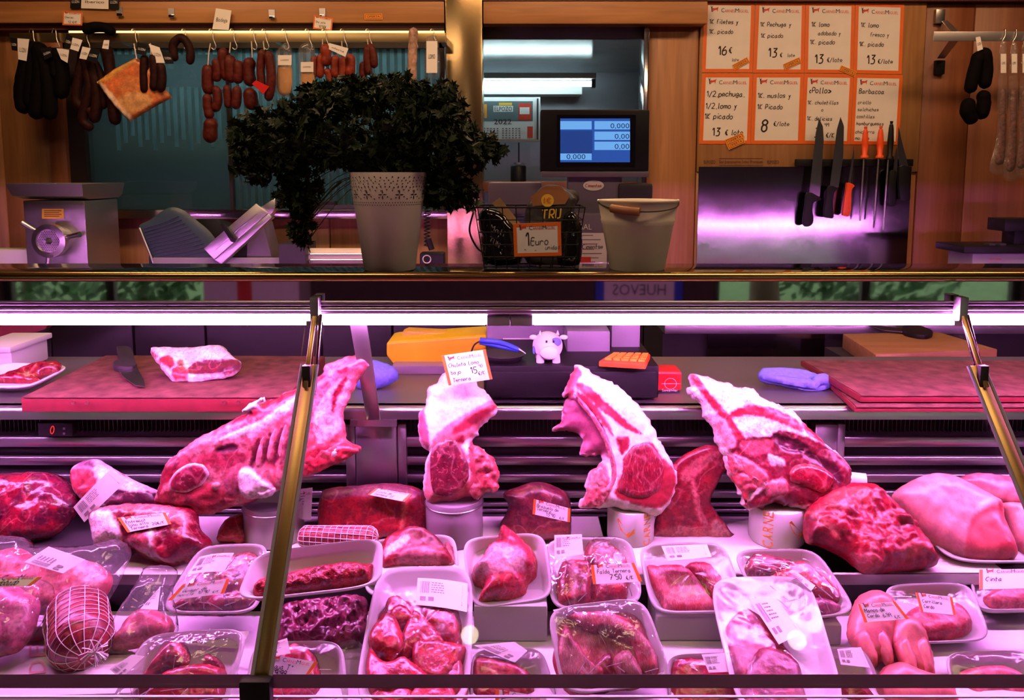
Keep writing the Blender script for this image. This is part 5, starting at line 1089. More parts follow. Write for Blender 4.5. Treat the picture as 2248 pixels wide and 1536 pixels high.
solo('pork_joint', puff(pb_, [(-60, 1290), (0, 1286), (30, 1282), (60, 1300), (88, 1320), (80, 1370), (50, 1420), (10, 1440), (-60, 1440)], 0.035, 0.02, 0.035, (0.66, 0.30, 0.38), amp=0.003, seed=47), 'meat', 'mauve pork joint in the shrink pack at the edge', 'meat', smooth=True)
solo('vacuum_pack', puff(pb_, [(-60, 1275), (0, 1272), (60, 1268), (104, 1276), (120, 1300), (100, 1350), (70, 1400), (30, 1430), (0, 1442), (-60, 1450)], 0.042, 0.022, 0.035, (1, 1, 1), amp=0.004, seed=48), 'film_wrinkled', 'wrinkled shrink pack around the mauve pork joint', 'pack', smooth=True)
pc = Plane(320, 1430, 1.27, 54)
solo('pork_cheek', puff(pc, [(245, 1425), (262, 1385), (300, 1345), (330, 1335), (366, 1350), (385, 1375), (370, 1400), (320, 1418), (270, 1428)], 0.028, 0.015, 0.025, (0.64, 0.18, 0.22), amp=0.004, two=(0.74, 0.36, 0.40), seed=49), 'meat', 'red and white pork cheek in the long clear bag', 'meat', smooth=True)
solo('clear_bag', puff(pc, [(232, 1432), (250, 1370), (300, 1290), (326, 1250), (388, 1250), (380, 1300), (392, 1370), (380, 1395), (330, 1425)], 0.032, 0.016, 0.02, (1, 1, 1), amp=0.004, seed=50), 'bag', 'long clear bag of pork cheek beside the netted roast', 'bag', smooth=True)
m = MB(); pq = Plane(140, 1490, U(140, 1490, 0.682).y, 86); m.prism([pq.at(*p) for p in ((-60, 1385), (110, 1370), (330, 1440), (290, 1520), (-60, 1530))], 0.02, pq.n)
o = solo('butcher_paper_pack', m, 'paper', 'white paper pack with faded red letters under the netted roast', 'paper pack', bevel=0.006)
m = MB(); fq = quadmap(pq, [(55, 1378), (105, 1374), (106, 1480), (54, 1484)], 0.001)
for i, c_ in enumerate('DEL'): printed(m, lambda a, b, i=i: fq(b, 1-(i+a)*0.33), pq.n, c_, 0.1, 0.9, 0.75, 1.0, width=0.75)
m.build('faded_lettering', 'faded_red', o)
t, ax = netted('plump netted roast with a gathered knot at the front', P(163, 1318, 1.36), P(186, 1442, 1.225), 0.053, (0.50, 0.13, 0.11), 8)
m = MB(); rnd = random.Random(4); c0 = P(208, 1432, 1.170)
for i in range(26):
    d = V((rnd.gauss(0, 1), rnd.gauss(0, .6), rnd.gauss(-0.4, 1))).normalized(); m.tube([c0, c0+d*0.010+V((0, 0, 0.003)), c0+d*0.022], 0.0011, 5)
tag(m.build('knot', 'net', t), kind='stuff')
# ------------------------------------------------------------------ cards and labels in the well
def pcard(label, x, y, D, tilt, quad, lines, border='sides', yaw=0, **k): return price_card(label, Plane(x, y, D, tilt, yaw), quad, lines, border=border, **k)
pcard('price card Chuleta Lomo bajo Ternera 15.90 on the fatty chop', 1025, 830, 1.60, 5, [(969, 781), (1066, 767), (1081, 832), (985, 846)], [('Chuleta Lomo', 0.10, 0.42, 0.088), ('bajo', 0.12, 0.66, 0.088), ("15", 0.56, 0.72, 0.14), ("'90", 0.74, 0.56, 0.07), ('€/K.', 0.72, 0.80, 0.08), ('Ternera', 0.12, 0.92, 0.088)])
pcard('price card Entrecot lomo alto Ternera on the fat faced joint', 318, 1160, 1.475, 40, [(258, 1136), (364, 1125), (376, 1150), (280, 1168)], [('Entrecot', 0.10, 0.46, 0.085), ('lomo alto', 0.11, 0.68, 0.078), ('Ternera', 0.11, 0.92, 0.085), ('20€/K', 0.60, 0.84, 0.085)])
pcard('price card Filete de Ternera on the long red brisket', 856, 1085, 1.585, 55, [(826, 1071), (905, 1084), (888, 1101), (807, 1085)], [('Filete de', 0.12, 0.55, 0.08), ('Ternera 13', 0.12, 0.88, 0.08)])
pcard('price card Brazuelo de Ternera on the brown shank', 1210, 1120, 1.53, 20, [(1172, 1095), (1252, 1116), (1251, 1146), (1169, 1128)], [('Brazuelo de', 0.10, 0.46, 0.085), ('Ternera', 0.10, 0.68, 0.085), ("13'90", 0.36, 0.92, 0.09), ('€/K', 0.72, 0.94, 0.07)])
pcard('price card Guisar de novilla 10.90 leaning on crumpled film', 440, 1310, 1.31, 35, [(402, 1282), (504, 1270), (492, 1302), (368, 1318)], [('Guisar de', 0.14, 0.56, 0.085), ('novilla', 0.12, 0.82, 0.075), ("10'90", 0.48, 0.80, 0.08), ('€/K', 0.77, 0.86, 0.06)])
pcard('price card Falda Ternera 7.50 on the veal flank tray', 1352, 1262, 1.345, 40, [(1297, 1240), (1392, 1235), (1410, 1276), (1302, 1282)], [('Falda Ternera', 0.12, 0.48, 0.085), ("7'50", 0.36, 0.82, 0.11), ('€/K', 0.70, 0.86, 0.08)])
pcard('price card Manos de Cerdo 6.99 on the pig trotters', 1930, 1342, 1.27, 42, [(1883, 1326), (1965, 1320), (1995, 1358), (1898, 1366)], [('Manos de', 0.10, 0.48, 0.095), ('Cerdo', 0.12, 0.76, 0.085), ("6'99", 0.48, 0.80, 0.09), ('€/K', 0.72, 0.92, 0.07)])
pcard('price card Lengua 9.99 on the beef tongue', 640, 1470, 1.165, 40, [(585, 1434), (698, 1453), (664, 1500), (582, 1500)], [('Lengua Tª', 0.0, 0.48, 0.10), ("9'99", 0.22, 0.76, 0.12), ('€/K', 0.42, 0.94, 0.10)], border='right')
pcard('price card Carrillera Cerdo in the tray beside the trotters', 2035, 1330, 1.30, 45, [(2010, 1300), (2090, 1310), (2098, 1350), (2022, 1342)], [('Carrillera', 0.12, 0.50, 0.09), ('Cerdo', 0.12, 0.78, 0.09)])
pcard('price card Adobado at the edge above the shrink pack', 30, 1275, 1.20, 52, [(-40, 1272), (92, 1266), (68, 1285), (-50, 1288)], [('Adobado', 0.28, 0.88, 0.09)], border='right')
pcard('price card Coja at the foot of the low dark beef tray', 1130, 1530, 1.15, 40, [(1088, 1512), (1200, 1530), (1195, 1580), (1086, 1570)], [('Coja', 0.12, 0.52, 0.10)], border='left')
pcard('price card on the white tray below the pork loins', 2200, 1258, 1.36, 60, [(2150, 1250), (2262, 1248), (2268, 1290), (2150, 1294)], [('Cinta', 0.12, 0.60, 0.10)])

def lab(label, x, y, D, tilt, quad, **k): return scale_label(label, Plane(x, y, D, tilt), quad, **k)
lab('large white origin label with bar code leaning on the rib end', 220, 1090, 1.53, 12, [(161, 1113), (244, 1028), (277, 1056), (185, 1146)], curl=0.004)
lab('white weighing label on the clear bag of pork', 120, 1225, 1.28, 50, [(53, 1233), (107, 1199), (188, 1228), (138, 1258)], logo='right')
lab('curled weighing label at the top of the stewing beef tray', 460, 1240, 1.36, 50, [(438, 1222), (514, 1213), (492, 1254), (410, 1262)], logo='left', curl=0.006)
scale_label('weighing label on the film over the stewing meat chunks', f1, off=0.0045, quad= [(917, 1268), (1027, 1280), (1025, 1343), (912, 1327)], curl=0.003)
lab('square weighing label on the veal flank film', 1248, 1196, 1.40, 48, [(1217, 1174), (1277, 1172), (1281, 1216), (1217, 1226)], logo='left')
lab('weighing label on the tray of two pink steaks', 1508, 1212, 1.42, 58, [(1452, 1198), (1552, 1194), (1562, 1222), (1466, 1231)])
lab('weighing label across the film of the tilted beef tray', 1758, 1276, 1.37, 55, [(1733, 1253), (1742, 1250), (1790, 1285), (1780, 1297)])
scale_label('long weighing label on the glaring steak film', f3, off=0.003, quad= [(1646, 1316), (1702, 1312), (1766, 1394), (1710, 1414)], curl=0.004)
lab('curled weighing label inside the rib tray rim', 1280, 1340, 1.305, 50, [(1214, 1338), (1322, 1322), (1340, 1326), (1228, 1362)], curl=0.003)
lab('weighing label above the two red steaks', 480, 1405, 1.26, 48, [(422, 1392), (548, 1384), (530, 1424), (406, 1414)])
lab('weighing label stuck at the netted roast foot', 275, 1455, 1.20, 45, [(240, 1468), (290, 1436), (318, 1440), (264, 1490)])
lab('triangular folded weighing label on the pork cheek bag', 340, 1315, 1.29, 52, [(348, 1292), (352, 1288), (346, 1338), (308, 1336)], logo='left')
lab('weighing label hanging over the low dark beef tray', 1105, 1425, 1.26, 50, [(1040, 1416), (1130, 1408), (1158, 1428), (1130, 1454)])
lab('weighing label on the bright red beef slice', 1570, 1455, 1.22, 52, [(1540, 1436), (1600, 1432), (1608, 1474), (1556, 1476)])
lab('weighing label on the low tray beside the trotters', 1870, 1440, 1.225, 52, [(1838, 1424), (1890, 1420), (1910, 1465), (1846, 1458)])
lab('weighing label behind the tongue price card', 612, 1418, 1.235, 45, [(592, 1412), (630, 1400), (638, 1434), (596, 1440)], logo='left')
lab('paper label hanging beside the grey cylinder', 668, 1100, 1.60, 8, [(652, 1074), (686, 1070), (683, 1138), (640, 1142)], logo='left')
# ------------------------------------------------------------------ things on the work surface
def flat_poly(pxs, z, th):
    m = MB(); m.prism([U(x, y, z) for x, y in pxs], th, (0, 0, 1)); return m
def rubber_board(label, pxs, z, th, holes=()):
    t = thing('cutting_board', label, 'cutting board', 'red cutting boards')
    flat_poly(pxs, z-0.0015, th-0.0015).build('slab', 'cutting_red', t, bevel=0.004)
    c = sum((V(U(x, y, z)) for x, y in pxs), V())/len(pxs); m = MB()
    m.prism([c+(U(x, y, z)-c)*0.985 for x, y in pxs], 0.002, (0, 0, 1)); m.build('worn_top', 'cutting_top', t)
    for x, y in holes:
        d = U(pxs[0][0], pxs[0][1], z).y; q = P(x, y, d-0.001); MB().lathe([(0.0028, 0), (0.0045, 0.0005), (0.0045, -0.002)], q, 16, axis=(0, -1, 0)).build('hole_ring', 'cutting_top', t)
    return t
zb_ = ZW+0.037
rubber_board('thick red cutting board with a knife and a steak on it', [(45, 872), (632, 872), (714, 781), (232, 779)], zb_, 0.036, [(160, 883), (190, 884), (492, 883), (523, 883)])
rubber_board('lower red cutting board of the pair by the blue towel', [(1876, 893), (2560, 893), (2420, 812), (1790, 812)], ZW+0.015, 0.014)
rubber_board('upper red cutting board of the pair by the blue towel', [(1888, 868), (2560, 868), (2400, 791), (1757, 790)], ZW+0.036, 0.018)
def knife_flat(label, blade, handle, z, pl=None, th=0.002, hmat='black', group=None, ht=0.012, off=0.0):
    t = thing('knife', label, 'knife', group)
    at = (lambda x, y, o=0: U(x, y, z)+V((0, 0, o))) if pl is None else (lambda x, y, o=0: pl.at(x, y, off)+pl.n*o)
    n = V((0, 0, 1)) if pl is None else pl.n
    m = MB(); m.prism([at(x, y, ht*0.5+th/2) for x, y in blade], th, n); m.build('blade', 'blade', t)
    hp = [(v.x, v.y) for v in cat_rom([V((x, y, 0)) for x, y in handle], 3, True)]
    m = MB(); m.prism([at(x, y, ht) for x, y in hp], ht, n); m.build('handle', hmat, t, bevel=ht*0.25)
    return t
knife_flat('butcher knife with violet handle lying on the big red board', [(258, 815), (300, 812), (316, 842), (319, 857), (297, 854), (272, 836)], [(256, 776), (262, 772), (288, 775), (296, 800), (300, 815), (278, 820), (252, 815), (250, 806), (262, 800)], zb_, hmat='charcoal', ht=0.018)
pl = Plane(430, 838, U(430, 838, zb_).y, 52)
st = puff(pl, C6([(40, 130), (100, 95), (400, 100), (640, 80), (720, 150), (800, 210), (795, 275), (700, 330), (430, 375), (240, 380), (100, 220)]), 0.02, 0.015, 0.02, FAT, step=0.0045, amp=0.003, edge=0.003, seed=61, regions=[(C6([(390, 290), (470, 245), (700, 230), (800, 225), (790, 280), (690, 325), (440, 345), (380, 340)]), (0.32, 0.035, 0.05), -0.003), (C6([(130, 210), (220, 200), (260, 250), (240, 300), (140, 240)]), (0.55, 0.14, 0.15)), (C6([(245, 310), (330, 290), (380, 340), (350, 378), (245, 378)]), (0.66, 0.16, 0.17)), (C6([(290, 240), (330, 230), (335, 280), (300, 290)]), (0.4, 0.06, 0.08)), (C6([(45, 130), (90, 170), (130, 200), (90, 190), (50, 160)]), (0.55, 0.15, 0.14))])
for v in st.v: v.z = max(v.z, zb_+0.001)
solo('beef_steak', st, 'meat', 'thick steak with pale fat top on the big red board', 'meat', smooth=True)
# tray of red meat and tub at the edge
pt = Plane(60, 868, U(60, 868, ZW+0.02).y, 84)
t = thing('metal_tray', 'shallow white tray of red meat beside the big red board', 'tray'); tray_mb(pt, [(10, 794), (158, 801), (62, 848), (-110, 846)], 0.02).build('shell', 'white', t, smooth=True)
pm_ = Plane(60, 845, U(60, 845, ZW+0.012).y, 58)
solo('red_meat', puff(pm_, [(-40, 840), (15, 826), (60, 806), (110, 796), (135, 800), (125, 818), (90, 828), (95, 842), (40, 846)], 0.02, 0.01, 0.02, RED, amp=0.006, two=(0.45, 0.09, 0.06), seed=62), 'meat_wet', 'glistening red meat in the shallow white tray', 'meat', smooth=True)
m = MB(); a = P(-60, 832, 1.98); b = P(24, 762, 1.98); m.span((a.x, 1.98, ZW), (b.x, 2.14, b.z)); t = thing('plastic_tub', 'white plastic tub at the edge behind the meat tray', 'tub'); m.build('body', 'white', t, bevel=0.008)
MB().span((a.x, 1.965, b.z-0.012), (b.x+0.008, 2.15, b.z+0.004)).build('lid', 'white', t, bevel=0.004)
m = MB(); m.prism([P(-80, 700, 2.3), P(108, 706, 2.3), P(100, 722, 2.3), P(0, 752, 2.3), P(-80, 770, 2.3)], 0.03, (0, -1, 0)); solo('pink_board', m, 'cutting_red', 'slanted red board sticking in at the far edge under the lamp', 'board')
# back counter against the wall
bc = thing('back_counter', 'dark back counter along the wood panelled wall', 'counter')
ZB, D0, DE = Z(625, 2.55), 2.55, 2.925
MB().span((X(-300, D0), D0-0.02, ZB-0.03), (X(1062, D0), DE, ZB)).build('worktop', 'steel_rough', bc, bevel=0.003)
for a, b in ((-300, 112), (114, 292), (296, 450), (454, 704), (708, 860), (864, 1060)):
    MB().span((X(a, D0, 750)+0.001, D0, 0.1), (X(b, D0, 750)-0.001, D0+0.02, ZB-0.032)).build('cabinet_front', 'cabinet_dark', bc, bevel=0.002)
MB().span((X(-300, D0), D0+0.02, 0.0), (X(1060, D0), DE, ZB-0.031)).build('carcass', 'black_matte', bc)
bc2 = thing('back_counter', 'lower back counter under the knife rack', 'counter'); ZB2 = Z(712, 2.60); D0 = 2.60
MB().span((X(1465, D0), D0-0.02, ZB2-0.03), (X(2500, D0), 2.98, ZB2)).build('worktop', 'steel_rough', bc2, bevel=0.003)
MB().span((X(1465, D0), D0+0.01, 0.0), (X(2500, D0), 2.98, ZB2-0.031)).build('carcass', 'black_matte', bc2)
m = MB(); a, b = P(1552, 795, 2.585), P(1812, 720, 2.585); m.span((a.x, 2.585, a.z), (b.x, 2.60, b.z)); m.build('steel_front', 'steel_sheet', bc2, bevel=0.002)
# cutting block of wood with a knife
t = thing('butcher_block', 'thick wooden butcher block behind the red boards', 'block')
zk = Z(778, 2.19); top = [(1922, 778), (2190, 766), (2060, 728), (1850, 732)]
flat_poly(top, zk, 0.05).build('block', 'wood_block', t, bevel=0.004)
m = MB(); c = U(2000, 770, zk); m.span((c.x-0.15, 2.24, 0.0), (c.x+0.15, 2.50, zk-0.05)); m.build('stand', 'black_matte', t)
knife_flat('dark handled knife resting on the wooden butcher block', [(1905, 718), (1985, 726), (1985, 734), (1940, 730)], [(1982, 724), (2010, 722), (2042, 732), (2046, 741), (2025, 745), (1985, 737)], zk, ht=0.016)
# yellow tray, rags
t = thing('yellow_tub', 'bright yellow plastic tub behind the price card', 'tub')
py_ = Plane(950, 800, 2.02, 0)
m = MB(); m.prism([py_.at(*p) for p in ((848, 752), (862, 749), (1068, 735), (1068, 806), (866, 803), (848, 780))], 0.13, py_.n); m.build('body', 'yellow', t, bevel=0.008, seg=3)
m = MB(); m.prism([py_.at(x, y, -0.06) for x, y in ((880, 732), (892, 727), (1062, 735), (1068, 752), (890, 752))], 0.06, py_.n); m.build('folded_rim', 'yellow_label', t, bevel=0.004)
m = MB(); a = U(860, 822, ZW); m.span((a.x, a.y, ZW), (a.x+0.2, a.y+0.1, P(0, 803, a.y).z)); solo('clear_box', m, 'acrylic', 'clear plastic box under the yellow tub', 'box', bevel=0.004)
def rag(label, outs, seed, name='cloth', hf=0.025, R=0.02, lump=0.010):
    x, y = outs[0][0]; pl = Plane(x, y, U(x, y, ZW).y, 60); m = MB()
    q = puff(pl, outs[0], hf, 0.01, R, (1, 1, 1), amp=0.005, ns=24, lump=lump, step=0.005, seed=seed)
    for v in q.v: v.z = max(v.z, ZW+0.0008)
    t = thing(name, label, 'cloth'); q.c = []; q.build('folded_fabric', 'blue_cloth', t, smooth=True)
    for o in outs[1:]:
        q = puff(pl, o, 0.015, 0.005, 0.012, (1, 1, 1), amp=0.004, ns=30, lump=0.006, step=0.005, seed=seed+3, off=0.012); q.c = []
        for v in q.v: v.z = max(v.z, ZW+0.0008)
        q.build('fold', 'blue_cloth', t, smooth=True)
rag('crumpled blue cloth beside the slanted steel strut', [[(812, 856), (780, 846), (786, 816), (808, 800), (850, 806), (876, 826), (862, 840), (836, 850)], [(800, 830), (820, 812), (840, 830), (826, 852), (806, 848)], [(840, 830), (858, 812), (876, 828), (856, 842)]], 71)
rag('folded blue towel at the corner of the red boards', [[(1780, 858), (1720, 846), (1672, 836), (1664, 820), (1680, 811), (1750, 812), (1800, 826), (1828, 842), (1822, 852)], [(1778, 840), (1800, 830), (1828, 844), (1800, 854), (1782, 858)], [(1672, 832), (1740, 838), (1790, 848), (1784, 860), (1720, 850), (1674, 840)]], 75, hf=0.012, R=0.008, lump=0.003)
# cash drawer and what stands on it
DC = 1.735; zc0, zc1 = ZW+0.008, Z(803, DC)
t = thing('cash_drawer', 'black cash drawer carrying a piggy bank and calculator', 'cash drawer')
xa, xb = X(1062, DC, 850), X(1446, DC, 850)
MB().span((xa, DC, zc0), (xb, 2.13, zc1)).build('casing', 'black', t, bevel=0.004)
MB().span((xa+0.006, DC-0.006, zc0+0.006), (xb-0.006, DC+0.002, zc1-0.012)).build('drawer_front', 'black', t, bevel=0.003)
for x in (xa+0.03, xb-0.04):
    MB().lathe([(0.012, ZW), (0.012, zc0)], (x, DC+0.03, 0), 16, cap0=True, cap1=True).build('rubber_foot', 'black_matte', t)
    MB().lathe([(0.012, ZW), (0.012, zc0)], (x, 2.09, 0), 16, cap0=True, cap1=True).build('rubber_foot', 'black_matte', t)
# cow shaped coin bank
c = P(1202, 800, 1.79); c.z = zc1
t = thing('coin_bank', 'white cow shaped coin bank with a blue eye patch', 'coin bank')
k = 0.0010875*1.0
def bp(x, y, d=0.0): q = P(x, y, 1.79+d); q.z += 0; return q
ctr = bp(1202, 768); R0 = abs(bp(1235, 768).x-ctr.x)
dz = c.z - bp(1202, 800).z
ctr.z += dz
def ball(cc, s, mat, nm, sub=3): 
    q = blob(cc, s, (1, 1, 1), amp=0, sub=sub); q.c = []; return q.build(nm, mat, t, smooth=True)
ball(ctr, (R0, R0*1.15, R0*0.95), 'white', 'body', 4)
for sx, sy in ((-0.5, -0.6), (0.55, -0.6), (-0.5, 0.6), (0.55, 0.6)):
    p0 = V((ctr.x+sx*R0, ctr.y+sy*R0, c.z)); MB().lathe([(R0*0.26, 0), (R0*0.27, R0*0.15), (R0*0.22, R0*0.55)], p0, 16, cap0=True, cap1=True).build('leg', 'white', t, smooth=True)
ball(ctr+V((0.06*R0, -1.08*R0, -0.22*R0)), (R0*0.6, R0*0.22, R0*0.46), 'white', 'snout')
q = ball(ctr+V((0.52*R0, -0.80*R0, 0.42*R0)), (R0*0.34, R0*0.18, R0*0.30), 'blue_cloth', 'eye_patch')
for sx in (-0.12, 0.34): ball(ctr+V((sx*R0, -1.02*R0, 0.50*R0)), (R0*0.07, R0*0.05, R0*0.09), 'black', 'eye', 2)
for sx in (-0.95, 1.05): ball(ctr+V((sx*R0, -0.25*R0, 0.62*R0)), (R0*0.28, R0*0.12, R0*0.17), 'white', 'ear', 2)
for sx in (-0.5, 0.65): MB().lathe([(R0*0.12, 0), (R0*0.02, R0*0.3)], ctr+V((sx*R0, -0.3*R0, 0.80*R0)), 12, cap0=True, cap1=True).build('horn', 'white', t, smooth=True)
ball(ctr+V((-0.9*R0, -0.35*R0, -0.2*R0)), (R0*0.12, R0*0.3, R0*0.3), 'blue_cloth', 'spot', 2)
# calculator
t = thing('calculator', 'orange calculator with square keys on the cash drawer', 'calculator')
tp = [(1314, 792), (1418, 798), (1428, 776), (1342, 775)]
zq = zc1+0.016; flat_poly(tp, zq, 0.014).build('case', 'orange_plastic', t, bevel=0.004)
fq = lambda s, tt: (U(*tp[3], zq)*(1-s)+U(*tp[2], zq)*s)*(1-tt)+(U(*tp[0], zq)*(1-s)+U(*tp[1], zq)*s)*tt
for i in range(5):
    for j in range(4):
        s0, t0 = 0.10+i*0.18, 0.12+j*0.2; m = MB(); m.prism([fq(s0, t0)+V((0, 0, .005)), fq(s0+.14, t0)+V((0, 0, .005)), fq(s0+.14, t0+.14)+V((0, 0, .005)), fq(s0, t0+.14)+V((0, 0, .005))], 0.006, (0, 0, 1)); m.build('key', 'sticker', t)
# dish with blue handled cutters
c = U(1105, 796, zc1); t = thing('coin_dish', 'dark oval dish with blue handled cutters in it', 'dish')
MB().lathe([(0.001, 0.001), (0.035, 0.002), (0.052, 0.016), (0.054, 0.016), (0.040, 0.0), (0.001, 0.0)], (c.x, c.y+0.03, zc1), 36).build('bowl', 'charcoal', t, smooth=True)
t = thing('cutters', 'blue handled wire cutters lying in the oval dish', 'cutters')
for dy in (0, 0.014):
    a, b, d = P(1054, 746+dy*300, 1.80+dy), P(1100, 752+dy*600, 1.79+dy), P(1140, 768, 1.785); MB().tube(cat_rom([a, b, d], 6), [0.006]*12+[0.004], 10).build('handle', 'blue', t, smooth=True)
MB().tube([P(1138, 766, 1.785), P(1154, 776, 1.78)], [0.004, 0.0015], 8).build('jaw', 'steel', t, smooth=True)
MB().tube(cat_rom([P(1062, 745, 1.80), P(1042, 756, 1.80), P(1034, 775, 1.80)], 6), 0.002, 8).build('cable_loop', 'black', t, smooth=True)
# red card reader
t = thing('card_reader', 'red card reader beside the cash drawer', 'card reader')
d = U(1470, 862, ZW).y; m = MB(); m.span((X(1420, d, 840), d, ZW+0.004), (X(1497, d, 840), d+0.07, Z(815, d))); m.build('case', 'red_plastic', t, bevel=0.008, seg=3)
m = MB(); m.span((X(1425, d, 840), d+0.004, ZW), (X(1493, d, 840), d+0.066, ZW+0.006)); m.build('base', 'black', t)
fq = lambda s, tt: P(1447+50*s, 820+40*tt, d-0.0012); m = MB()
m.tube([fq(0.5+0.26*math.cos(a_/24*6.283), 0.55+0.3*math.sin(a_/24*6.283)) for a_ in range(24)], 0.0005, 4, closed=True); m.tube([fq(0.1, 0.55), fq(0.95, 0.55)], 0.0005, 4); m.build('logo', 'paper', t)
m = MB(); printed(m, fq, V((0, -1, 0)), 'Santander', 0.12, 0.98, 0.12, 1.25, width=0.7); m.build('lettering', 'paper', t)
# ------------------------------------------------------------------ weighing scale with screen
t = thing('weighing_scale', 'counter scale with lit blue screen showing zeros', 'scale')
DV = 1.95
def sb(nm, x0, y0, x1, y1, D, th, mat, bev=0.004): return pbox(MB(), x0, y0, x1, y1, D, th).build(nm, mat, t, bevel=bev)
mon = sb('monitor', 1186, 240, 1427, 378, DV, 0.035, 'black', 0.006)
sb('monitor_lip', 1188, 376, 1425, 389, DV-0.004, 0.04, 'violet_grey')
pbox(MB(), 1222, 252, 1396, 366, DV-0.001, 0.002).build('screen_glass', 'black_gloss', mon)
scq = lambda s, tt: P(1230+153*s, 260+96*tt, DV-0.0016)
nn_ = V((0, -1, 0))
sheet(scq, nn_, 0, 0, 1, 1, 0).build('display', 'screen_blue', mon)
sheet(scq, nn_, 0, 0.28, 0.46, 0.80, 0.0003).build('display_panel', 'screen_deep', mon)
for s0, t0, s1, t1 in ((0.0, 0.06, 0.45, 0.25), (0.49, 0.06, 1, 0.25), (0.49, 0.30, 1, 0.49), (0.49, 0.53, 1, 0.72), (0.0, 0.80, 0.45, 0.95)):
    sheet(scq, nn_, s0, t0, s1, t1, 0.0003).build('display_field', 'screen_light', mon)
for tx, s, tt, wd in (('0,000', 0.72, 0.235, 0.27), ('0,00', 0.78, 0.475, 0.21), ('0,00', 0.78, 0.705, 0.21), ('0,000', 0.09, 0.94, 0.27)):
    m = MB(); printed(m, scq, nn_, tx, s, tt-0.01, 0.075, 1.6, width=wd, off=0.0007); m.build('digits', 'screen_ink', mon)
sb('neck', 1246, 388, 1366, 470, DV+0.01, 0.04, 'violet_grey'); sb('body', 1180, 468, 1372, 640, DV-0.02, 0.10, 'violet_grey', 0.008)
sb('printer_arm', 1358, 402, 1434, 440, DV, 0.05, 'charcoal', 0.008); sb('label_roll_cover', 1072, 400, 1190, 470, DV+0.03, 0.07, 'violet_grey', 0.006)
m = MB(); q0 = P(1303, 407, DV+0.009); m.add([q0+V((0.027*math.cos(a_/32*6.283), -0.0005, 0.0135*math.sin(a_/32*6.283))) for a_ in range(32)], [tuple(range(32))]); bdg = m.build('badge', 'paper', t)
fq = lambda s, tt: P(1282+42*s, 397+20*tt, DV+0.008); m = MB(); write(m, fq, nn_, 'Cimentse', 0.06, 0.68, 0.17, 2.1, w=0.13); m.build('badge_script', 'red_print', bdg)
fs_ = lambda s, tt: P(1272+60*s, 488+105*tt, DV-0.0215)
inf = sheet(fs_, nn_, 0, 0.22, 1, 1.0, 0).build('info_label', 'paper', t)
m = MB(); printed(m, fs_, nn_, 'GLOBAL', -0.55, 0.15, 0.20, 0.6, width=1.0, off=0.0005); m.build('maker_lettering', 'paper', t)
m = MB(); write(m, fs_, nn_, 'Cimentse', 0.10, 0.55, 0.15, 0.6, w=0.13); m.build('script', 'ink', inf)
m = MB()
for i in range(8): m.add(sheet(fs_, nn_, 0.1, 0.26+i*0.09+(0.02 if i > 2 else 0), 0.5+0.4*((i*37) % 10)/10, 0.28+i*0.09+(0.02 if i > 2 else 0), 0.0004).v, [(0, 1, 2, 3)])
m.build('small_print', 'ink_grey', inf); sheet(fs_, nn_, 0.02, 0.72, 0.42, 0.84, 0.0006).build('red_stamp', 'red_print', inf)
zf = Z(782, 1.90)
pbox(MB(), 1244, 726, 1340, 782, 1.88, 0.12).build('base_block', 'lilac_plastic', t, bevel=0.006); pbox(MB(), 1342, 712, 1406, 768, 1.93, 0.10).build('base_block', 'lilac_plastic', t, bevel=0.005)
pbox(MB(), 1068, 700, 1238, 760, 2.02, 0.06).build('platform_side', 'lilac_plastic', t, bevel=0.005); sb('column', 1180, 600, 1372, 716, DV+0.02, 0.06, 'violet_grey')
q0 = U(1290, 790, zc1); m = MB(); m.lathe([(0.014, zc1), (0.014, zf)], (P(1290, 780, 1.92).x, 1.94, 0), 16, cap0=True, cap1=True); m.build('foot', 'charcoal', t)
fq = lambda s, tt: P(1104+75*s, 742+26*tt, 2.0195); sheet(fq, nn_, 0, 0, 1, 1, 0).build('rating_plate', 'paper', t)
# ------------------------------------------------------------------ on the top shelf
N0 = V((0, -1, 0))
c = P(856, 589, 1.535); c.z = ZS; D = 1.535
rb = (P(912, 588, D).x-P(800, 588, D).x)/2; rt = (P(938, 380, D).x-P(770, 380, D).x)/2; zt_ = Z(378, D); H_ = zt_-ZS
pot = thing('potted_parsley', 'big bushy parsley plant in a pierced cream pot', 'plant')
rr = lambda z: rb+(rt-rb)*((z-ZS)/H_)
p_ = MB(); zl = Z(452, D)
p_.lathe([(0.001, ZS), (rb-0.004, ZS), (rb, ZS+0.003), (rr(zl), zl), (rr(zl)+0.0012, zl+0.002), (rr(zt_), zt_), (rr(zt_)-0.003, zt_), (rr(zl)-0.004, zl), (0.001, zl)], c.xy.to_3d(), 56); p_.build('pot', 'ivory', pot, smooth=True)
m = MB()
def hole(ang, z, w_, h_, k=8):
    r = rr(z)+0.0016; a0 = ang-math.pi/2
    vs = []
    for i in range(k):
        t_ = 2*math.pi*i/k; a_ = a0+w_*math.cos(t_)/r; zz = z+h_*math.sin(t_); q = rr(zz)+0.0017
        vs.append(V((c.x+q*math.cos(a_), c.y+q*math.sin(a_), zz)))
    m.add(vs, [tuple(range(k))])
for i in range(84):
    for zz in (447, 442): hole((i+0.5*(zz == 442))*2*math.pi/84, Z(zz, D), 0.0011, 0.0011, 6)
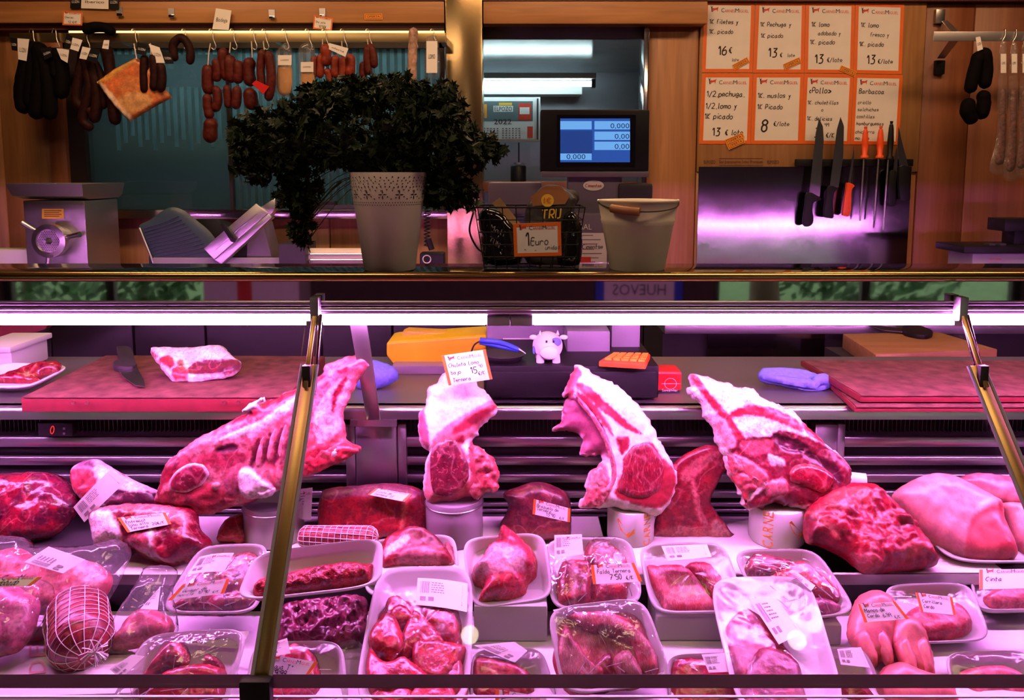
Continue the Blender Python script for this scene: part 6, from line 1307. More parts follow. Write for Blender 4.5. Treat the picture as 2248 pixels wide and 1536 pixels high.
for i in range(14):
    a_ = i*2*math.pi/14
    for dx, dz, w_, h_ in ((0, 6, .0011, .0040), (0, -6, .0011, .0040), (0.06, 0, .0040, .0011), (-0.06, 0, .0040, .0011)): hole(a_+dx, Z(425-dz, D), w_, h_)
    hole(a_+math.pi/14, Z(434, D), .0022, .0018, 3)
    for zz, n_ in ((416, 3), (409, 4), (402, 3), (396, 4), (389, 3), (430, 2)):
        for j in range(n_): hole(a_+(j+0.5)*2*math.pi/14/n_+0.02*(zz % 3), Z(zz, D)+0.0012*math.sin(j*2+zz), .0014, .0018 if zz % 2 else .0014, 6)
tag(m.build('pierced_pattern', 'black_matte', pot), kind='stuff')
rnd = random.Random(21)
ELL = [(800, 280, 200, 105, 0.13, 800), (620, 305, 110, 80, 0.10, 360), (955, 300, 95, 110, 0.11, 420), (1040, 330, 60, 40, 0.06, 130), (565, 355, 62, 48, 0.06, 130), (655, 420, 48, 55, 0.06, 130), (665, 500, 22, 48, 0.02, 46), (975, 415, 62, 45, 0.06, 140), (790, 205, 80, 38, 0.08, 170), (880, 185, 60, 25, 0.06, 70), (960, 215, 50, 40, 0.06, 90), (540, 300, 40, 40, 0.05, 60), (1085, 325, 22, 16, 0.02, 20), (850, 360, 90, 30, 0.09, 160), (1015, 425, 40, 32, 0.04, 50), (700, 225, 60, 40, 0.07, 110)]
m = MB(); LF = [(0, 0), (.22, .10), (.55, .05), (.42, .28), (.80, .38), (.48, .50), (.60, .85), (.25, .68), (0, 1.05), (-.25, .68), (-.60, .85), (-.48, .50), (-.80, .38), (-.42, .28), (-.55, .05), (-.22, .10)]
for cx_, cy_, rx, ry, dd, n_ in ELL:
    for i in range(int(n_*1.5)):
        while True:
            u_, v_, w_ = rnd.uniform(-1, 1), rnd.uniform(-1, 1), rnd.uniform(-1, 1)
            if 0.15 < u_*u_+v_*v_+w_*w_ < 1: break
        q = P(cx_+u_*rx, cy_+v_*ry, 1.57+w_*dd)
        s = rnd.uniform(0.013, 0.022); ax = V((rnd.gauss(0, 1), rnd.gauss(-0.3, 1), rnd.gauss(-0.2, 1))).normalized(); sd = ax.cross(V((rnd.gauss(0, 1), rnd.gauss(0, 1), rnd.gauss(0.5, 1)))).normalized(); nn2 = ax.cross(sd)
        m.add([q+(sd*x+ax*y)*s+nn2*(0.25*s*(x*x)+rnd.uniform(-.1, .1)*s) for x, y in LF], [(0, 1, 2, 3, 13, 14, 15), (3, 4, 5, 11, 12, 13), (5, 6, 7, 8, 9, 10, 11)])
tag(m.build('foliage', 'leaf', pot), kind='stuff')
m = MB()
for cx_, cy_, rx, ry, dd, n_ in ELL:
    for i in range(7):
        e = P(cx_+rnd.uniform(-.6, .6)*rx, cy_+rnd.uniform(-.6, .6)*ry, 1.57+rnd.uniform(-.5, .5)*dd); b0 = V((c.x+rnd.uniform(-.03, .03), c.y+rnd.uniform(-.03, .03), zt_-0.01))
        md = (b0+e)/2+V((0, 0, 0.04)); m.tube(cat_rom([b0, md, e], 4), 0.0011, 4, cap=False)
tag(m.build('stems', 'stem', pot), kind='stuff')
# bucket
D = 1.555; c = P(1398, 590, D); c.z = ZS; rb = (P(1457, 588, D).x-P(1340, 588, D).x)/2; zt_ = Z(440, D); rt = (P(1484, 438, D).x-P(1309, 438, D).x)/2
bk = thing('bucket', 'cream metal bucket with wooden grip beside the scale', 'bucket'); f_ = lambda z: rb+(rt-rb)*(z-ZS)/(zt_-ZS); zg = Z(483, D)
m = MB(); m.lathe([(0.001, ZS+0.003), (rb-.002, ZS+0.003), (rb, ZS), (rb+.0012, ZS+0.002), (f_(zg-.008), zg-.008), (f_(zg-.006)+.0015, zg-.005), (f_(zg)+0.0002, zg-.002), (f_(zg)+.0018, zg+.001), (f_(zg+.004), zg+.004), (f_(zt_)-.0005, zt_-.003), (rt+.0015, zt_-.001), (rt+.0012, zt_+.0015), (rt-.0015, zt_), (rb-.002, ZS+0.006), (0.001, ZS+0.006)], (c.x, c.y, 0), 56); m.build('pail', 'cream', bk, smooth=True)
e0, e1 = V((c.x-rt, c.y, zt_-0.002)), V((c.x+rt, c.y, zt_-0.002))
for e in (e0, e1): MB().lathe([(0.004, -0.002), (0.005, 0), (0.004, 0.003)], e, 14, axis=(1, 0, 0), cap0=True, cap1=True).build('ear', 'steel', bk, smooth=True)
hp = [V((c.x-rt*math.cos(a_), c.y-rt*1.06*math.sin(a_), zt_-0.002-0.017*math.sin(a_))) for a_ in [i/24*math.pi for i in range(25)]]
MB().tube(hp, 0.0013, 8).build('wire_handle', 'dark_trim', bk, smooth=True)
MB().tube([hp[5].lerp(hp[6], .5)+V((0, 0, 0)), hp[8], hp[11]], [0.0085, 0.009, 0.0085], 18).build('wooden_grip', 'wood_handle', bk, smooth=True)
# wire basket of packs
t = thing('wire_basket', 'black wire basket of packs with a one euro card', 'basket'); D = 1.52
x0, x1, y0b = P(1042, 450, D).x, P(1284, 450, D).x, D-0.005; zt_, z1 = Z(455, D), ZS+0.003; dp = 0.115
def ring(z, ins, nm, r=0.0016):
    q = [V((x0+ins, y0b+ins*.3, z)), V((x1-ins, y0b+ins*.3, z)), V((x1-ins, y0b+dp-ins*.3, z)), V((x0+ins, y0b+dp-ins*.3, z))]
    MB().tube(q, r, 6, closed=True).build(nm, 'black', t)
for i in range(6): ring(zt_+(z1-zt_)*i/5, 0.020*i/5, 'wire_hoop', 0.0018 if i in (0, 5) else 0.0012)
for i in range(9):
    s = i/8; a = V((x0+(x1-x0)*s, y0b, zt_)); b = V((x0+0.02+(x1-x0-0.04)*s, y0b+0.006, z1)); MB().tube([a, b, b+V((0, dp-0.012, 0)), a+V((0, dp, 0))], 0.0011, 6).build('wire', 'black', t)
MB().tube(cat_rom([V((x0-0.004, y0b+.03, zt_-0.012)), V((x0-0.012, y0b+.03, zt_-.05)), V((x0+0.004, y0b+.03, zt_-.085)), V((x0+.02, y0b+.03, zt_-.095))], 8), 0.002, 8).build('side_handle', 'black', t, smooth=True)
pl = Plane(1160, 580, 1.575, 8)
def bagp(label, out, mat, extra=(), hf=0.022, off=0.0):
    q = puff(pl, out, hf, 0.02, 0.02, (1, 1, 1), amp=0.004, lump=0.004, seed=len(label), step=0.006, off=off); q.c = []
    for v in q.v: v.z = max(v.z, ZS+0.005)
    t = thing('snack_pack', label, 'pack', 'packs in the wire basket'); q.build('bag', mat, t, smooth=True); return t
a = bagp('dark pack with scrawled lettering at the side of the basket', [(1052, 470), (1075, 455), (1110, 470), (1140, 520), (1140, 580), (1064, 580), (1056, 520)], 'black_gloss')
fq = quadmap(pl, [(1075, 480), (1120, 500), (1105, 560), (1070, 530)], 0.026); m = MB(); write(m, fq, pl.n, 'TUN', 0.1, 0.9, 0.3, 0.7); write(m, fq, pl.n, 'Mali', 0.1, 0.4, 0.3, 0.7); m.build('scrawl', 'lilac_plastic', a)
b_ = bagp('brown and gold pack with yellow one euro sticker', [(1152, 470), (1170, 430), (1195, 405), (1230, 405), (1268, 430), (1262, 470), (1272, 580), (1160, 580)], 'charcoal', off=-0.02)
q0 = pl.at(1202, 440, 0.006); m = MB(); m.add([q0+pl.u*0.0135*math.cos(i/28*6.283)+pl.v*0.0135*math.sin(i/28*6.283) for i in range(28)], [tuple(range(28))]); sk = m.build('round_sticker', 'yellow_label', b_)
fq = quadmap(pl, [(1190, 428), (1214, 428), (1214, 452), (1190, 452)], 0.007); m = MB(); printed(m, fq, pl.n, '1€', 0.18, 0.74, 0.5, 1.0, width=0.62); m.build('sticker_price', 'red_print', sk)
fq = quadmap(pl, [(1180, 455), (1250, 448), (1250, 490), (1182, 490)], 0.008); m = MB(); write(m, fq, pl.n, 'TRU', 0.1, 0.7, 0.32, 1.6, w=0.14); m.build('gold_lettering', 'yellow_label', b_)
m = MB(); m.add([pl.at(*p, 0.005) for p in ((1165, 432), (1198, 408), (1232, 408), (1250, 432), (1240, 448), (1170, 452))], [(0, 1, 2, 3, 4, 5)]); m.build('brown_panel', 'wood_handle', b_)
bagp('black pack leaning at the far side of the basket', [(1235, 420), (1262, 412), (1275, 430), (1262, 450), (1240, 445)], 'black_matte', off=-0.03, hf=0.012)
bagp('glossy dark pack with gold marks behind the one euro card', [(1235, 480), (1260, 465), (1276, 500), (1272, 580), (1225, 580)], 'black_gloss', off=0.004, hf=0.016)
m = MB(); m.prism([pl.at(*p, 0.012) for p in ((1080, 446), (1097, 433), (1142, 490), (1130, 498))], 0.002, pl.n); solo('cardboard_strip', m, 'kraft', 'kraft cardboard strip sticking out of the basket', 'cardboard')
price_card('orange framed card reading 1 Euro unidad on the basket', Plane(1180, 560, D-0.012, 0), [(1126, 491), (1231, 487), (1233, 561), (1129, 563)], [('1', 0.24, 0.66, 0.27), ('Euro', 0.36, 0.66, 0.15), ('unidad', 0.66, 0.80, 0.085), ('-', 0.20, 0.86, 0.10), ('-', 0.42, 0.88, 0.10)], border='all', wink=0.09)
# ------------------------------------------------------------------ behind: grinder, slicer, paper roll
t = thing('meat_grinder', 'steel meat grinder with tray on top and perforated disc', 'grinder'); D = 2.60
xa, xb = X(55, D, 520), X(190, D, 520); zt_ = Z(440, D); dpt = 0.22
MB().span((xa, D, ZB), (xb, D+dpt, zt_)).build('body', 'steel_rough', t, bevel=0.006)
def rect(x0, x1, y0, y1, z): return [V((x0, y0, z)), V((x1, y0, z)), V((x1, y1, z)), V((x0, y1, z))]
m = MB(); z2 = Z(403, D)
m.loops([rect(xa-.005, xb+.005, D+.02, D+dpt, zt_+.004), rect(xa-.022, xb+.008, D-.02, D+dpt+.02, zt_+.016), rect(xa-.034, xb+.014, D-.034, D+dpt+.03, z2), rect(xa-.032, xb+.012, D-.032, D+dpt+.028, z2), rect(xa-.020, xb+.006, D-.018, D+dpt+.018, zt_+.018)], True, True, True); m.build('feed_tray', 'steel_rough', t, bevel=0.010, seg=3)
hc = P(106, 529, D-0.07); rh = (P(137, 529, D-.07).x-hc.x)
m = MB(); m.lathe([(rh*.95, 0.08), (rh*.95, 0.03), (rh*1.2, 0.025), (rh*1.2, 0.0), (rh*0.85, -0.004), (rh*0.82, 0.006)], hc, 36, axis=(0, 1, 0)); m.build('ring_nut', 'steel', t, smooth=True)
m = MB(); m.lathe([(0.0005, 0), (rh*.84, 0)], hc+V((0, .004, 0)), 30, axis=(0, 1, 0)); dsk = m.build('grinding_disc', 'steel', t)
m = MB()
for i in range(-6, 7):
    for j in range(-6, 7):
        x, z = (i+0.5*(j % 2))*rh*.125, j*rh*.115
        if rh*.2 < math.hypot(x, z) < rh*.76: m.add([hc+V((x+rh*.042*math.cos(k*1.047), .0025, z+rh*.042*math.sin(k*1.047))) for k in range(6)], [tuple(range(6))])
tag(m.build('disc_holes', 'black_matte', dsk), kind='stuff')
MB().tube([hc+V((0, .003, 0)), hc+V((0, -.02, 0))], [.012, .005], 6).build('spindle', 'steel', t)
for an in (145, 12, 262):
    d = V((math.cos(math.radians(an)), 0, math.sin(math.radians(an)))); MB().tube([hc+d*rh*1.1+V((0, .012, 0)), hc+d*rh*1.5+V((0, .01, 0)), hc+d*rh*2.25+V((0, .005, 0))], [.011, .008, .0095], 12).build('nut_arm', 'steel', t, smooth=True)
fq = lambda s, tt: P(92+48*s, 458+22*tt, D-0.0012); sk = sheet(fq, N0, 0, 0, 1, 1).build('yellow_sticker', 'yellow_label', t); m = MB()
for i in range(4): m.add(sheet(fq, N0, 0.1, .18+i*.18, .9-.1*(i % 2), .24+i*.18, .0004).v, [(0, 1, 2, 3)])
m.build('sticker_print', 'ink', sk)
t = thing('meat_slicer', 'meat slicer with ribbed guard and slanted carriage', 'slicer'); pl = Plane(430, 560, 2.60, 8, 0)
q = puff(pl, [(304, 500), (330, 482), (370, 456), (400, 460), (430, 482), (470, 520), (500, 590), (345, 600), (325, 545)], 0.012, 0.02, 0.05, (1, 1, 1), amp=0, edge=0, step=0.008); q.c = []; q.build('blade_guard', 'slicer_teal', t, smooth=True)
for i in range(11):
    s = i/10; a, b = pl.at(312+18*s+4, 502+70*s, .012), pl.at(392+70*s, 474+75*s, .014); MB().tube([a, (a+b)/2+V((0, -.004, -.004)), b], 0.0018, 6).build('guard_rib', 'slicer_teal', t)
MB().tube([pl.at(*p, .014) for p in ((306, 500), (322, 540), (342, 590))], 0.004, 8).build('guard_edge', 'steel', t, smooth=True)
def plate(nm, pts, off, th, mat): 
    m = MB(); m.prism([pl.at(*p, off) for p in pts], th, pl.n); return m.build(nm, mat, t, bevel=0.003)
plate('carriage', [(446, 545), (562, 446), (588, 468), (470, 570)], 0.05, 0.012, 'alu'); plate('carriage_edge', [(470, 570), (588, 468), (598, 476), (486, 580)], 0.045, 0.03, 'alu'); plate('end_plate', [(570, 456), (604, 434), (604, 458), (592, 474)], 0.04, 0.03, 'alu')
plate('fence_groove', [(470, 546), (562, 466), (565, 469), (473, 549)], 0.0515, 0.002, 'steel'); plate('grip', [(482, 492), (492, 488), (516, 524), (512, 532), (506, 530)], 0.075, 0.02, 'black'); plate('housing', [(430, 480), (475, 480), (560, 560), (560, 600), (430, 600)], -0.03, 0.12, 'black'); plate('motor_cover', [(545, 470), (575, 480), (606, 600), (540, 600)], -0.02, 0.12, 'violet_grey')
plate('base', [(335, 565), (620, 565), (625, 612), (335, 612)], 0.02, 0.2, 'lilac_plastic')
a, b = P(676, 563, 2.62), P(815, 563, 2.62); t = thing('paper_roll_holder', 'wide paper roll with steel rods behind the pot', 'paper roll')
MB().tube([a, b], 0.030, 24).build('roll', 'cream', t, smooth=True)
for dz in (-.008, .012): MB().tube([a+V((0, -.031, dz)), b+V((0, -.031, dz))], .0022, 8).build('rod', 'chrome', t)
MB().span((a.x-.01, 2.6, ZB), (a.x, 2.66, a.z+.035)).build('bracket', 'charcoal', t); MB().span((b.x, 2.6, ZB), (b.x+.01, 2.66, a.z+.035)).build('bracket', 'charcoal', t)
t = thing('price_gun', 'small black device with coiled cord beside the pot', 'device'); D = 2.5
cp = [P(938+7*math.cos(i*1.2), 400+i*1.5, D)+V((0, .006*math.sin(i*1.2), 0)) for i in range(96)]; MB().tube(cp, 0.0022, 5).build('coiled_cord', 'black', t, smooth=True)
MB().span((X(918, D), D, ZB), (X(972, D), D+.07, Z(556, D))).build('case', 'black', t, bevel=.006); MB().tube([P(940, 524, D-.004), P(948, 548, D-.004)], .010, 12).build('knob', 'black', t, smooth=True)
q0 = P(937, 569, D-.002); MB().tube([q0+V((.013*math.cos(i/20*6.283), 0, .013*math.sin(i/20*6.283))) for i in range(20)], .002, 6, closed=True).build('dial_ring', 'paper', t)
m = MB(); m.span((X(612, 2.6), 2.56, ZB), (X(672, 2.6), 2.7, Z(535, 2.56))); solo('black_box', m, 'charcoal', 'small dark box between slicer and paper roll', 'box', bevel=.004)
m = MB(); m.span((X(-80, 2.62), 2.62, ZB), (X(50, 2.62), 2.7, Z(548, 2.62))); solo('cardboard_pack', m, 'white', 'long pale pack lying beside the grinder', 'pack', bevel=.006)
zs_ = Z(458, 2.99); t = thing('knife_block', 'flat dark tool case on the window sill', 'case')
MB().span((X(657, 2.98), 2.96, zs_), (X(735, 2.98), 3.01, Z(442, 2.96))).build('case', 'black', t, bevel=.003); MB().span((X(700, 2.98), 2.955, zs_), (X(790, 2.98), 2.99, Z(450, 2.96))).build('lid', 'charcoal', t, bevel=.002)
# ------------------------------------------------------------------ in the cold room
t = thing('calendar', 'framed 2022 wall calendar lit by the tube lamp', 'calendar'); D = 3.98
MB().span((X(1040, D), D, Z(311, D)), (X(1186, D), D+.02, Z(213, D))).build('frame', 'white', t, bevel=.003); MB().span((X(1180, D)-.004, D-.003, Z(306, D)), (X(1180, D)+.004, D, Z(216, D))).build('frame_seam', 'charcoal', t)
fq = lambda s, tt: P(1052+120*s, 222+84*tt, D-.0015); pg = sheet(fq, N0, 0, 0, 1, 1).build('sheet', 'paper', t)
sheet(fq, N0, 0, 0, .98, .52, .0006).build('picture_band', 'coldroom', pg); m = MB(); printed(m, fq, N0, '2022', .27, .60, .095, 1.43, width=.32, off=.0012); m.build('year', 'ink', pg)
sheet(fq, N0, .26, .12, .62, .28, .001).build('brand_panel', 'paper', pg); m = MB(); printed(m, fq, N0, 'ELPOZO', .28, .26, .085, 1.43, width=.32, off=.0016); m.build('brand_lettering', 'ink', pg); sheet(fq, N0, .36, .04, .60, .11, .0012).build('brand_bar', 'yellow_label', pg)
sheet(fq, N0, .72, .06, .95, .50, .001).build('pack_picture', 'red_print', pg); sheet(fq, N0, .74, .16, .92, .34, .0014).build('pack_label', 'paper', pg); sheet(fq, N0, 0, .08, .14, .44, .001).build('pink_picture', 'sticker', pg)
for blk in (.02, .42):
    m = MB()
    for i in range(6):
        for j in range(5): m.add(sheet(fq, N0, blk+i*.06, .70+j*.06, blk+i*.06+.03, .73+j*.06, .001).v, [(0, 1, 2, 3)])
    m.build('day_numbers', 'ink_grey', pg)
sheet(fq, N0, .88, .66, .98, .96, .001).build('side_picture', 'red_print', pg)
MB().tube([P(1139, 313, 4.06), P(1139, 362, 4.06)], .004, 6).build('hanging_cord', 'charcoal', t)
t = thing('canister', 'black canister on the brown ledge in the hatch', 'canister'); q0 = P(1138, 398, 3.7); MB().lathe([(.038, q0.z), (.038, q0.z+.072), (.032, q0.z+.08), (.02, q0.z+.083)], (q0.x, 3.7, 0), 28, cap0=True, cap1=True).build('body', 'black', t, smooth=True); MB().lathe([(.022, q0.z+.083), (.022, q0.z+.092)], (q0.x, 3.7, 0), 20, cap0=True, cap1=True).build('cap', 'steel', t)
m = MB(); m.span((X(1062, 3.6), 3.55, q0.z-.05), (X(1400, 3.6), 4.15, q0.z)); solo('ledge', m, 'wood_red', 'brown ledge inside the hatch under the calendar', 'ledge', bevel=.004)
# ------------------------------------------------------------------ price sheets on the wall
DP = DW-0.0135
def wsheet(label, quad, lines):
    return price_card(label, Plane(1750, 200, DP, 0), quad, lines, border='all', group='orange framed offer sheets', wink=0.14, name='offer_sheet')
wsheet('offer sheet filetes y picado 16 euros with orange frame', [(1547, 3), (1657, 5), (1652, 159), (1541, 159)], [('1K filetes y', .11, .31, .085), ('1K. picado', .11, .45, .085), ('16', .30, .75, .17), ('€', .52, .72, .11), ('lote', .58, .84, .06)])
wsheet('offer sheet Pechuga y picado 13 euros with orange frame', [(1660, 5), (1768, 5), (1765, 160), (1653, 160)], [('1K Pechuga y', .10, .34, .085), ('1K picado', .12, .50, .085), ('13', .28, .77, .17), ('€', .52, .77, .08), ('lote', .66, .77, .065)])
wsheet('offer sheet lomo adobado y picado 13 euros', [(1769, 5), (1877, 6), (1873, 161), (1766, 160)], [('1K lomo', .12, .34, .09), ('adobado y', .26, .46, .08), ('1K. picado', .10, .59, .09), ('13', .20, .86, .17), ('€/lote', .46, .84, .085)])
wsheet('offer sheet lomo fresco y picado 13 euros', [(1878, 6), (1985, 9), (1979, 163), (1874, 161)], [('1K lomo', .12, .34, .09), ('fresco y', .32, .47, .08), ('1K. picado', .10, .61, .09), ('13', .26, .86, .17), ('€/lote', .50, .85, .085)])
wsheet('offer sheet media pechuga, medio lomo y picado 13 euros', [(1542, 162), (1653, 162), (1647, 316), (1535, 316)], [('1/2,pechuga,', .10, .32, .105), ('1/2,lomo y', .09, .49, .105), ('1K picado', .08, .64, .105), ('13', .24, .88, .15), ('€ lote', .50, .87, .10)])
wsheet('offer sheet muslos y Picado 8 euros', [(1654, 162), (1765, 162), (1759, 316), (1648, 316)], [('1K. muslos y', .10, .34, .095), ('1K Picado', .10, .50, .095), ('8', .20, .82, .22), ('€/lote', .44, .74, .085)])
wsheet('offer sheet Pollo chuletillas o delicias behind two knives', [(1766, 162), (1874, 163), (1866, 317), (1759, 316)], [('«Pollo»', .10, .27, .11), ('1K. chuletillas', .09, .43, .075), ('o', .38, .53, .07), ('1K. delicias', .09, .66, .08), ("3", .26, .90, .18), ("'99", .44, .75, .07), ('€/K', .50, .90, .09)])
wsheet('offer sheet Barbacoa list behind the sharpening steels', [(1875, 163), (1982, 165), (1973, 318), (1867, 317)], [('Barbacoa', .12, .27, .095), ('criollo', .11, .42, .07), ('salchichas', .11, .52, .07), ('costillas', .10, .62, .07), ('hamburguesas', .10, .72, .07), ('chicharro', .09, .84, .07), ('mo   os', .09, .93, .07)])
def offer(label, quad, pl=None, off=0.003):
    pl = pl or Plane(1750, 200, DP, 0); f = quadmap(pl, quad, off); n = pl.n
    o = solo('offer_sticker', card_mb(f, n, .0008), 'sticker', label, 'sticker', 'orange OFERTA stickers'); m = MB()
    for a, b, c_, d in ((.06, .14, .94, .20), (.06, .80, .94, .86), (.06, .14, .08, .86), (.92, .14, .94, .86)): m.add(sheet(f, n, a, b, c_, d, .0005).v, [(0, 1, 2, 3)])
    m.build('printed_frame', 'ink', o); m = MB(); printed(m, f, n, 'OFERTA', .14, .68, .14, 2.6, width=.72, off=.0006); m.build('lettering', 'ink', o)
offer('orange OFERTA sticker on the filetes sheet', [(1607, 143), (1640, 125), (1646, 136), (1613, 154)])
offer('orange OFERTA sticker on the Pechuga sheet', [(1719, 141), (1755, 125), (1760, 137), (1724, 154)])
offer('tilted orange OFERTA sticker between the two lomo sheets', [(1847, 143), (1881, 157), (1876, 169), (1842, 154)])
offer('upper of two overlapping OFERTA stickers on the pechuga and lomo sheet', [(1591, 307), (1630, 291), (1635, 302), (1596, 320)])
offer('lower of two overlapping OFERTA stickers on the pechuga and lomo sheet', [(1594, 316), (1632, 300), (1636, 313), (1600, 329)], off=.005)
m = MB(); fq = lambda s, tt: P(1545+170*s, 345+18*tt, DP)
printed(m, fq, N0, 'ELPOZO', 0, .78, .045, 9.4, width=.15); printed(m, fq, N0, 'ELPOZO', .82, .78, .045, 9.4, width=.15); printed(m, fq, N0, 'Sol Extratierno Selec Premium', .20, .72, .04, 9.4, width=.56)
for tt in (.12, .95): m.add(sheet(fq, N0, .2, tt, .76, tt+.05, .0006).v, [(0, 1, 2, 3)])
solo('wall_lettering', m, 'maroon', 'small maroon lettering strip printed above the steel sheet', 'lettering')
# steel splash sheet, magnetic bar, knives
m = MB(); a, b = P(1529, 578, DP-.004), P(2001, 366, DP-.004)
gx, gy = 60, 26; vs, fs = [], []
for j in range(gy+1):
    for i in range(gx+1):
        x = a.x+(b.x-a.x)*i/gx; z = (a.z-0.12)+(b.z-a.z+0.12)*j/gy; d = (.0007*noise.noise(V((x*5, z*2.5, 1.7)))+.0002*noise.noise(V((x*14, z*10, 4))))*min(1, j/3, (gy-j)/3+.2)
        vs.append(V((x, DP-.006+d, z)))
for j in range(gy):
    for i in range(gx): k = j*(gx+1)+i; fs.append((k, k+1, k+gx+2, k+gx+1))
m.add(vs, fs); t = thing('splash_sheet', 'dented stainless splash sheet below the offer sheets', 'steel sheet'); m.build('sheet', 'steel_sheet', t, smooth=True)
m = MB(); m.span((a.x, DP-.003, a.z-.12), (b.x, DP-.001, b.z)); m.build('backing', 'black_matte', t)
DK = DP-.03; m = MB(); q0, q1 = P(1748, 365, DK), P(2006, 349, DK); m.span((q0.x, DK, q0.z), (q1.x, DP-.008, q1.z)); solo('magnetic_bar', m, 'black', 'black magnetic bar holding knives across the offer sheets', 'knife rack', bevel=.003)
K = lambda pts: crop(1480, 240, 2.927, pts); pk = Plane(1800, 360, DK-.0015, 0)
g_ = 'knives on the magnetic bar'
knife_flat('broadest knife at the end of the magnetic bar', K([(925, 60), (950, 110), (955, 200), (930, 560), (862, 540), (905, 150)]), K([(850, 530), (940, 575), (890, 595), (880, 640), (887, 715), (860, 750), (820, 738), (832, 620)]), 0, pk, group=g_, ht=.016, off=.008)
knife_flat('second broad knife with rounded black handle', K([(1063, 50), (1085, 110), (1080, 300), (1050, 500), (995, 490), (1040, 130)]), K([(990, 490), (1045, 510), (1020, 532), (1010, 600), (1015, 690), (985, 697), (955, 680), (967, 570)]), 0, pk, group=g_, ht=.016, off=.008)
knife_flat('small boning knife with orange handle', K([(1148, 240), (1150, 300), (1130, 475), (1112, 470), (1135, 330)]), K([(1105, 470), (1150, 490), (1130, 520), (1125, 640), (1112, 684), (1082, 682), (1074, 660), (1095, 520)]), 0, pk, hmat='orange_plastic', group=g_, ht=.016, off=.008)
knife_flat('curved knife with thick black handle at the bar end', K([(1435, 110), (1452, 190), (1500, 375), (1440, 375), (1428, 220)]), K([(1436, 370), (1515, 375), (1500, 400), (1505, 560), (1490, 582), (1450, 580), (1438, 540)]), 0, pk, group=g_, ht=.016, off=.008)
knife_flat('knife half hidden behind the black sharpening steel', K([(1425, 240), (1432, 300), (1425, 410), (1400, 405), (1412, 300)]), K([(1375, 400), (1425, 405), (1415, 470), (1412, 590), (1400, 620), (1370, 615), (1366, 560)]), 0, pk, group=g_, ht=.014, off=.004)
def steel_rod(label, h0, h1, r0, r1, hm, w_):
    t = thing('sharpening_steel', label, 'sharpening steel', 'sharpening steels on the magnetic bar'); (a, b), (c_, d) = [pk.at(*q, .014) for q in K([h0, h1])], [pk.at(*q, .014) for q in K([r0, r1])]
    MB().tube([a, a.lerp(b, .12), a.lerp(b, .5), a.lerp(b, .88), b.lerp(a, .06), b], [w_*.55, w_*.75, w_, w_*.7, w_*1.2, w_*1.15], 14).build('handle', hm, t, smooth=True)
    MB().tube([c_, d], [.0042, .0036], 10).build('rod', 'steel', t, smooth=True); MB().tube([a+V((0, 0, .001)), a+V((0, 0, .012))], [w_*.4, w_*.5], 10).build('end_ring', hm, t)
steel_rod('sharpening steel with orange handle nearer the boning knife', (1230, 130), (1222, 312), (1220, 312), (1194, 716), 'orange_plastic', .013)
steel_rod('sharpening steel with orange handle in the middle of the bar', (1328, 128), (1320, 312), (1314, 312), (1284, 716), 'orange_plastic', .013)
steel_rod('long sharpening steel with black handle', (1396, 96), (1385, 322), (1376, 322), (1342, 770), 'black', .012)
# ------------------------------------------------------------------ rail with hanging sausages
DR = 2.84
t = thing('hanging_rail', 'lit metal rail with sausages hanging before the window', 'rail')
MB().span((X(20, DR, 80), DR, Z(93, DR)), (X(978, DR, 80), DR+.008, Z(72, DR))).build('bar', 'rail_gold', t, bevel=.002)
MB().span((X(150, DR, 80), DR+.004, Z(71.5, DR)), (X(975, DR, 80), DR+.012, Z(67, DR))).build('led_strip', 'led_strip', t)
for x in (250, 597, 965): MB().span((X(x, DR, 80), DR+.008, Z(90, DR)), (X(x+12, DR, 80), 2.97, Z(74, DR))).build('bracket', 'steel', t)
def hook(x, y0=64, y1=106, parent=None, D=DR):
    a = [P(x-4, y0+10, D+.014), P(x-2, y0, D+.008), P(x+4, y0+2, D-.006), P(x+6, (y0+y1)/2, D-.010), P(x+12, y1-4, D-.010), P(x+8, y1+3, D-.010), P(x+2, y1-1, D-.010)]
    solo('steel_hook', MB().tube(cat_rom(a, 5), .0022, 6), 'steel', HL.pop(0), 'hook', 'hooks on the sausage rail', smooth=True)
HL = ['hook holding the black puddings at the rail end', 'hook holding the second black pudding bunch', 'hook holding the dark sausage ring', 'hook holding the bacon slab', 'hook holding the horseshoe chorizo', 'hook holding the long chorizo string', 'hook holding the paired chorizos', 'hook holding the thick chorizo pair', 'hook holding the red labelled thin chorizos', 'hook holding the first clear loin bag', 'hook holding the second clear loin bag', 'hook holding the orange sausages', 'hook holding the orange sausages with a white tag', 'hook holding the dark red sausages by the leaves', 'hook holding the white speckled salami', 'hook holding the white labelled bag']
for x in (68, 118, 185, 292, 402, 462, 508, 552, 578, 622, 673, 710, 750, 806, 905, 948): hook(x)
DH = 2.83
def links(label, segs, mat, string=None, name='sausage_string', group='sausages hanging on the lit rail', D=DH, tags=()):
    t = thing(name, label, 'sausage', group)
    for i, (pts, r) in enumerate(segs): sausage([P(x, y, D-.004*(i % 3)) for x, y in pts], r*D/1655, 12, seed=i).build('sausage', mat, t, smooth=True)
    if string: MB().tube([P(x, y, D-.012) for x, y in string], .0022, 6).build('string', 'string', t)
    return t
links('big black pudding bunch at the end of the lit rail', [([(80, 92), (62, 130), (48, 200), (55, 250)], 16), ([(85, 92), (90, 150), (85, 210), (78, 262)], 17), ([(86, 100), (104, 170), (110, 230), (108, 264)], 15), ([(74, 110), (70, 180), (66, 240)], 16)], 'pudding')
links('smaller black pudding bunch beside the biggest one', [([(118, 105), (108, 140), (106, 182)], 14), ([(120, 105), (136, 150), (134, 218)], 15), ([(118, 110), (122, 150), (124, 176)], 12)], 'pudding')
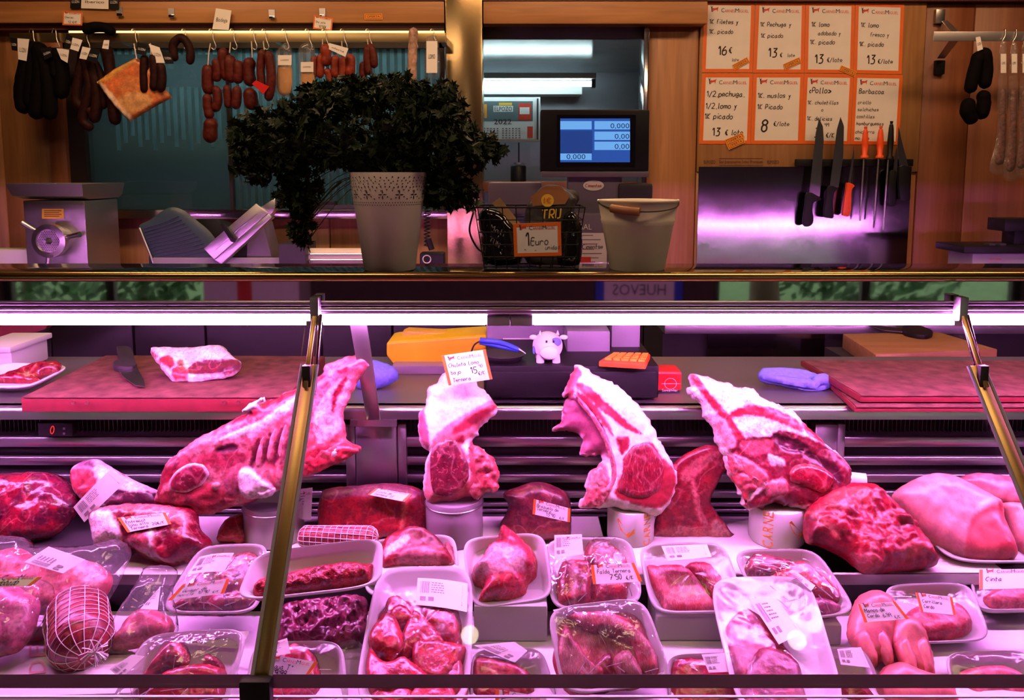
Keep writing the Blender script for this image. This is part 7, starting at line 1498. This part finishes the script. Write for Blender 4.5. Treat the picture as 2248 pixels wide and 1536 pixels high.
links('ring of dark smoked sausages before the window post', [([(186, 105), (176, 160), (168, 220), (190, 240), (212, 250)], 11), ([(188, 105), (205, 160), (214, 220), (205, 270)], 12), ([(184, 120), (196, 190), (182, 262), (205, 282)], 10), ([(190, 110), (222, 170), (228, 240)], 9)], 'chorizo_dark')
links('thin dark sausage hanging beside the bacon slab', [([(232, 100), (238, 130), (245, 180)], 12), ([(242, 170), (248, 220), (254, 275)], 13)], 'chorizo_dark')
links('curled black sausage lying on top of the lit rail', [([(182, 70), (205, 60), (235, 62), (250, 76)], 11)], 'pudding', D=2.82)
links('dark chorizo bunch over the bacon slab', [([(318, 120), (316, 160), (318, 205)], 9), ([(336, 118), (340, 160), (338, 200)], 10), ([(352, 138), (356, 170), (352, 202)], 9)], 'chorizo_dark', [(330, 95), (332, 120)], D=2.79)
links('horseshoe chorizo folded over its hook', [([(384, 135), (380, 100), (394, 84), (408, 90), (418, 115), (416, 142)], 9)], 'chorizo_dark')
links('long triple chorizo string hanging lowest', [([(458, 140), (456, 180), (460, 208)], 13), ([(472, 128), (478, 155), (474, 180)], 10), ([(455, 205), (456, 235), (462, 262)], 10), ([(474, 188), (478, 220), (470, 245)], 10), ([(464, 258), (462, 285), (461, 314)], 15)], 'chorizo', [(462, 95), (458, 118), (456, 152)])
links('paired plump chorizos next to the long string', [([(492, 105), (490, 135), (500, 178)], 11), ([(505, 120), (505, 150), (508, 182)], 13), ([(522, 132), (524, 158), (520, 184)], 11), ([(498, 186), (500, 210), (502, 238)], 9), ([(520, 188), (520, 215), (516, 240)], 10)], 'chorizo', [(506, 92), (504, 116)])
links('thick chorizo pair behind the red label', [([(550, 126), (546, 158), (552, 190)], 13), ([(550, 192), (550, 215), (556, 242)], 15)], 'chorizo', [(552, 90), (554, 126)])
th_ = links('thin chorizos tied with a red paper label', [([(578, 108), (572, 150), (576, 196)], 9), ([(588, 112), (596, 170), (588, 222)], 10)], 'chorizo', [(578, 90), (580, 110)], D=2.80)
m = MB(); m.prism([P(*p, 2.775) for p in ((553, 184), (562, 176), (591, 190), (578, 207))], .001, N0); m.build('red_label', 'red_plastic', th_)
links('bunch of orange sausages above the parsley', [([(692, 122), (688, 145), (692, 170)], 8), ([(704, 118), (704, 145), (702, 172)], 8), ([(712, 96), (716, 120), (716, 146)], 11), ([(716, 150), (722, 165), (724, 185)], 8)], 'chorizo_orange', [(708, 86), (708, 100)])
links('orange sausages behind a slanted white tag', [([(738, 120), (735, 145), (738, 172)], 9), ([(752, 125), (754, 150), (752, 176)], 9), ([(768, 118), (770, 145), (766, 170)], 10)], 'chorizo_orange', [(750, 90), (752, 122)])
links('dark red folded sausages above the leaves', [([(798, 135), (796, 160), (800, 190)], 8), ([(808, 96), (818, 115), (822, 150)], 9), ([(808, 100), (806, 130), (810, 165)], 8)], 'chorizo', [(806, 86), (808, 98)])
links('white speckled salami stick standing above the rail', [([(908, 60), (906, 110), (904, 190)], 10)], 'salami', D=2.80, name='salami')
def vbag(label, out, inner, mat, D, lbl=None, film='pouch'):
    t = thing('vacuum_bag', label, 'bag', 'clear bags of meat hanging on rails'); pl = Plane(out[0][0], out[0][1], D, 0)
    q = puff(pl, out, .012, .006, .012, (1, 1, 1), amp=.002, seed=len(label), step=.008); q.c = []; q.build('clear_film', film, t, smooth=True)
    if inner: q = puff(pl, inner, .008, .004, .012, (1, 1, 1), amp=.002, seed=len(label)+2, step=.008); q.c = []; q.build('filling', mat, t, smooth=True)
    if lbl: m = MB(); m.prism([pl.at(*p, .0135) for p in lbl], .001, pl.n); o = m.build('label', 'paper', t); f = quadmap(pl, lbl, .0142); m = MB(); printed(m, f, pl.n, 'LOMO', .2, .55, .18, .8, width=.6); m.build('lettering', 'ink', o)
    return t
vbag('first clear bag of cured loin with white label', [(625, 95), (634, 96), (642, 120), (642, 205), (608, 205), (604, 122)], [(611, 140), (638, 140), (638, 202), (611, 202)], 'cheese', 2.82, [(610, 121), (640, 121), (640, 143), (610, 143)])
vbag('second clear bag of cured loin behind the leaves', [(672, 93), (684, 95), (692, 115), (690, 205), (660, 205), (654, 115)], [(663, 155), (688, 155), (687, 202), (664, 202)], 'cheese', 2.82, [(660, 136), (688, 136), (688, 158), (660, 158)])
w_ = vbag('white printed bag at the rail end by the pillar', [(940, 80), (956, 78), (962, 95), (966, 165), (932, 165), (934, 95)], None, None, 2.80, [(936, 90), (960, 90), (960, 160), (936, 160)])
# bacon slab
pl = Plane(300, 200, 2.80, 0); t = thing('bacon_slab', 'square slab of cured bacon hung by a corner', 'bacon')
q = puff(pl, [(212, 180), (250, 152), (300, 126), (330, 150), (378, 214), (330, 240), (285, 268), (250, 232)], .014, .02, .012, (.82, .40, .16), step=.008, amp=.0015, edge=.001, sharp=True, seed=81, two=(.80, .46, .22), tscale=18, regions=[([(210, 182), (222, 176), (294, 258), (284, 270)], (.97, .80, .68)), ([(212, 180), (300, 126), (304, 133), (222, 186)], (.80, .58, .20)), ([(262, 220), (300, 200), (340, 220), (310, 245), (280, 245)], (.86, .62, .36))])
q.build('slab', 'fat', t, smooth=True); MB().tube([P(300, 130, 2.78), P(297, 112, 2.80), P(294, 96, 2.82)], .002, 6).build('string', 'string', t)
# small cards and clips round the rail
def wcard(label, quad, D, dark=True, lines=('LUZÓN',), cat='tag', wh='white'):
    pl = Plane(quad[0][0], quad[0][1], D, 0); f = quadmap(pl, quad); o = solo('product_tag', card_mb(f, pl.n, .0008), 'black' if dark else 'paper', label, cat, 'tags among the sausages', ); m = MB()
    printed(m, f, pl.n, lines[0], .15, .62, .2, 1.0, width=.7); m.build('lettering', 'paper' if dark else 'ink', o)
for lb, qd, dk, D_ in (('black tag on the biggest black pudding bunch', [(22, 82), (38, 84), (38, 112), (26, 110)], True, 2.80), ('pale tag on the biggest black pudding bunch', [(38, 84), (64, 86), (58, 134), (40, 130)], False, 2.80), ('black tag on the smaller black pudding', [(88, 106), (112, 102), (114, 124), (98, 132)], True, 2.79), ('white half of the tag over the sausage ring', [(158, 82), (181, 88), (172, 113), (150, 106)], False, 2.78), ('black tag near the curled sausage', [(146, 73), (160, 80), (154, 107), (140, 104)], True, 2.78), ('pale tag low over the sausage ring', [(124, 106), (152, 108), (148, 138), (134, 130)], False, 2.785), ('white tag beside the black tag reading backwards', [(181, 102), (199, 106), (190, 131), (174, 128)], False, 2.775), ('black tag with white rim over the sausage ring', [(199, 106), (220, 108), (212, 139), (189, 132)], True, 2.775), ('small white tag over the thin dark sausage', [(228, 88), (240, 88), (238, 108), (224, 106)], False, 2.78), ('black tag above the bacon slab', [(301, 92), (324, 98), (320, 122), (300, 118)], True, 2.77), ('kraft tag above the dark chorizo bunch', [(326, 96), (350, 104), (362, 138), (342, 138)], False, 2.775), ('black tag ending beside the horseshoe chorizo', [(354, 112), (374, 116), (382, 140), (363, 140)], True, 2.775)):
    wcard(lb, qd, D_, dk, ('LUZIN',))
wcard('black and white product tag pinned high on the beam', [(155, -12), (178, -12), (177, 18), (154, 18)], 2.93, True, ('LUZIN',)); wcard('white product card between black ends on the beam', [(179, -12), (238, -12), (238, 20), (178, 18)], 2.93, False, ('Iberico',)); wcard('black end of the product card on the beam', [(239, -12), (262, -12), (260, 20), (239, 20)], 2.93, True, ('LUZIN',))
wcard('tall white product tag hanging from the beam', [(474, 18), (508, 23), (502, 66), (466, 64)], 2.92, False, ('Bodega',)); wcard('slanted white tag over the orange sausages', [(722, 94), (765, 106), (758, 125), (722, 108)], 2.77, False, ('oferta',))
price_card('small price card pinned over the sausage ring', Plane(160, 40, 2.92, 0), [(138, 24), (181, 27), (180, 56), (137, 55)], [('Chorizo', .12, .50, .10), ('12 €/K', .30, .85, .12)], border='all'); price_card('small price card pinned over the orange sausages', Plane(710, 48, 2.92, 0), [(689, 33), (731, 40), (728, 68), (687, 63)], [('Sta Julia', .12, .52, .10), ("10'50€", .30, .85, .12)], border='all')
offer('orange OFERTA sticker alone on the beam', [(800, 30), (839, 29), (840, 43), (800, 43)], Plane(820, 36, 2.938, 0), .001)
for x, y, lb in ((262, 27, 'steel clip on the beam above the bacon'), (376, 30, 'steel clip on the beam above the horseshoe chorizo'), (597, 33, 'steel clip on the beam above the thin chorizos'), (708, 30, 'steel clip on the beam behind the price card')):
    t = thing('beam_clip', lb, 'clip', 'steel clips on the beam'); pbox(MB(), x-7, y-12, x+6, y+4, 2.936, .004).build('plate', 'steel_rough', t); pbox(MB(), x-6, y+2, x+6, y+8, 2.925, .012).build('lip', 'chrome', t, bevel=.001)
# right rail
t = thing('wall_rail', 'short flat rail on angled brackets by the red panels', 'rail'); D = 2.80
MB().span((X(2050, D, 80), D, Z(90, D)), (X(2420, D, 80), D+.006, Z(69, D))).build('bar', 'steel_rough', t, bevel=.002)
for y in (33, 145): pbox(MB(), 2054, y-13, 2076, y+18, 3.0, .02).build('wall_plate', 'steel' if y < 100 else 'black', t, bevel=.003)
m = MB(); m.prism([P(2068, 46, 2.99), P(2080, 44, 2.99), P(2104, 68, 2.81), P(2090, 70, 2.81)], .004, N0); m.build('bracket_arm', 'steel_rough', t); m = MB(); m.prism([P(2058, 128, 2.99), P(2074, 128, 2.99), P(2104, 90, 2.81), P(2084, 90, 2.81)], .004, N0); m.build('bracket_arm', 'steel_rough', t)
links('black pudding loop hanging on the short rail', [([(2152, 112), (2140, 150), (2128, 205)], 13), ([(2160, 104), (2166, 150), (2160, 195)], 13), ([(2130, 215), (2124, 245), (2140, 270)], 15), ([(2156, 198), (2160, 225), (2152, 262)], 14)], 'pudding', name='black_pudding', group='puddings on the short rail', D=2.79)
wcard('white tag on the pudding of the short rail', [(2142, 82), (2152, 80), (2158, 108), (2146, 112)], 2.775, False, ('LUZIN',))
for i, (lb, dx, y1) in enumerate((('first clear bag of dry sausage on the short rail', 0, 375), ('second clear bag of dry sausage on the short rail', 24, 388), ('third clear bag of dry sausage at the picture edge', 48, 382))):
    x = 2196+dx; vbag(lb, [(x, 98), (x+14, 100), (x+16, 200), (x+14, 300), (x+18, y1), (x-24+6*i, y1), (x-8, 300), (x-6, 200)], [(x, 205), (x+12, 205), (x+12, 300), (x+8, y1-20), (x-12, y1-20), (x-4, 290)], 'fuet', 2.78-.02*i, [(x+1, 118), (x+13, 118), (x+13, 160), (x+1, 160)])
    a = [P(x+9, 66, D+.01), P(x+11, 64, D-.002), P(x+11, 78, D-.006), P(x+4, 92, D-.008), P(x+7, 100, D-.008)]; solo('steel_hook', MB().tube(cat_rom(a, 5), .002, 6), 'steel', ('hook of the first dry sausage bag', 'hook of the second dry sausage bag', 'hook of the third dry sausage bag')[i], 'hook', 'hooks on the short rail', smooth=True)
# label printer at the edge
t = thing('label_printer', 'black and grey label printer on the counter at the picture edge', 'printer'); D = 2.62
pbox(MB(), 2130, 556, 2330, 640, D, .15).build('base', 'lilac_plastic', t, bevel=.006); pbox(MB(), 2116, 540, 2330, 556, D-.01, .18).build('platform', 'black', t, bevel=.004); pbox(MB(), 2205, 480, 2330, 508, D+.03, .1).build('head', 'black', t, bevel=.004); pbox(MB(), 2225, 505, 2330, 542, D+.05, .07).build('column', 'black', t, bevel=.004)
for x in (2172, 2196): pbox(MB(), x, 534, x+14, 540, D, .03).build('button', 'charcoal', t, bevel=.002)
fq = lambda s, tt: P(2168+40*s, 560+16*tt, D-.0012); o = sheet(fq, N0, 0, 0, 1, 1).build('sticker', 'lilac_plastic', t); m = MB(); printed(m, fq, N0, 'GLOBAL', .1, .7, .12, 2.5, width=.7); m.build('sticker_lettering', 'red_print', o)
# globe lamps over the customers, mirrored in the front glass
for x, y, lb in ((1031, 1393, 'globe lamp mirrored as a white dot on the tray of chunks'), (1750, 1405, 'globe lamp mirrored as a white dot on the steak tray')):
    p0 = gplane(x, y); d = ray(x, y).normalized(); r_ = d-2*d.dot(gl_n)*gl_n; q0 = p0+r_*((-1.7-p0.y)/r_.y)
    t = thing('globe_lamp', lb, 'lamp', 'globe lamps over the shop floor'); q = blob(q0, (.05, .05, .05), (1, 1, 1), amp=0, sub=3); q.c = []; q.build('globe', 'lamp_bulb', t, smooth=True)
    MB().tube([q0+V((0, 0, .05)), V((q0.x, q0.y, max(2.74, q0.z+.1)))], .004, 8).build('cord', 'black', t)
finalize()
